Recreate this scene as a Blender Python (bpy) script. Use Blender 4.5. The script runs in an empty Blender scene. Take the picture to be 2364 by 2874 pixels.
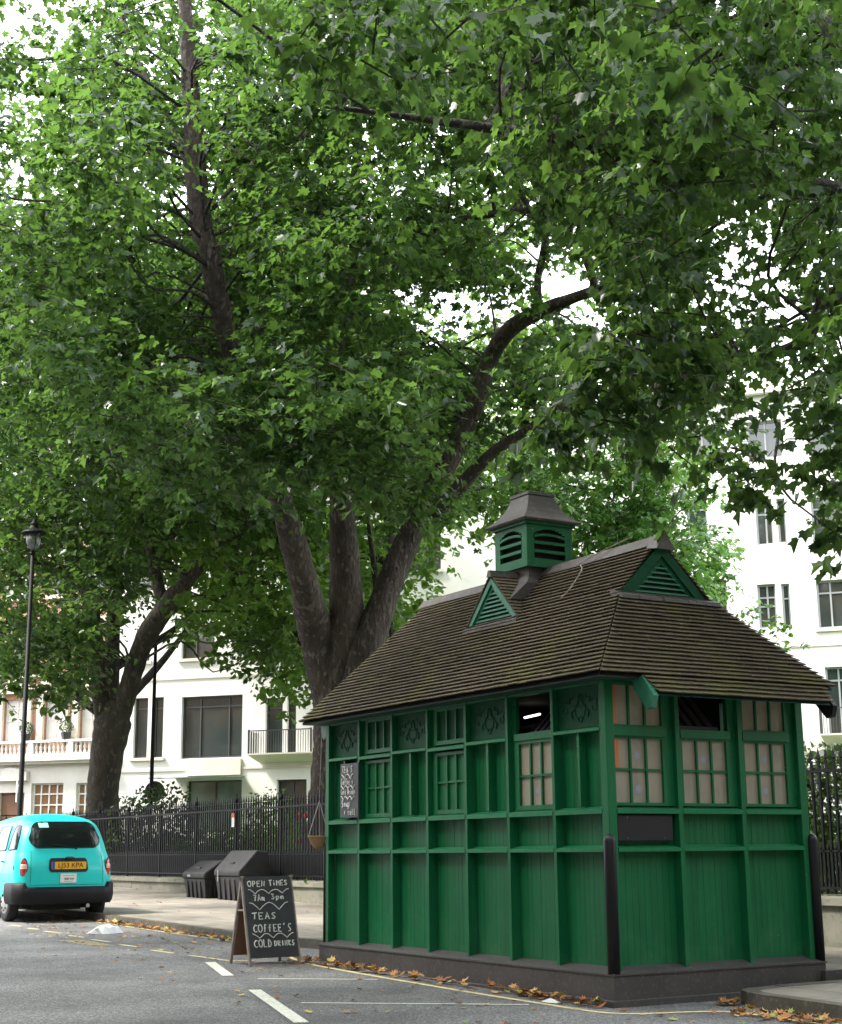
import bpy, math, random
import numpy as np
from mathutils import Vector, Matrix
from mathutils.bvhtree import BVHTree
R = math.radians
sc = bpy.context.scene
COL = sc.collection
rnd = random.Random(11)

# ---------------------------------------------------------------- camera
FW = Vector((-0.83386548, 0.50529533, 0.22213732)); RT = Vector((0.51651833, 0.85623146, -0.00874667)); UP = Vector((0.19462061, -0.10744445, 0.97497616))
cam = bpy.data.cameras.new('camera'); cam_o = bpy.data.objects.new('camera', cam); COL.objects.link(cam_o)
EYE = Vector((11.306, -8.891, 1.4))
cam_o.matrix_world = Matrix(((RT.x, UP.x, -FW.x, EYE.x), (RT.y, UP.y, -FW.y, EYE.y), (RT.z, UP.z, -FW.z, EYE.z), (0, 0, 0, 1)))
cam.sensor_fit = 'HORIZONTAL'; cam.sensor_width = 36; cam.lens = 36 * 4168.8 / 2364
cam.clip_start = 0.2; cam.clip_end = 2000
sc.camera = cam_o
# ---------------------------------------------------------------- sky, sun, exposure
SUN = Vector((-0.30, -0.62, 0.85)).normalized()
elev = math.asin(SUN.z); azi = math.atan2(SUN.x, SUN.y)
w = bpy.data.worlds.new('World'); sc.world = w; w.use_nodes = True
nt = w.node_tree; bg = nt.nodes['Background']; bg.inputs[1].default_value = 0.13
sky = nt.nodes.new('ShaderNodeTexSky'); sky.sky_type = 'NISHITA'; sky.sun_disc = False
sky.sun_elevation = elev; sky.sun_rotation = azi; sky.air_density = 1.0; sky.dust_density = 4.0
tc = nt.nodes.new('ShaderNodeTexCoord'); cn = nt.nodes.new('ShaderNodeTexNoise'); cn.inputs['Scale'].default_value = 2.2; cn.inputs['Detail'].default_value = 6
cr = nt.nodes.new('ShaderNodeMapRange'); cr.inputs[1].default_value = 0.30; cr.inputs[2].default_value = 0.50; cr.inputs[3].default_value = 0.35; cr.inputs[4].default_value = 1.0
mx = nt.nodes.new('ShaderNodeMixRGB'); mx.inputs[2].default_value = (8.6, 8.9, 9.4, 1)
nt.links.new(tc.outputs['Generated'], cn.inputs['Vector']); nt.links.new(cn.outputs['Fac'], cr.inputs[0]); nt.links.new(cr.outputs[0], mx.inputs[0])
nt.links.new(sky.outputs[0], mx.inputs[1]); nt.links.new(mx.outputs[0], bg.inputs[0])
sl = bpy.data.lights.new('sun', 'SUN'); sl.energy = 2.2; sl.angle = R(10); sl.color = (1, .95, .87)
so = bpy.data.objects.new('sun', sl); COL.objects.link(so); so.rotation_euler = (-SUN).to_track_quat('-Z', 'Y').to_euler(); so.location = (0, 0, 40)
sc.view_settings.view_transform = 'Standard'; sc.view_settings.look = 'None'; sc.view_settings.exposure = 2.1; sc.view_settings.gamma = 1
sc.cycles.max_bounces = 6; sc.cycles.diffuse_bounces = 3; sc.cycles.glossy_bounces = 3; sc.cycles.transmission_bounces = 4; sc.cycles.transparent_max_bounces = 6
sc.cycles.use_denoising = True; sc.cycles.sample_clamp_indirect = 6
sc.render.use_persistent_data = False

# ---------------------------------------------------------------- materials
def mat(name, col, rough=.7, col2=None, nscale=4, ncon=.5, bump=0, bscale=40, metal=0, spec=.5, coat=0, col3=None, n3=20, stretch=None, lo=.35, hi=.65):
    m = bpy.data.materials.new(name); m.use_nodes = True; t = m.node_tree; b = t.nodes['Principled BSDF']
    b.inputs['Roughness'].default_value = rough; b.inputs['Metallic'].default_value = metal
    b.inputs['Specular IOR Level'].default_value = spec; b.inputs['Coat Weight'].default_value = coat
    c4 = lambda c: (c[0], c[1], c[2], 1)
    b.inputs['Base Color'].default_value = c4(col)
    g = t.nodes.new('ShaderNodeNewGeometry'); mp = t.nodes.new('ShaderNodeMapping'); t.links.new(g.outputs['Position'], mp.inputs[0])
    if stretch: mp.inputs['Scale'].default_value = stretch
    out = None
    def noise(scale, det=4):
        n = t.nodes.new('ShaderNodeTexNoise'); n.inputs['Scale'].default_value = scale; n.inputs['Detail'].default_value = det
        t.links.new(mp.outputs[0], n.inputs['Vector']); return n
    if col2 is not None:
        n = noise(nscale); mr = t.nodes.new('ShaderNodeMapRange'); mr.inputs[1].default_value = lo; mr.inputs[2].default_value = hi
        mixn = t.nodes.new('ShaderNodeMixRGB'); mixn.inputs[1].default_value = c4(col); mixn.inputs[2].default_value = c4(col2)
        t.links.new(n.outputs['Fac'], mr.inputs[0]); t.links.new(mr.outputs[0], mixn.inputs[0]); out = mixn.outputs[0]
        if col3 is not None:
            n2 = noise(n3, 3); mr2 = t.nodes.new('ShaderNodeMapRange'); mr2.inputs[1].default_value = .55; mr2.inputs[2].default_value = .68
            mix2 = t.nodes.new('ShaderNodeMixRGB'); mix2.inputs[2].default_value = c4(col3)
            t.links.new(n2.outputs['Fac'], mr2.inputs[0]); t.links.new(mr2.outputs[0], mix2.inputs[0]); t.links.new(out, mix2.inputs[1]); out = mix2.outputs[0]
        t.links.new(out, b.inputs['Base Color'])
    if bump:
        n = noise(bscale, 5); bp = t.nodes.new('ShaderNodeBump'); bp.inputs['Strength'].default_value = bump; bp.inputs['Distance'].default_value = .01
        t.links.new(n.outputs['Fac'], bp.inputs['Height']); t.links.new(bp.outputs[0], b.inputs['Normal'])
    return m

def leafmat(name, dark, mid, light, trans=.52, tcol=(.185, .345, .045), gloss=.30):
    m = bpy.data.materials.new(name); m.use_nodes = True; t = m.node_tree; b = t.nodes['Principled BSDF']; o = t.nodes['Material Output']
    a = t.nodes.new('ShaderNodeAttribute'); a.attribute_name = 'tone'
    r = t.nodes.new('ShaderNodeValToRGB'); e = r.color_ramp.elements; e[0].color = (*dark, 1); e[1].color = (*light, 1); e[0].position = 0; e[1].position = 1
    k = e.new(.55); k.color = (*mid, 1)
    t.links.new(a.outputs['Fac'], r.inputs[0]); t.links.new(r.outputs[0], b.inputs['Base Color'])
    b.inputs['Roughness'].default_value = gloss; b.inputs['Specular IOR Level'].default_value = .55
    tr = t.nodes.new('ShaderNodeBsdfTranslucent'); mul = t.nodes.new('ShaderNodeMixRGB'); mul.blend_type = 'MIX'; mul.inputs[0].default_value = .6; mul.inputs[2].default_value = (*tcol, 1)
    t.links.new(r.outputs[0], mul.inputs[1]); t.links.new(mul.outputs[0], tr.inputs[0])
    ms = t.nodes.new('ShaderNodeMixShader'); ms.inputs[0].default_value = trans
    t.links.new(b.outputs[0], ms.inputs[1]); t.links.new(tr.outputs[0], ms.inputs[2]); t.links.new(ms.outputs[0], o.inputs[0])
    return m

def greenpaint(name, a, bcol, scuff, rough=.42):
    # weathered gloss paint: vertical brush/board variation plus chalky scuffs
    m = bpy.data.materials.new(name); m.use_nodes = True; t = m.node_tree; b = t.nodes['Principled BSDF']
    g = t.nodes.new('ShaderNodeNewGeometry'); mp = t.nodes.new('ShaderNodeMapping'); mp.inputs['Scale'].default_value = (9, 9, .9); t.links.new(g.outputs['Position'], mp.inputs[0])
    n = t.nodes.new('ShaderNodeTexNoise'); n.inputs['Scale'].default_value = 1.6; n.inputs['Detail'].default_value = 5; t.links.new(mp.outputs[0], n.inputs['Vector'])
    mr = t.nodes.new('ShaderNodeMapRange'); mr.inputs[1].default_value = .35; mr.inputs[2].default_value = .65; t.links.new(n.outputs['Fac'], mr.inputs[0])
    x = t.nodes.new('ShaderNodeMixRGB'); x.inputs[1].default_value = (*a, 1); x.inputs[2].default_value = (*bcol, 1); t.links.new(mr.outputs[0], x.inputs[0])
    n2 = t.nodes.new('ShaderNodeTexNoise'); n2.inputs['Scale'].default_value = 3.5; n2.inputs['Detail'].default_value = 8; n2.inputs['Roughness'].default_value = .7; t.links.new(g.outputs['Position'], n2.inputs['Vector'])
    sp = t.nodes.new('ShaderNodeSeparateXYZ'); t.links.new(g.outputs['Position'], sp.inputs[0])
    zr = t.nodes.new('ShaderNodeMapRange'); zr.inputs[1].default_value = .95; zr.inputs[2].default_value = .3; zr.inputs[3].default_value = 0; zr.inputs[4].default_value = .20; t.links.new(sp.outputs['Z'], zr.inputs[0])
    ad = t.nodes.new('ShaderNodeMath'); ad.operation = 'ADD'; t.links.new(n2.outputs['Fac'], ad.inputs[0]); t.links.new(zr.outputs[0], ad.inputs[1])
    m2 = t.nodes.new('ShaderNodeMapRange'); m2.inputs[1].default_value = .60; m2.inputs[2].default_value = 1.0; m2.inputs[4].default_value = .6; t.links.new(ad.outputs[0], m2.inputs[0])
    x2 = t.nodes.new('ShaderNodeMixRGB'); x2.inputs[2].default_value = (*scuff, 1); t.links.new(m2.outputs[0], x2.inputs[0]); t.links.new(x.outputs[0], x2.inputs[1])
    t.links.new(x2.outputs[0], b.inputs['Base Color'])
    n6 = t.nodes.new('ShaderNodeTexNoise'); n6.inputs['Scale'].default_value = 38; n6.inputs['Detail'].default_value = 2; t.links.new(g.outputs['Position'], n6.inputs['Vector'])
    m6 = t.nodes.new('ShaderNodeMapRange'); m6.inputs[1].default_value = .745; m6.inputs[2].default_value = .765; t.links.new(n6.outputs['Fac'], m6.inputs[0])
    x6 = t.nodes.new('ShaderNodeMixRGB'); x6.inputs[2].default_value = (.30, .36, .28, 1); t.links.new(m6.outputs[0], x6.inputs[0]); t.links.new(x2.outputs[0], x6.inputs[1]); t.links.new(x6.outputs[0], b.inputs['Base Color'])
    b.inputs['Roughness'].default_value = rough; b.inputs['Specular IOR Level'].default_value = .22
    bp = t.nodes.new('ShaderNodeBump'); bp.inputs['Strength'].default_value = .25; bp.inputs['Distance'].default_value = .004; t.links.new(n.outputs['Fac'], bp.inputs['Height']); t.links.new(bp.outputs[0], b.inputs['Normal'])
    return m

def asphalt(nm='asphalt', k=1.0, vs=80):
    m = bpy.data.materials.new(nm); m.use_nodes = True; t = m.node_tree; b = t.nodes['Principled BSDF']
    g = t.nodes.new('ShaderNodeNewGeometry')
    v = t.nodes.new('ShaderNodeTexVoronoi'); v.inputs['Scale'].default_value = vs; t.links.new(g.outputs['Position'], v.inputs['Vector'])
    r = t.nodes.new('ShaderNodeValToRGB'); e = r.color_ramp.elements; e[0].color = (.125, .125, .128, 1); e[1].color = (.36, .355, .345, 1); e[0].position = .45; e[1].position = .95
    sx = t.nodes.new('ShaderNodeSeparateColor'); t.links.new(v.outputs['Color'], sx.inputs[0]); t.links.new(sx.outputs[0], r.inputs[0])
    n = t.nodes.new('ShaderNodeTexNoise'); n.inputs['Scale'].default_value = .55; n.inputs['Detail'].default_value = 7; n.inputs['Roughness'].default_value = .62; t.links.new(g.outputs['Position'], n.inputs['Vector'])
    mr = t.nodes.new('ShaderNodeMapRange'); mr.inputs[1].default_value = .3; mr.inputs[2].default_value = .7; mr.inputs[3].default_value = .55 * k; mr.inputs[4].default_value = 1.35 * k; t.links.new(n.outputs['Fac'], mr.inputs[0])
    x = t.nodes.new('ShaderNodeMixRGB'); x.blend_type = 'MULTIPLY'; x.inputs[0].default_value = 1; t.links.new(r.outputs[0], x.inputs[1]); t.links.new(mr.outputs[0], x.inputs[2])
    t.links.new(x.outputs[0], b.inputs['Base Color']); b.inputs['Roughness'].default_value = .85
    n3 = t.nodes.new('ShaderNodeTexNoise'); n3.inputs['Scale'].default_value = 90; t.links.new(g.outputs['Position'], n3.inputs['Vector'])
    bp = t.nodes.new('ShaderNodeBump'); bp.inputs['Strength'].default_value = .6; bp.inputs['Distance'].default_value = .01; t.links.new(n3.outputs['Fac'], bp.inputs['Height']); t.links.new(bp.outputs[0], b.inputs['Normal'])
    return m

def flags():
    m = bpy.data.materials.new('paving_flags'); m.use_nodes = True; t = m.node_tree; b = t.nodes['Principled BSDF']
    g = t.nodes.new('ShaderNodeNewGeometry')
    br = t.nodes.new('ShaderNodeTexBrick'); br.inputs['Scale'].default_value = 1; br.inputs['Brick Width'].default_value = .9; br.inputs['Row Height'].default_value = .6; br.inputs['Mortar Size'].default_value = .006
    br.inputs['Color1'].default_value = (.30, .265, .22, 1); br.inputs['Color2'].default_value = (.255, .23, .195, 1); br.inputs['Mortar'].default_value = (.10, .09, .08, 1)
    t.links.new(g.outputs['Position'], br.inputs['Vector'])
    n = t.nodes.new('ShaderNodeTexNoise'); n.inputs['Scale'].default_value = 2.0; n.inputs['Detail'].default_value = 9; n.inputs['Roughness'].default_value = .65; t.links.new(g.outputs['Position'], n.inputs['Vector'])
    mr = t.nodes.new('ShaderNodeMapRange'); mr.inputs[1].default_value = .3; mr.inputs[2].default_value = .7; mr.inputs[3].default_value = .65; mr.inputs[4].default_value = 1.2; t.links.new(n.outputs['Fac'], mr.inputs[0])
    x = t.nodes.new('ShaderNodeMixRGB'); x.blend_type = 'MULTIPLY'; x.inputs[0].default_value = 1; t.links.new(br.outputs[0], x.inputs[1]); t.links.new(mr.outputs[0], x.inputs[2])
    t.links.new(x.outputs[0], b.inputs['Base Color']); b.inputs['Roughness'].default_value = .8
    return m

def bark(name, a, b_, flake, n1=2.2):
    m = bpy.data.materials.new(name); m.use_nodes = True; t = m.node_tree; b = t.nodes['Principled BSDF']
    g = t.nodes.new('ShaderNodeNewGeometry'); mp = t.nodes.new('ShaderNodeMapping'); mp.inputs['Scale'].default_value = (1, 1, .45); t.links.new(g.outputs['Position'], mp.inputs[0])
    n = t.nodes.new('ShaderNodeTexNoise'); n.inputs['Scale'].default_value = n1; n.inputs['Detail'].default_value = 8; n.inputs['Roughness'].default_value = .7; t.links.new(mp.outputs[0], n.inputs['Vector'])
    r = t.nodes.new('ShaderNodeValToRGB'); e = r.color_ramp.elements; e[0].color = (*a, 1); e[1].color = (*b_, 1); e[0].position = .42; e[1].position = .56; t.links.new(n.outputs['Fac'], r.inputs[0])
    v = t.nodes.new('ShaderNodeTexNoise'); v.inputs['Scale'].default_value = 9.5; v.inputs['Detail'].default_value = 5; t.links.new(mp.outputs[0], v.inputs['Vector'])
    mr = t.nodes.new('ShaderNodeMapRange'); mr.inputs[1].default_value = .585; mr.inputs[2].default_value = .60; t.links.new(v.outputs['Fac'], mr.inputs[0])
    x = t.nodes.new('ShaderNodeMixRGB'); x.inputs[2].default_value = (*flake, 1); t.links.new(mr.outputs[0], x.inputs[0]); t.links.new(r.outputs[0], x.inputs[1]); t.links.new(x.outputs[0], b.inputs['Base Color'])
    b.inputs['Roughness'].default_value = .9
    bp = t.nodes.new('ShaderNodeBump'); bp.inputs['Strength'].default_value = 1; bp.inputs['Distance'].default_value = .09
    n4 = t.nodes.new('ShaderNodeTexNoise'); n4.inputs['Scale'].default_value = 14; n4.inputs['Detail'].default_value = 6; t.links.new(mp.outputs[0], n4.inputs['Vector'])
    t.links.new(n4.outputs['Fac'], bp.inputs['Height']); t.links.new(bp.outputs[0], b.inputs['Normal'])
    return m

def rooftile():
    m = bpy.data.materials.new('mossy_tile'); m.use_nodes = True; t = m.node_tree; b = t.nodes['Principled BSDF']
    g = t.nodes.new('ShaderNodeNewGeometry')
    a = t.nodes.new('ShaderNodeAttribute'); a.attribute_name = 'tone'
    r = t.nodes.new('ShaderNodeValToRGB'); e = r.color_ramp.elements; e[0].color = (.052, .038, .027, 1); e[1].color = (.125, .098, .060, 1); t.links.new(a.outputs['Fac'], r.inputs[0])
    n = t.nodes.new('ShaderNodeTexNoise'); n.inputs['Scale'].default_value = 1.3; n.inputs['Detail'].default_value = 7; n.inputs['Roughness'].default_value = .7; t.links.new(g.outputs['Position'], n.inputs['Vector'])
    mr = t.nodes.new('ShaderNodeMapRange'); mr.inputs[1].default_value = .52; mr.inputs[2].default_value = .72; mr.inputs[4].default_value = .8; zs_ = t.nodes.new('ShaderNodeSeparateXYZ'); t.links.new(g.outputs['Position'], zs_.inputs[0]); zm = t.nodes.new('ShaderNodeMapRange'); zm.inputs[1].default_value = 4.3; zm.inputs[2].default_value = 3.0; zm.inputs[3].default_value = -.06; zm.inputs[4].default_value = .07; t.links.new(zs_.outputs['Z'], zm.inputs[0]); za = t.nodes.new('ShaderNodeMath'); t.links.new(n.outputs['Fac'], za.inputs[0]); t.links.new(zm.outputs[0], za.inputs[1]); t.links.new(za.outputs[0], mr.inputs[0])
    x = t.nodes.new('ShaderNodeMixRGB'); x.inputs[2].default_value = (.115, .115, .032, 1); t.links.new(mr.outputs[0], x.inputs[0]); t.links.new(r.outputs[0], x.inputs[1])
    n2 = t.nodes.new('ShaderNodeTexNoise'); n2.inputs['Scale'].default_value = 26; n2.inputs['Detail'].default_value = 3; t.links.new(g.outputs['Position'], n2.inputs['Vector'])
    m2 = t.nodes.new('ShaderNodeMapRange'); m2.inputs[1].default_value = .64; m2.inputs[2].default_value = .70; t.links.new(n2.outputs['Fac'], m2.inputs[0])
    x2 = t.nodes.new('ShaderNodeMixRGB'); x2.inputs[2].default_value = (.20, .20, .12, 1); t.links.new(m2.outputs[0], x2.inputs[0]); t.links.new(x.outputs[0], x2.inputs[1])
    t.links.new(x2.outputs[0], b.inputs['Base Color']); b.inputs['Roughness'].default_value = .9
    return m

M = dict(
 green=greenpaint('green_paint', (.0085, .130, .048), (.007, .108, .041), (.05, .19, .10)),
 green2=greenpaint('green_panel', (.0075, .128, .047), (.006, .104, .039), (.055, .18, .09)),
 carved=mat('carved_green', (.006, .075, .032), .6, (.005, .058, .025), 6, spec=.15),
 teal=mat('teal_paint', (.03, .19, .11), .5, (.022, .15, .09), 8),
 plinth=mat('plinth_paint', (.060, .054, .053), .6, (.045, .041, .041), 3, col3=(.085, .078, .074), n3=30),
 black=mat('black_paint', (.010, .010, .013), .45, spec=.35),
 iron=mat('black_iron', (.004, .004, .005), .6, (.007, .007, .008), 20, spec=.22),
 lead=mat('lead_sheet', (.088, .077, .074), .55, (.07, .061, .06), 5, col3=(.125, .108, .098), n3=14),
 tile=rooftile(), dark=mat('dark_void', (.006, .007, .007), .9),
 blind=mat('paper_blind', (.30, .27, .205), .5, (.26, .235, .18), 3, col3=(.235, .22, .19), n3=6),
 orange=mat('orange_cloth', (.55, .16, .06), .8), blue=mat('pale_blue_sticker', (.27, .30, .36), .6),
 chalkboard=mat('chalkboard', (.045, .045, .052), .6, (.065, .065, .075), 5), chalk=mat('chalk', (.75, .75, .73), .9),
 woodframe=mat('pale_wood', (.34, .29, .25), .7, (.26, .22, .19), 12), hard=mat('hardboard', (.20, .10, .055), .7),
 asphalt=asphalt(), flags=flags(), kerb=mat('kerb_stone', (.115, .103, .085), .85, (.07, .068, .05), 3, col3=(.16, .145, .12), n3=25),
 stone=mat('coping_stone', (.24, .225, .185), .85, (.17, .17, .125), 3, col3=(.14, .14, .11), n3=12),
 grass=mat('grass', (.05, .11, .03), .9, (.08, .13, .04), 3),
 yellow=mat('yellow_line_paint', (.78, .66, .33), .8, (.66, .56, .32), 9, col3=(.32, .30, .24), n3=35),
 white=mat('white_line_paint', (.82, .80, .70), .8, (.74, .72, .62), 9, col3=(.40, .39, .35), n3=35),
 taxi=mat('turquoise_paint', (.02, .60, .58), .32, (.02, .56, .545), 2, coat=.25, spec=.35), bumper=mat('bumper_plastic', (.008, .008, .011), .55, spec=.25),
 glass=mat('dark_glass', (.010, .014, .013), .06, spec=.4), tyre=mat('tyre_rubber', (.018, .018, .018), .85), hub=mat('hubcap', (.45, .45, .46), .35, metal=.6),
 red=mat('red_lens', (.50, .015, .02), .15, coat=1), amber=mat('clear_lens', (.75, .45, .38), .15, coat=1), chrome=mat('chrome', (.6, .6, .6), .15, metal=1),
 plate=mat('yellow_plate', (.80, .42, .02), .4), ink=mat('black_ink', (.01, .01, .01), .6), euro=mat('blue_band', (.03, .06, .35), .5), paper=mat('white_paper', (.75, .75, .74), .6),
 binp=mat('black_plastic', (.018, .018, .021), .65, (.028, .028, .031), 6, spec=.3), polyb=mat('white_plastic_bag', (.72, .73, .75), .45),
 wicker=mat('wicker', (.42, .27, .14), .8, (.28, .17, .09), 40, bump=.8, bscale=60), chain=mat('chain', (.30, .29, .27), .5, metal=.5),
 render_w=mat('white_render', (.80, .78, .74), .8, (.76, .74, .69), .6), cream=mat('cream_stone', (.72, .66, .55), .8, (.66, .60, .5), 1),
 whitest=mat('white_stone', (.78, .76, .70), .75, (.72, .69, .62), 1.5), frame_d=mat('dark_frame', (.05, .052, .055), .5), frame_g=mat('grey_frame', (.30, .31, .31), .5), frame_w=mat('white_frame', (.8, .79, .76), .5),
 wpane=mat('window_pane', (.03, .045, .045), .05, (.065, .06, .05), .45, spec=.9), warm=mat('warm_pane', (.30, .16, .07), .2, (.22, .13, .07), 1.5), sh_glass=mat('shop_glass', (.16, .22, .20), .06, (.08, .11, .10), .8, spec=.9),  # wpane: tree reflections put into the colour as greenish and brown noise
 door=mat('door_wood', (.36, .12, .05), .5, (.28, .09, .04), 4), slats=mat('green_louvre', (.016, .17, .09), .5),
 barkA=bark('plane_bark', (.034, .024, .020), (.062, .046, .037), (.10, .088, .070)), barkB=bark('plane_bark_grey', (.034, .029, .022), (.055, .048, .036), (.085, .08, .06)), barkD=bark('dark_bark', (.030, .024, .022), (.045, .037, .033), (.09, .085, .07)),
 leafA=leafmat('plane_leaf', (.011, .034, .017), (.024, .064, .029), (.085, .16, .045)), leafB=leafmat('plane_leaf_left', (.011, .034, .016), (.025, .066, .027), (.12, .18, .045)),
 leafC=leafmat('plane_leaf_near', (.011, .035, .017), (.025, .066, .029), (.115, .195, .045)), leafE=leafmat('back_leaf', (.05, .12, .02), (.10, .20, .035), (.22, .33, .06), .55),
 leafD=leafmat('sunlit_leaf', (.06, .17, .04), (.10, .24, .06), (.20, .36, .08), .5), hedge=leafmat('hedge_leaf', (.007, .020, .008), (.015, .036, .013), (.045, .08, .028), .25),  # leafD: sunlight on the garden tree put into paler greens
 box=mat('box_shrub', (.06, .15, .07), .8, (.03, .08, .04), 14), red_fl=mat('red_flower', (.6, .02, .04), .6),
 litter=None, light=None, ceil=mat('cream_boards', (.50, .45, .22), .7), tube=None, intr=mat('interior_dark', (.03, .022, .025), .8), maroon=mat('striped_blind', (.07, .05, .06), .7),
)
def brickmat():
    m = bpy.data.materials.new('red_brick'); m.use_nodes = True; t = m.node_tree; b = t.nodes['Principled BSDF']
    g = t.nodes.new('ShaderNodeNewGeometry'); mp = t.nodes.new('ShaderNodeMapping'); mp.inputs['Rotation'].default_value = (R(90), 0, R(-39)); t.links.new(g.outputs['Position'], mp.inputs[0])
    br = t.nodes.new('ShaderNodeTexBrick'); br.inputs['Scale'].default_value = 4.4; br.inputs['Color1'].default_value = (.42, .20, .12, 1); br.inputs['Color2'].default_value = (.34, .15, .09, 1); br.inputs['Mortar'].default_value = (.5, .42, .35, 1); br.inputs['Mortar Size'].default_value = .015
    t.links.new(mp.outputs[0], br.inputs['Vector']); t.links.new(br.outputs[0], b.inputs['Base Color']); b.inputs['Roughness'].default_value = .85
    return m
M['brick'] = brickmat()
def littermat():
    m = bpy.data.materials.new('fallen_leaf'); m.use_nodes = True; t = m.node_tree; b = t.nodes['Principled BSDF']
    a = t.nodes.new('ShaderNodeAttribute'); a.attribute_name = 'tone'; r = t.nodes.new('ShaderNodeValToRGB'); e = r.color_ramp.elements
    e[0].color = (.10, .045, .02, 1); e[1].color = (.22, .32, .06, 1); k = e.new(.45); k.color = (.42, .17, .05, 1); k = e.new(.75); k.color = (.58, .33, .11, 1); k = e.new(.92); k.color = (.60, .50, .16, 1)
    t.links.new(a.outputs['Fac'], r.inputs[0]); t.links.new(r.outputs[0], b.inputs['Base Color']); b.inputs['Roughness'].default_value = .7
    return m
M['litter'] = littermat()
def emis(name, c, s):
    m = bpy.data.materials.new(name); m.use_nodes = True; b = m.node_tree.nodes['Principled BSDF']; b.inputs['Emission Color'].default_value = (*c, 1); b.inputs['Emission Strength'].default_value = s; b.inputs['Base Color'].default_value = (*c, 1); return m
M['tube'] = emis('fluorescent_tube', (1, .92, .68), 1.1)
def glassm():
    m = bpy.data.materials.new('lantern_glass'); m.use_nodes = True; b = m.node_tree.nodes['Principled BSDF']; b.inputs['Base Color'].default_value = (.22, .23, .21, 1); b.inputs['Roughness'].default_value = .25; b.inputs['Transmission Weight'].default_value = .5; return m
M['lglass'] = glassm()

# ---------------------------------------------------------------- helpers
def G(x): return -.02 - .0128 * min(15, max(-60, x))
def tag(o, label=None, cat=None, group=None, kind=None):
    if label: o['label'] = label
    if cat: o['category'] = cat
    if group: o['group'] = group
    if kind: o['kind'] = kind
    return o
def thing(name, loc, label, cat, group=None, rz=0):
    o = bpy.data.objects.new(name, None); COL.objects.link(o); o.location = loc; o.rotation_euler = (0, 0, rz); o.empty_display_size = .3
    return tag(o, label, cat, group)
class MB:
    def __init__(s): s.v = []; s.f = []; s.mi = []; s.cur = 0; s.tone = []
    def add(s, vs, fs, tone=None):
        b = len(s.v); s.v += [tuple(p) for p in vs]; s.f += [tuple(i + b for i in f) for f in fs]; s.mi += [s.cur] * len(fs)
        s.tone += [tone if tone is not None else .5] * len(vs); return s
    def box(s, x0, x1, y0, y1, z0, z1, tone=None):
        return s.add([(x0, y0, z0), (x1, y0, z0), (x1, y1, z0), (x0, y1, z0), (x0, y0, z1), (x1, y0, z1), (x1, y1, z1), (x0, y1, z1)], [(3, 2, 1, 0), (4, 5, 6, 7), (0, 1, 5, 4), (1, 2, 6, 5), (2, 3, 7, 6), (3, 0, 4, 7)], tone)
    def hexa(s, p, tone=None):   # 4 bottom + 4 top points
        return s.add(p, [(3, 2, 1, 0), (4, 5, 6, 7), (0, 1, 5, 4), (1, 2, 6, 5), (2, 3, 7, 6), (3, 0, 4, 7)], tone)
    def beam(s, a, b, w, h, up=(0, 0, 1)):
        a = Vector(a); b = Vector(b); d = (b - a).normalized(); sd = d.cross(Vector(up)); 
        if sd.length < 1e-4: sd = d.cross(Vector((1, 0, 0)))
        sd.normalize(); u = sd.cross(d); P = []
        for q in (a, b): P += [q - sd * w / 2 - u * h / 2, q + sd * w / 2 - u * h / 2, q + sd * w / 2 + u * h / 2, q - sd * w / 2 + u * h / 2]
        return s.hexa(P)
    def prism(s, pts, vec):      # polygon extruded
        n = len(pts); v = Vector(vec); P = [Vector(p) for p in pts]
        return s.add(P + [p + v for p in P], [tuple(range(n))[::-1], tuple(range(n, 2 * n))] + [(i, (i + 1) % n, n + (i + 1) % n, n + i) for i in range(n)])
    def tube(s, pts, rad, n=10, cap=True):
        P = [Vector(p) for p in pts]; m = len(P); rad = rad if isinstance(rad, (list, tuple)) else [rad] * m
        vs = []; ref = None
        for i, p in enumerate(P):
            d = (P[min(i + 1, m - 1)] - P[max(i - 1, 0)]).normalized()
            if ref is None: ref = d.cross(Vector((0.3, 1, .2))).normalized()
            ref = (ref - d * ref.dot(d)).normalized(); b2 = d.cross(ref)
            for k in range(n):
                a = 2 * math.pi * k / n; vs.append(p + (ref * math.cos(a) + b2 * math.sin(a)) * rad[i])
        fs = [(i * n + k, i * n + (k + 1) % n, (i + 1) * n + (k + 1) % n, (i + 1) * n + k) for i in range(m - 1) for k in range(n)]
        if cap: fs += [tuple(range(n))[::-1], tuple(range((m - 1) * n, m * n))]
        return s.add(vs, fs)
    def lathe(s, c, prof, n=20):  # prof (r,z)
        vs = []; m = len(prof)
        for r, z in prof:
            for k in range(n): a = 2 * math.pi * k / n; vs.append((c[0] + r * math.cos(a), c[1] + r * math.sin(a), c[2] + z))
        fs = [(i * n + k, i * n + (k + 1) % n, (i + 1) * n + (k + 1) % n, (i + 1) * n + k) for i in range(m - 1) for k in range(n)]
        fs += [tuple(range(n))[::-1], tuple(range((m - 1) * n, m * n))]
        return s.add(vs, fs)
    def build(s, name, m, parent=None, smooth=False, local=False, tones=False):
        me = bpy.data.meshes.new(name); off = Vector((0, 0, 0)); q = parent
        if not local:
            while q is not None: off += q.location; q = q.parent
        me.from_pydata([(a - off.x, b - off.y, c - off.z) for a, b, c in s.v], [], s.f); me.update()
        for k in (m if isinstance(m, (list, tuple)) else [m]): me.materials.append(k)
        if isinstance(m, (list, tuple)): me.polygons.foreach_set('material_index', s.mi)
        if smooth: me.polygons.foreach_set('use_smooth', [True] * len(me.polygons))
        if tones: at = me.attributes.new('tone', 'FLOAT', 'POINT'); at.data.foreach_set('value', s.tone)
        o = bpy.data.objects.new(name, me); COL.objects.link(o)
        if parent is not None: o.parent = parent
        return o
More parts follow.
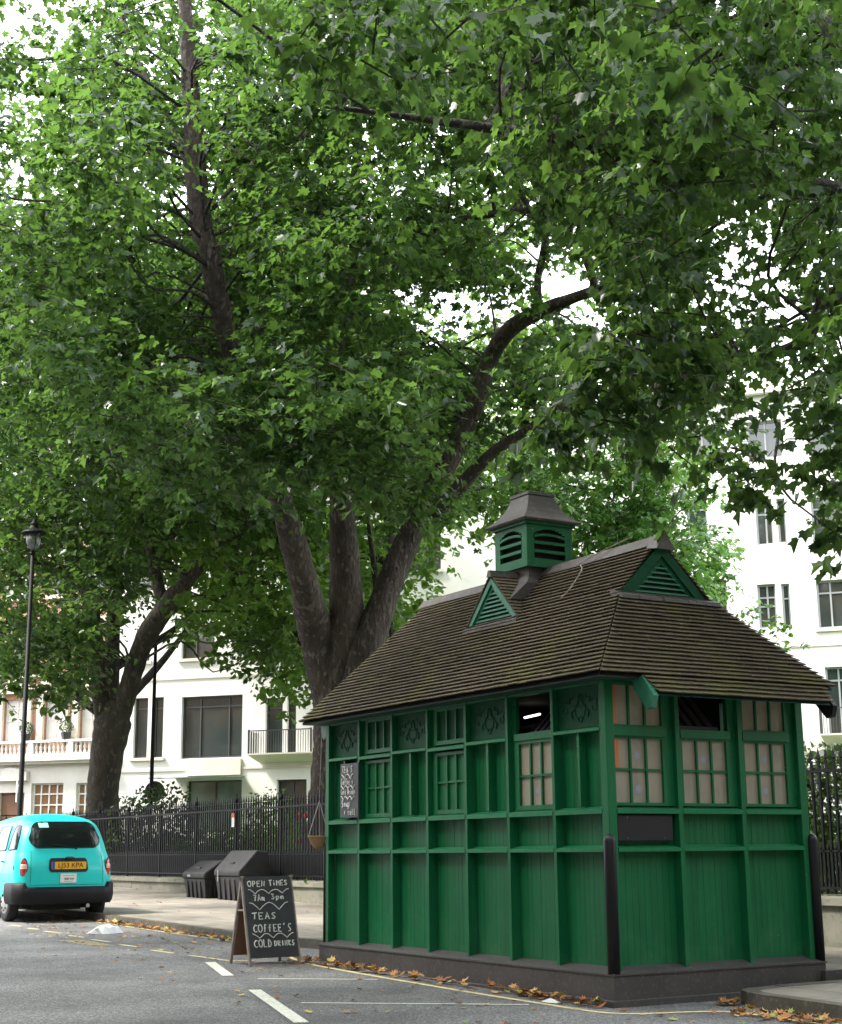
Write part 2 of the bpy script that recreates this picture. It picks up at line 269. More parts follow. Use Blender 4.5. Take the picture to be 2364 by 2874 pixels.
def smoothline(pts, k=4):   # catmull-rom over tuples
    P = [np.array(p, float) for p in pts]; P = [2 * P[0] - P[1]] + P + [2 * P[-1] - P[-2]]; out = []
    for i in range(1, len(P) - 2):
        a, b, c, d = P[i - 1:i + 3]
        for j in range(k):
            t = j / k; out.append(.5 * (2 * b + (c - a) * t + (2 * a - 5 * b + 4 * c - d) * t * t + (3 * b - 3 * c + d - a) * t ** 3))
    out.append(P[-2]); return out
def text_mesh(txt, size, name, m, parent, mw, ext=.002):
    cu = bpy.data.curves.new(name, 'FONT'); cu.body = txt; cu.size = size; cu.align_x = 'CENTER'; cu.align_y = 'CENTER'; cu.extrude = ext
    o = bpy.data.objects.new(name, cu); COL.objects.link(o); dg = bpy.context.evaluated_depsgraph_get(); me = bpy.data.meshes.new_from_object(o.evaluated_get(dg)); bpy.data.objects.remove(o)
    me.materials.clear(); me.materials.append(m); o = bpy.data.objects.new(name, me); COL.objects.link(o); o.parent = parent; o.matrix_local = mw; return o
# ---------------------------------------------------------------- ground, road, pavement
XS = [-300, -60, 15, 300]
def sheet(name, ya, yb, dz, m, xs=XS):
    b = MB()
    for i in range(len(xs) - 1):
        a, c = xs[i], xs[i + 1]
        A0, A1 = (ya(a), ya(c)) if callable(ya) else (ya, ya); B0, B1 = (yb(a), yb(c)) if callable(yb) else (yb, yb)
        b.add([(a, A0, G(a) + dz), (c, A1, G(c) + dz), (c, B1, G(c) + dz), (a, B0, G(a) + dz)], [(0, 1, 2, 3)])
    return tag(b.build(name, m), kind='structure')
sheet('ground', -300, 300, -.03, M['grass'])
sheet('road', -60, 3.2, 0, M['asphalt'])
b = MB(); rp = [(-60, -1.5), (-22, -1.45), (-14, -1.55), (-9, -1.35), (-6.6, -1.2), (-4.6, -1.75), (-2.4, -2.5), (-.4, -3.1), (4, -4.6), (14, -7)]
for p, q in zip(rp[:-1], rp[1:]): b.add([(p[0], p[1], G(p[0]) + .0025), (q[0], q[1], G(q[0]) + .0025), (q[0], .9, G(q[0]) + .0025), (p[0], .9, G(p[0]) + .0025)], [(0, 1, 2, 3)])
tag(b.build('road_margin', asphalt('bay_asphalt', .84, 75)), kind='structure')
KP = [(-300, .63), (-60, .63), (-8.8, .60), (-8.0, .86), (-7.2, .98), (-6.05, 1.05), (-6.0, 2.95), (.17, 2.95), (.20, 1.75), (.25, 1.40), (.35, 1.20), (.55, 1.09), (.9, 1.04), (1.8, .98), (15, .95), (300, .95)]
def offs(P, d):
    out = []
    for i, p in enumerate(P):
        a = Vector(P[max(0, i - 1)]); c = Vector(P[min(len(P) - 1, i + 1)]); q = Vector(p); t1 = (q - a).normalized() if i else (c - q).normalized(); t2 = (c - q).normalized() if i < len(P) - 1 else t1; n = Vector((-(t1.y + t2.y), t1.x + t2.x)).normalized(); out.append(q + n * d / max(.6, n.dot(Vector((-t1.y, t1.x)))))
    return out
KI = offs(KP, .15); b = MB()
for p, q in zip(KI[:-1], KI[1:]):
    if q.x > p.x + 1e-4: b.add([(p.x, p.y, G(p.x) + .12), (q.x, q.y, G(q.x) + .12), (q.x, 5.95, G(q.x) + .12), (p.x, 5.95, G(p.x) + .12)], [(0, 1, 2, 3)])
tag(b.build('pavement', M['flags']), kind='structure')
kb = MB(); KO = offs(KP, 0); KQ = offs(KP, .012); KJ = offs(KP, .165)
for i in range(len(KP) - 1):
    L_ = (KO[i + 1] - KO[i]).length; n = max(1, int(L_ / .9)) if KP[i][0] > -61 and KP[i + 1][0] < 16 else 1
    for j in range(n):
        u, v = j / n, (j + 1) / n - (.008 / L_ * 1.0 if n > 1 else 0); e = rnd.uniform(-.003, .003)
        o0, o1, q0, q1, j0, j1 = KO[i].lerp(KO[i + 1], u), KO[i].lerp(KO[i + 1], v), KQ[i].lerp(KQ[i + 1], u), KQ[i].lerp(KQ[i + 1], v), KJ[i].lerp(KJ[i + 1], u), KJ[i].lerp(KJ[i + 1], v)
        kb.hexa([(o0.x, o0.y, G(o0.x) - .03), (o1.x, o1.y, G(o1.x) - .03), (j1.x, j1.y, G(j1.x) - .03), (j0.x, j0.y, G(j0.x) - .03), (q0.x, q0.y, G(q0.x) + .124 + e), (q1.x, q1.y, G(q1.x) + .124 + e), (j1.x, j1.y, G(j1.x) + .124 + e), (j0.x, j0.y, G(j0.x) + .124 + e)])
tag(kb.build('kerb', M['kerb']), kind='structure')
sheet('lawn', 6.25, 38, .10, M['grass'])
sheet('soil_bed', 6.0, 9.5, .13, mat('soil', (.03, .022, .016), .95, (.05, .04, .025), 6))
# road markings
def stripe(pts, wd, dz=.007):
    b = MB(); P = [Vector((x, y, 0)) for x, y in pts]; L = []; Rr = []
    for i, p in enumerate(P):
        d = (P[min(i + 1, len(P) - 1)] - P[max(i - 1, 0)]).normalized(); n = Vector((-d.y, d.x, 0)) * wd / 2
        L.append(p + n); Rr.append(p - n)
    for i in range(len(P) - 1):
        q = [L[i], L[i + 1], Rr[i + 1], Rr[i]]; b.add([(a.x, a.y, G(a.x) + dz) for a in q], [(3, 2, 1, 0)])
    return b
def mark(name, b, m): return tag(b.build(name, m), kind='structure')
yl = smoothline([(-60, .42), (-20, .44), (-15.6, .46), (-12, .46), (-10.05, .50), (-8.6, .42), (-7.2, .12), (-5.8, -.26), (-4.39, -.37), (-2.14, -.43), (-.75, -.42), (.24, -.38), (.52, -.15), (.66, .3), (.85, .62), (1.4, .66), (4, .66), (14, .66)], 5)
mark('yellow_kerb_line', stripe([(p[0], p[1]) for p in yl], .075), M['yellow'])
b = MB()
for a, c in [(-15.5, -15.1), (-14.5, -14.1), (-13.6, -12.9), (-12.4, -11.75), (-11.25, -10.6), (-9.99, -9.4), (-8.76, -8.02)]:
    t_ = stripe([(a, -1.12), (c, -1.06)], .07); b.add(t_.v, t_.f)
t_ = stripe([(-7.62, -1.03), (-6.45, -.92)], .07); b.add(t_.v, t_.f)
t_ = stripe([(-6.6, -.9), (-5.9, -.3), (-5.4, -.05)], .06); b.add(t_.v, t_.f)
mark('yellow_bay_dashes', b, M['yellow'])
b = MB()
for k in range(7):
    t_ = stripe([(-11.2 + k * .17, -1.62 + .01 * k), (-11.1 + k * .2, -1.25)], .06); b.add(t_.v, t_.f)
mark('yellow_hatching', b, M['yellow'])
b = MB()
for P in ([(-6.5, -1.22), (-4.73, -1.76)], [(-3.17, -2.16), (-.5, -2.96)], [(2.2, -3.75), (4.6, -4.5)], [(-9.8, -.3 - 0.6), (-9.2, -1.05)][:0]):
    if P: t_ = stripe(P, .13); b.add(t_.v, t_.f)
mark('white_lane_dashes', b, M['white'])
b = MB()
for P in ([(-4.23, -1.63), (-3.45, -.55)], [(-1.85, -2.29), (-.57, -.57)]):
    t_ = stripe(P, .055); b.add(t_.v, t_.f)
mark('white_bay_lines', b, M['white'])
# ---------------------------------------------------------------- the green shelter
SH = thing('tea_shelter', (0, 0, 0), 'green timber cabmen shelter hut with mossy tiled roof at the kerb', 'shelter')
SL, SW = 5.776, 2.6; OFF, BX, BY = .064, .8068, .8238; ZT = 2.97
def fmap(face, u, d, z): return (-u, d, z) if face == 'L' else (-d, u, z) if face == 'R' else (-u, SW - d, z) if face == 'B' else (-SL + d, u, z)
def fb(b, face, u0, u1, d0, d1, z0, z1, tone=None):
    a = fmap(face, u0, d0, z0); c = fmap(face, u1, d1, z1)
    return b.box(min(a[0], c[0]), max(a[0], c[0]), min(a[1], c[1]), max(a[1], c[1]), z0, z1, tone)
DP = .105
M['shelf'] = greenpaint('green_shelf_toplit', (.012, .16, .065), (.010, .14, .055), (.14, .30, .19))  # paler copy of the green, top-light highlights put into the colour
# plinth
def ring(b, e0, z0, e1, z1):   # rectangular frustum ring around the footprint
    for (p, q) in [((-SL, 0), (0, 0)), ((0, 0), (0, SW)), ((0, SW), (-SL, SW)), ((-SL, SW), (-SL, 0))]:
        def ex(pt, e, z):
            x = e if pt[0] == 0 else -SL - e; y = -e if pt[1] == 0 else SW + e; return (x, y, z)
        b.add([ex(p, e0, z0), ex(q, e0, z0), ex(q, e1, z1), ex(p, e1, z1)], [(0, 1, 2, 3)])
b = MB(); prof = [(.075, -.12), (.075, .035), (.05, .045), (.05, .255), (.062, .258), (.062, .275), (.03, .29), (-.12, .33)]
for (a, c) in zip(prof[:-1], prof[1:]): ring(b, a[0], a[1], c[0], c[1])
b.box(-.02, .11, SW - .02, SW + .24, -.1, .19)
b.build('plinth', M['plinth'], SH)
# posts
def post(face, u, w=.046, d0=0, z0=.285, z1=ZT + .02, mm='green'):
    b = MB(); fb(b, face, u - w / 2, u + w / 2, d0, DP + .01, z0, z1); o = b.build('post', M[mm], SH); bev(o, .004); return o
def bev(o, wd, seg=2):
    m = o.modifiers.new('bevel', 'BEVEL'); m.width = wd; m.segments = seg; m.limit_method = 'ANGLE'
cellsL = [(OFF + k * BX, OFF + (k + 1) * BX) for k in range(7)]
cellsR = [(OFF + k * BY, OFF + (k + 1) * BY) for k in range(3)]
for k in range(1, 7): post('L', OFF + k * BX)
for k in range(1, 3): post('R', OFF + k * BY, .055)
for (x0, x1, y0, y1) in [(-.1, 0, 0, .1), (-SL, -SL + .09, 0, .09), (-.1, 0, SW - .1, SW), (-SL, -SL + .1, SW - .1, SW)]:
    b = MB().box(x0, x1, y0, y1, .28, ZT + .02); o = b.build('corner_post', M['green'], SH); bev(o, .006)
# shelf rails, bay by bay: top slopes outwards, coloured paler to stand for top light
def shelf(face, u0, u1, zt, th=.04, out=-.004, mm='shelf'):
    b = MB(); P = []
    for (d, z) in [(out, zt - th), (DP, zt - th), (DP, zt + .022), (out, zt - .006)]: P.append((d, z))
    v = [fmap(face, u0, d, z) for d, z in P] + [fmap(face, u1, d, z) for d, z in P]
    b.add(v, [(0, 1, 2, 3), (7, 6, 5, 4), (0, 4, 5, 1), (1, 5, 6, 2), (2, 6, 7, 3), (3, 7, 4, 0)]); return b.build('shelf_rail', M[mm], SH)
def boards(face, u0, u1, z0, z1, bw=.078, mm='green2', nm='board_panel', d=DP):
    b = MB(); n = max(2, round((u1 - u0) / bw)); s = (u1 - u0) / n
    for i in range(n):
        e = rnd.uniform(-.0012, .0012); fb(b, face, u0 + i * s + .0016, u0 + (i + 1) * s - .0016, d + e, d + .02, z0, z1)
    fb(b, face, u0, u1, d + .006, d + .03, z0, z1)
    return b.build(nm, M[mm], SH)
for face, cells, hw in (('L', cellsL, .023), ('R', cellsR, .0275)):
    for k, (u0, u1) in enumerate(cells):
        a = .1 if k == 0 else u0 + hw; c = (SL - .09 if face == 'L' else SW - .1) if k == len(cells) - 1 else u1 - hw
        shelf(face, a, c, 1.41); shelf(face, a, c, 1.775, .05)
        boards(face, a, c, .30, 1.372); boards(face, a, c, 1.425, 1.735)
# carved panel
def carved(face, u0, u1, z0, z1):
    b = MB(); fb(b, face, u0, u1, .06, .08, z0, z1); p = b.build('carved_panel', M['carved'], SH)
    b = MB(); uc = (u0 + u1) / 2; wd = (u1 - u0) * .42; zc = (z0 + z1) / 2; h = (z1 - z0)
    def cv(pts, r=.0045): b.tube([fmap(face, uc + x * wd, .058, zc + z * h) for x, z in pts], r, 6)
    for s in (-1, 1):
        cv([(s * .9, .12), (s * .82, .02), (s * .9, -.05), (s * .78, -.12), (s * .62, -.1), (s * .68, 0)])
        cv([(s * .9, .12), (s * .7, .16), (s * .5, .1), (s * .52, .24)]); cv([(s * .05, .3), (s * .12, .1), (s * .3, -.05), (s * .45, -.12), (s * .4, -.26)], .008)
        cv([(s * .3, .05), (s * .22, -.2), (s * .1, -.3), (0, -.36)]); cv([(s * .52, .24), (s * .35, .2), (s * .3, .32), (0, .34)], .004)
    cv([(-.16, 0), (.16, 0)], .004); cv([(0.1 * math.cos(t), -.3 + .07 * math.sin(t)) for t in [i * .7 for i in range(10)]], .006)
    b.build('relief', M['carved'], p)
def bars(b, face, u0, u1, z0, z1, cols, rows, d=.05, w=.022, split=None):
    for i in range(1, cols): u = u0 + (u1 - u0) * i / cols; fb(b, face, u - w / 2, u + w / 2, d, d + .03, z0, z1)
    for j in range(1, rows): z = split or z0 + (z1 - z0) * j / rows; fb(b, face, u0, u1, d + .002, d + .028, z - w / 2, z + w / 2)
def sash(face, u0, u1, z0, z1, cols, rows, pm, fw_=.05, d=.045, fm='green', split=None, void=False, stick=None):
    b = MB(); fb(b, face, u0, u0 + fw_, d, d + .05, z0, z1); fb(b, face, u1 - fw_, u1, d, d + .05, z0, z1)
    fb(b, face, u0 + fw_, u1 - fw_, d, d + .05, z0, z0 + fw_ * .8); fb(b, face, u0 + fw_, u1 - fw_, d, d + .05, z1 - fw_ * .6, z1)
    bars(b, face, u0 + fw_, u1 - fw_, z0 + fw_ * .8, z1 - fw_ * .6, cols, rows, d + .006, split=split)
    f = b.build('window', M[fm], SH)
    if not void:
        b = MB(); fb(b, face, u0 + fw_ * .8, u1 - fw_ * .8, d + .03, d + .04, z0 + fw_ * .6, z1 - fw_ * .5); b.build('pane', M[pm], f)
    return f
def snow(face, u, z, par, r=.035, mm='blue'):
    b = MB()
    for k in range(3):
        a = k * math.pi / 3 + .2; c, s_ = math.cos(a) * r, math.sin(a) * r
        p = [fmap(face, u - c - s_ * .28, .0735, z - s_ + c * .28), fmap(face, u - c + s_ * .28, .0735, z - s_ - c * .28), fmap(face, u + c + s_ * .28, .0735, z + s_ - c * .28), fmap(face, u + c - s_ * .28, .0735, z + s_ + c * .28)]
        q = [fmap(face, -(0), .0, 0)]; off = Vector(fmap(face, 0, -.0006 * k - .001, 0))
        b.add([tuple(Vector(v) + off) for v in p], [(0, 1, 2, 3)])
    b.build('snowflake_sticker', M[mm], par)
# long side: bays counted from the near corner: 0 carved,1 window,2 carved,3 shutter,4 carved,5 shutter,6 carved(+menu)
for k, (u0, u1) in enumerate(cellsL):
    a = .1 if k == 0 else u0 + .023; c = SL - .09 if k == 6 else u1 - .023
    if k % 2 == 0:
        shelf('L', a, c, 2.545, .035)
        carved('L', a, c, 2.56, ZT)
        m = (a + c) / 2; b = MB(); fb(b, 'L', m - .02, m + .02, .02, DP, 1.80, 2.51); b.build('muntin_post', M['green'], SH)
        boards('L', a, m - .02, 1.8, 2.51, .09); boards('L', m + .02, c, 1.8, 2.51, .09)
    elif k == 1:
        f = sash('L', a, c - .07, 1.79, 2.50, 3, 2, 'blind', .06, split=2.135)
        snow('L', (a + c) / 2 - .03, 1.98, f)
        b = MB(); fb(b, 'L', c - .07, c, .06, DP, 1.79, ZT); fb(b, 'L', a, c - .07, .03, DP, 2.50, 2.57); b.build('window_lining', M['green'], SH)
    else:
        sash('L', a, c - .07, 1.79, 2.47, 3, 2, 'green2', .06, split=2.14)
        b = MB(); fb(b, 'L', c - .07, c, .06, DP, 1.79, ZT); b.build('window_lining', M['green'], SH)
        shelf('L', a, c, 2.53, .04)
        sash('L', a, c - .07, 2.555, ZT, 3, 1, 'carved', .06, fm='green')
# right end: three windows
for k, (u0, u1) in enumerate(cellsR):
    a = .1 if k == 0 else u0 + .0275; c = SW - .1 if k == 2 else u1 - .0275
    a2, c2 = (a, c - .10) if k == 0 else (a + .03, c - .09)
    f = sash('R', a2, c2, 1.80, 2.46, 3, 2, 'blind', .035, split=2.14)
    for (du, dz) in ([(.0, -.17), (.0, .15)] if k != 1 else [(.0, .13)]): snow('R', (a2 + c2) / 2 + du, 2.13 + dz, f, .04)
    b = MB(); fb(b, 'R', c2, c, .05, DP, 1.8, ZT); fb(b, 'R', a2, c2, .02, DP, 2.46, 2.545)
    if a2 > a: fb(b, 'R', a, a2, .05, DP, 1.8, ZT)
    b.build('window_lining', M['green'], SH)
    if k != 1: f2 = sash('R', a2, c2, 2.545, ZT, 3, 1, 'blind', .03)
    if k == 0:
        b = MB(); fb(b, 'R', a2 + .035, a2 + .10, .069, .0745, 2.16, 2.43); fb(b, 'R', a2 + .03, a2 + .085, .069, .0745, 2.57, 2.95); b.build('orange_curtain', M['orange'], f)
# hopper sashes standing open inside two top lights
def hopper(face, u0, u1, nm='open_sash'):
    b = MB(); n = 4; sl_ = .42
    A = lambda u, t: Vector(fmap(face, u, .10 + .30 * t, 2.57 + .30 * t))
    for i in range(n + 1):
        u = u0 + (u1 - u0) * i / n; b.beam(A(u, 0), A(u, 1.3), .03, .03)
    for t in (0, 1.3): b.beam(A(u0, t), A(u1, t), .03, .03)
    p = b.build(nm, M['black'], SH)
    b = MB(); q = [A(u0, 0), A(u1, 0), A(u1, 1.3), A(u0, 1.3)]; b.prism(q, fmap(face, 0, .012, 0) if face == 'L' else (-.012, 0, 0)); b.build('pane', M['maroon'], p)
hopper('L', cellsL[1][0] + .08, cellsL[1][1] - .3); hopper('R', cellsR[1][0] + .08, cellsR[1][1] - .22)
# other two walls, interior floor/ceiling so light and sight lines behave
b = MB(); fb(b, 'B', 0.1, SL - .1, .04, DP, .30, 2.5); fb(b, 'B', 0.1, 1.02, .04, DP, 2.5, ZT); fb(b, 'B', 1.14, 2.0, .04, DP, 2.5, ZT); fb(b, 'B', 3.2, SL - .1, .04, DP, 2.5, ZT); b.box(-SL + .04, -SL + DP, .1, SW - .1, .30, ZT)
b.build('rear_wall', M['green'], SH)
b = MB(); b.box(-SL + .1, -.1, .11, .13, .3, 1.79); b.box(-.13, -.11, .1, SW - .1, .3, 1.79); b.box(-SL + .1, -.1, .12, SW - .1, .28, .30)
b.build('inner_lining', M['intr'], SH)
b = MB(); b.box(-SL + .1, -.1, .3, SW - .1, 3.06, 3.08); b.build('ceiling_boards', M['ceil'], SH)
b = MB(); b.tube([(-2.62, .9, 2.86), (-2.32, .9, 2.875)], .012, 8); b.build('strip_light', M['tube'], SH)
b = MB(); b.box(-3.4, -2.35, 1.25, 1.3, 2.79, 2.82); b.box(-3.4, -2.35, 1.15, 1.32, 2.70, 2.72); b.build('inner_shelf', M['woodframe'], SH)
# plaque
b = MB(); fb(b, 'R', .125, .80, .03, .10, 1.47, 1.71); p = b.build('plaque', M['black'], SH); bev(p, .004)
for u in (.24, .69):
    for z in (1.495, 1.685): q = MB(); q.lathe((-.029, u, z), [(.006, -.004), (.006, .004)], 8); q.build('screw', M['chrome'], p)
# guard posts
for (x, y) in [(.01, -.012), (.0, SW + .02), (-SL - .012, .03), (-SL - .02, SW + .02)]:
    b = MB(); n = 12; r = .058 if x > -1 else .042; prof = [(r, .275), (r, 1.46), (r * .93, 1.49), (r * .7, 1.515), (r * .35, 1.53), (.003, 1.535)]
    b.lathe((x, y, 0), prof, 14); b.build('guard_post', M['black'], SH, smooth=True)
# wall plate, soffit
b = MB(); b.box(-SL + .01, -.01, .01, .10, ZT - .01, 3.06); b.box(-.10, -.01, .1, SW - .01, ZT - .01, 3.06); b.box(-SL + .01, -.1, SW - .1, SW - .01, ZT - .01, 3.06); b.box(-SL + .01, -SL + .1, .1, SW - .1, ZT - .01, 3.06)
b.build('wall_plate', M['green'], SH)
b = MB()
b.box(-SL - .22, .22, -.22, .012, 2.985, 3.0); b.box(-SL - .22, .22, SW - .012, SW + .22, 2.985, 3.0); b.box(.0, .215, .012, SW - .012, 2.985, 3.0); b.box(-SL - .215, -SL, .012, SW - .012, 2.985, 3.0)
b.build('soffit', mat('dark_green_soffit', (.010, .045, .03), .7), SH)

# ---- roof
E_ = .25; ZE = 3.02; ZR = 4.60; YC = SW / 2
RF = MB()
def course(A0, A1, B0, B1, n, tw, ends0=None, ends1=None, th=.034, off=0):
    """tiles from eave line A0-A1 to top line B0-B1; ends give the end position (0..1 up) as functions"""
    A0, A1, B0, B1 = map(Vector, (A0, A1, B0, B1)); e0 = ends0 or (lambda t: A0.lerp(B0, t)); e1 = ends1 or (lambda t: A1.lerp(B1, t))
    nrm = (A1 - A0).cross(B0 - A0).normalized(); nrm = nrm if nrm.z > 0 else -nrm
    for i in range(n):
        t0, t1 = i / n, (i + 1) / n; p0, p1, q0, q1 = e0(t0), e1(t0), e0(min(1, t1 + .25 / n)), e1(min(1, t1 + .25 / n)); L_ = (p1 - p0).length; m = max(1, int(L_ / tw)); cuts = [0] + sorted(min(.995, max(.005, (j + (.5 if i % 2 else 0) + rnd.uniform(-.08, .08)) / m)) for j in range(1 if i % 2 == 0 else 0, m)) + [1]
        base = rnd.uniform(-.12, .12)
        for a, c in zip(cuts[:-1], cuts[1:]):
            if c - a < .001: continue
            lift = th + rnd.uniform(-.0025, .003); jd = rnd.uniform(-.003, .003); dn = (q0 - p0).normalized() * jd
            g = .0005 / max(L_, .1)
            b0, b1, u1, u0 = p0.lerp(p1, a + g) + dn, p0.lerp(p1, c - g) + dn, q0.lerp(q1, c - g), q0.lerp(q1, a + g)
            lo = nrm * (lift - .013); tn = min(1, max(0, .5 + base + rnd.uniform(-.14, .14)))
            RF.hexa([b0 + lo, b1 + lo, u1 - nrm * .004, u0 - nrm * .004, b0 + nrm * lift, b1 + nrm * lift, u1 + nrm * .003, u0 + nrm * .003], tn)
XV = -.56; ZG = 3.98; TG = (ZG - ZE) / (ZR - ZE)
def endR(sgn):
    y0 = -E_ if sgn < 0 else SW + E_
    def f(t):
        z = ZE + (ZR - ZE) * t; y = y0 + (YC - y0) * t
        x = E_ + (XV - E_) * (t / TG) if t < TG else XV - .06 * (t - TG) / (1 - TG)
        return Vector((x, y, z))
    return f
def endL(sgn):
    y0 = -E_ if sgn < 0 else SW + E_
    return lambda t: Vector((-SL - E_ + (SL + E_ - 5.30) * t, y0 + (YC - y0) * t, ZE + (ZR - ZE) * t))
course((-SL - E_, -E_, ZE), (E_, -E_, ZE), (-5.3, YC, ZR), (-.62, YC, ZR), 34, .165, endL(-1), endR(-1))
course((E_, SW + E_, ZE), (-SL - E_, SW + E_, ZE), (-.62, YC, ZR), (-5.3, YC, ZR), 34, .165, endR(1), endL(1))
yg0 = -E_ + (YC + E_) * TG; yg1 = SW - yg0
course((E_, -E_, ZE), (E_, SW + E_, ZE), (XV, yg0, ZG), (XV, yg1, ZG), 21, .165)
sl2 = (ZG - ZE) / (E_ - XV)
course((E_ + .16, .33, ZE - .16 * sl2), (E_ + .16, 2.62, ZE - .16 * sl2), (E_, .26, ZE), (E_, 2.70, ZE), 4, .165)
course((-SL - E_, SW + E_, ZE), (-SL - E_, -E_, ZE), (-5.3, YC, ZR), (-5.3, YC, ZR), 30, .165)
rf = RF.build('roof', M['tile'], SH, tones=True)
# solid deck below the tiles
b = MB(); lo = .012
V = [(-SL - E_ + .02, -E_ + .02, ZE - .02), (E_ - .02, -E_ + .02, ZE - .02), (E_ - .02, SW + E_ - .02, ZE - .02), (-SL - E_ + .02, SW + E_ - .02, ZE - .02), (-5.3, YC, ZR - .03), (-.74, YC, ZR - .03), (XV - .16, yg0 + .01, ZG - .03), (XV - .16, yg1 - .01, ZG - .03)]
b.add(V, [(0, 1, 6, 5, 4), (2, 3, 4, 5, 7), (3, 0, 4), (6, 7, 5), (3, 2, 1, 0)]); b.add([(E_ - .02, -E_ + .02, ZE - .02), (E_ - .02, SW + E_ - .02, ZE - .02), (XV - .0, yg1 - .01, ZG - .03), (XV - .0, yg0 + .01, ZG - .03), (XV - .16, yg1 - .01, ZG - .03), (XV - .16, yg0 + .01, ZG - .03)], [(0, 1, 2, 3), (3, 2, 4, 5)]); b.build('roof_deck', M['dark'], rf)
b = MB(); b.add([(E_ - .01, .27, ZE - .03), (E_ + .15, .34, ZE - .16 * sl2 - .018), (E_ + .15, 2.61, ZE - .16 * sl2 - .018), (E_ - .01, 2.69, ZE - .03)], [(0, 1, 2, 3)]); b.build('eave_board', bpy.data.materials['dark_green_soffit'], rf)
# bargeboard ends of the dropped eave
for y, mm in ((.285, 'teal'), (2.655, 'black')):
    b = MB(); b.prism([(.10, y - .03, 3.0), (E_ + .01, y - .03, ZE - .005), (E_ + .17, y - .03, ZE - .17 * sl2 - .01), (E_ + .13, y - .03, ZE - .17 * sl2 - .12), (E_ + .06, y - .03, ZE - .17 * sl2 - .13), (.12, y - .03, 2.90)], (0, .06, 0)); b.build('eave_bracket', M[mm], SH)
b = MB(); b.prism([(-SL + .02, .03, 3.0), (-SL - .2, .03, 3.0), (-SL - .17, .03, 2.84), (-SL - .10, .03, 2.80), (-SL + .02, .03, 2.9)], (0, .06, 0)); b.build('eave_bracket', M['teal'], SH)
# ridge cap
b = MB(); rr = [(-5.42, ZR + .035), (-4.6, ZR + .04), (-3.2, ZR + .03), (-1.9, ZR + .035), (-.60, ZR + .045)]
for (xa, za), (xb, zb) in zip(rr[:-1], rr[1:]):
    b.hexa([(xa, YC - .12, za - .115), (xb, YC - .12, zb - .115), (xb, YC + .12, zb - .115), (xa, YC + .12, za - .115), (xa, YC - .035, za), (xb, YC - .035, zb), (xb, YC + .035, zb), (xa, YC + .035, za)])
b.hexa([(-.66, YC - .15, ZR - .1), (-.52, YC - .13, ZR - .12), (-.52, YC + .13, ZR - .12), (-.66, YC + .15, ZR - .1), (-.66, YC - .04, ZR + .06), (-.53, YC - .03, ZR + .05), (-.53, YC + .03, ZR + .05), (-.66, YC + .04, ZR + .06)])
b.build('ridge_cap', M['lead'], rf)
def gable(axis, c, half, z0, z1, depth_pos, mb, mdark, nl, bw, nm, lip=.05):
    """louvred triangle. axis 'x': faces +x at x=depth_pos, spans y; axis 'y': faces -y, spans x"""
    P = (lambda s, z, o=0: (depth_pos + o, c + s, z)) if axis == 'x' else (lambda s, z, o=0: (c + s, depth_pos - o, z))
    ex = lambda o: (o, 0, 0) if axis == 'x' else (0, -o, 0)
    b = MB(); b.prism([P(-half * .97, z0), P(half * .97, z0), P(0, z1 - .02)], ex(-.02)); par = b.build(nm, M['dark'], rf)
    b = MB()
    k = (z1 - z0) / half; ang = math.atan2(z1 - z0, half); t = bw / math.sin(ang) 
    for s in (-1, 1):
        b.prism([P(s * half, z0), P(s * (half - t), z0), P(0, z1 - t * k), P(0, z1)], ex(.05))
        t3 = t * .55; b.prism([P(s * (half - t - .012), z0 + .012, .0), P(s * (half - t - .012 - t3), z0 + .012, .0), P(0, z1 - (t + .012 + t3) * k, .0), P(0, z1 - (t + .012) * k, .0)], ex(.028))
    b.build('bargeboard', M[mb], par)
    b = MB(); hh = (z1 - z0)
    for i in range(nl):
        z = z0 + hh * (.06 + .66 * i / nl); hw = half * (1 - (z - z0) / hh) - t * 1.35
        if hw < .03: continue
        q = [P(-hw, z - .010, .030), P(hw, z - .010, .030), P(hw, z + .012, -.012), P(-hw, z + .012, -.012)]
        b.prism(q, (0, 0, .014 if axis == 'x' else .018))
    b.build('louvre', M['slats'] if mb != 'teal' else M['teal'], par); return par
g1 = gable('x', YC, (yg1 - yg0) / 2 - .02, ZG + .01, ZR - .04, -.64, 'carved', 'dark', 7, .10, 'gablet')
b = MB()
pts = [(XV + .10, yg0 - .03), (XV + .10, yg1 + .03), (-.70, yg1 + .03), (-.70, yg0 - .03)]
for i in range(12):
    ya = yg0 - .05 + (yg1 - yg0 + .1) * i / 12; yb = ya + (yg1 - yg0 + .1) / 12; h1 = rnd.uniform(-.008, .008)
    b.hexa([(XV + .11 + h1, ya, ZG - .075), (XV + .11 + h1, yb, ZG - .075), (-.66, yb, ZG - .02), (-.66, ya, ZG - .02), (XV + .10 + h1, ya, ZG - .035), (XV + .10 + h1, yb, ZG - .035), (-.66, yb, ZG + .045), (-.66, ya, ZG + .045)])
b.build('gablet_flashing', M['lead'], rf)
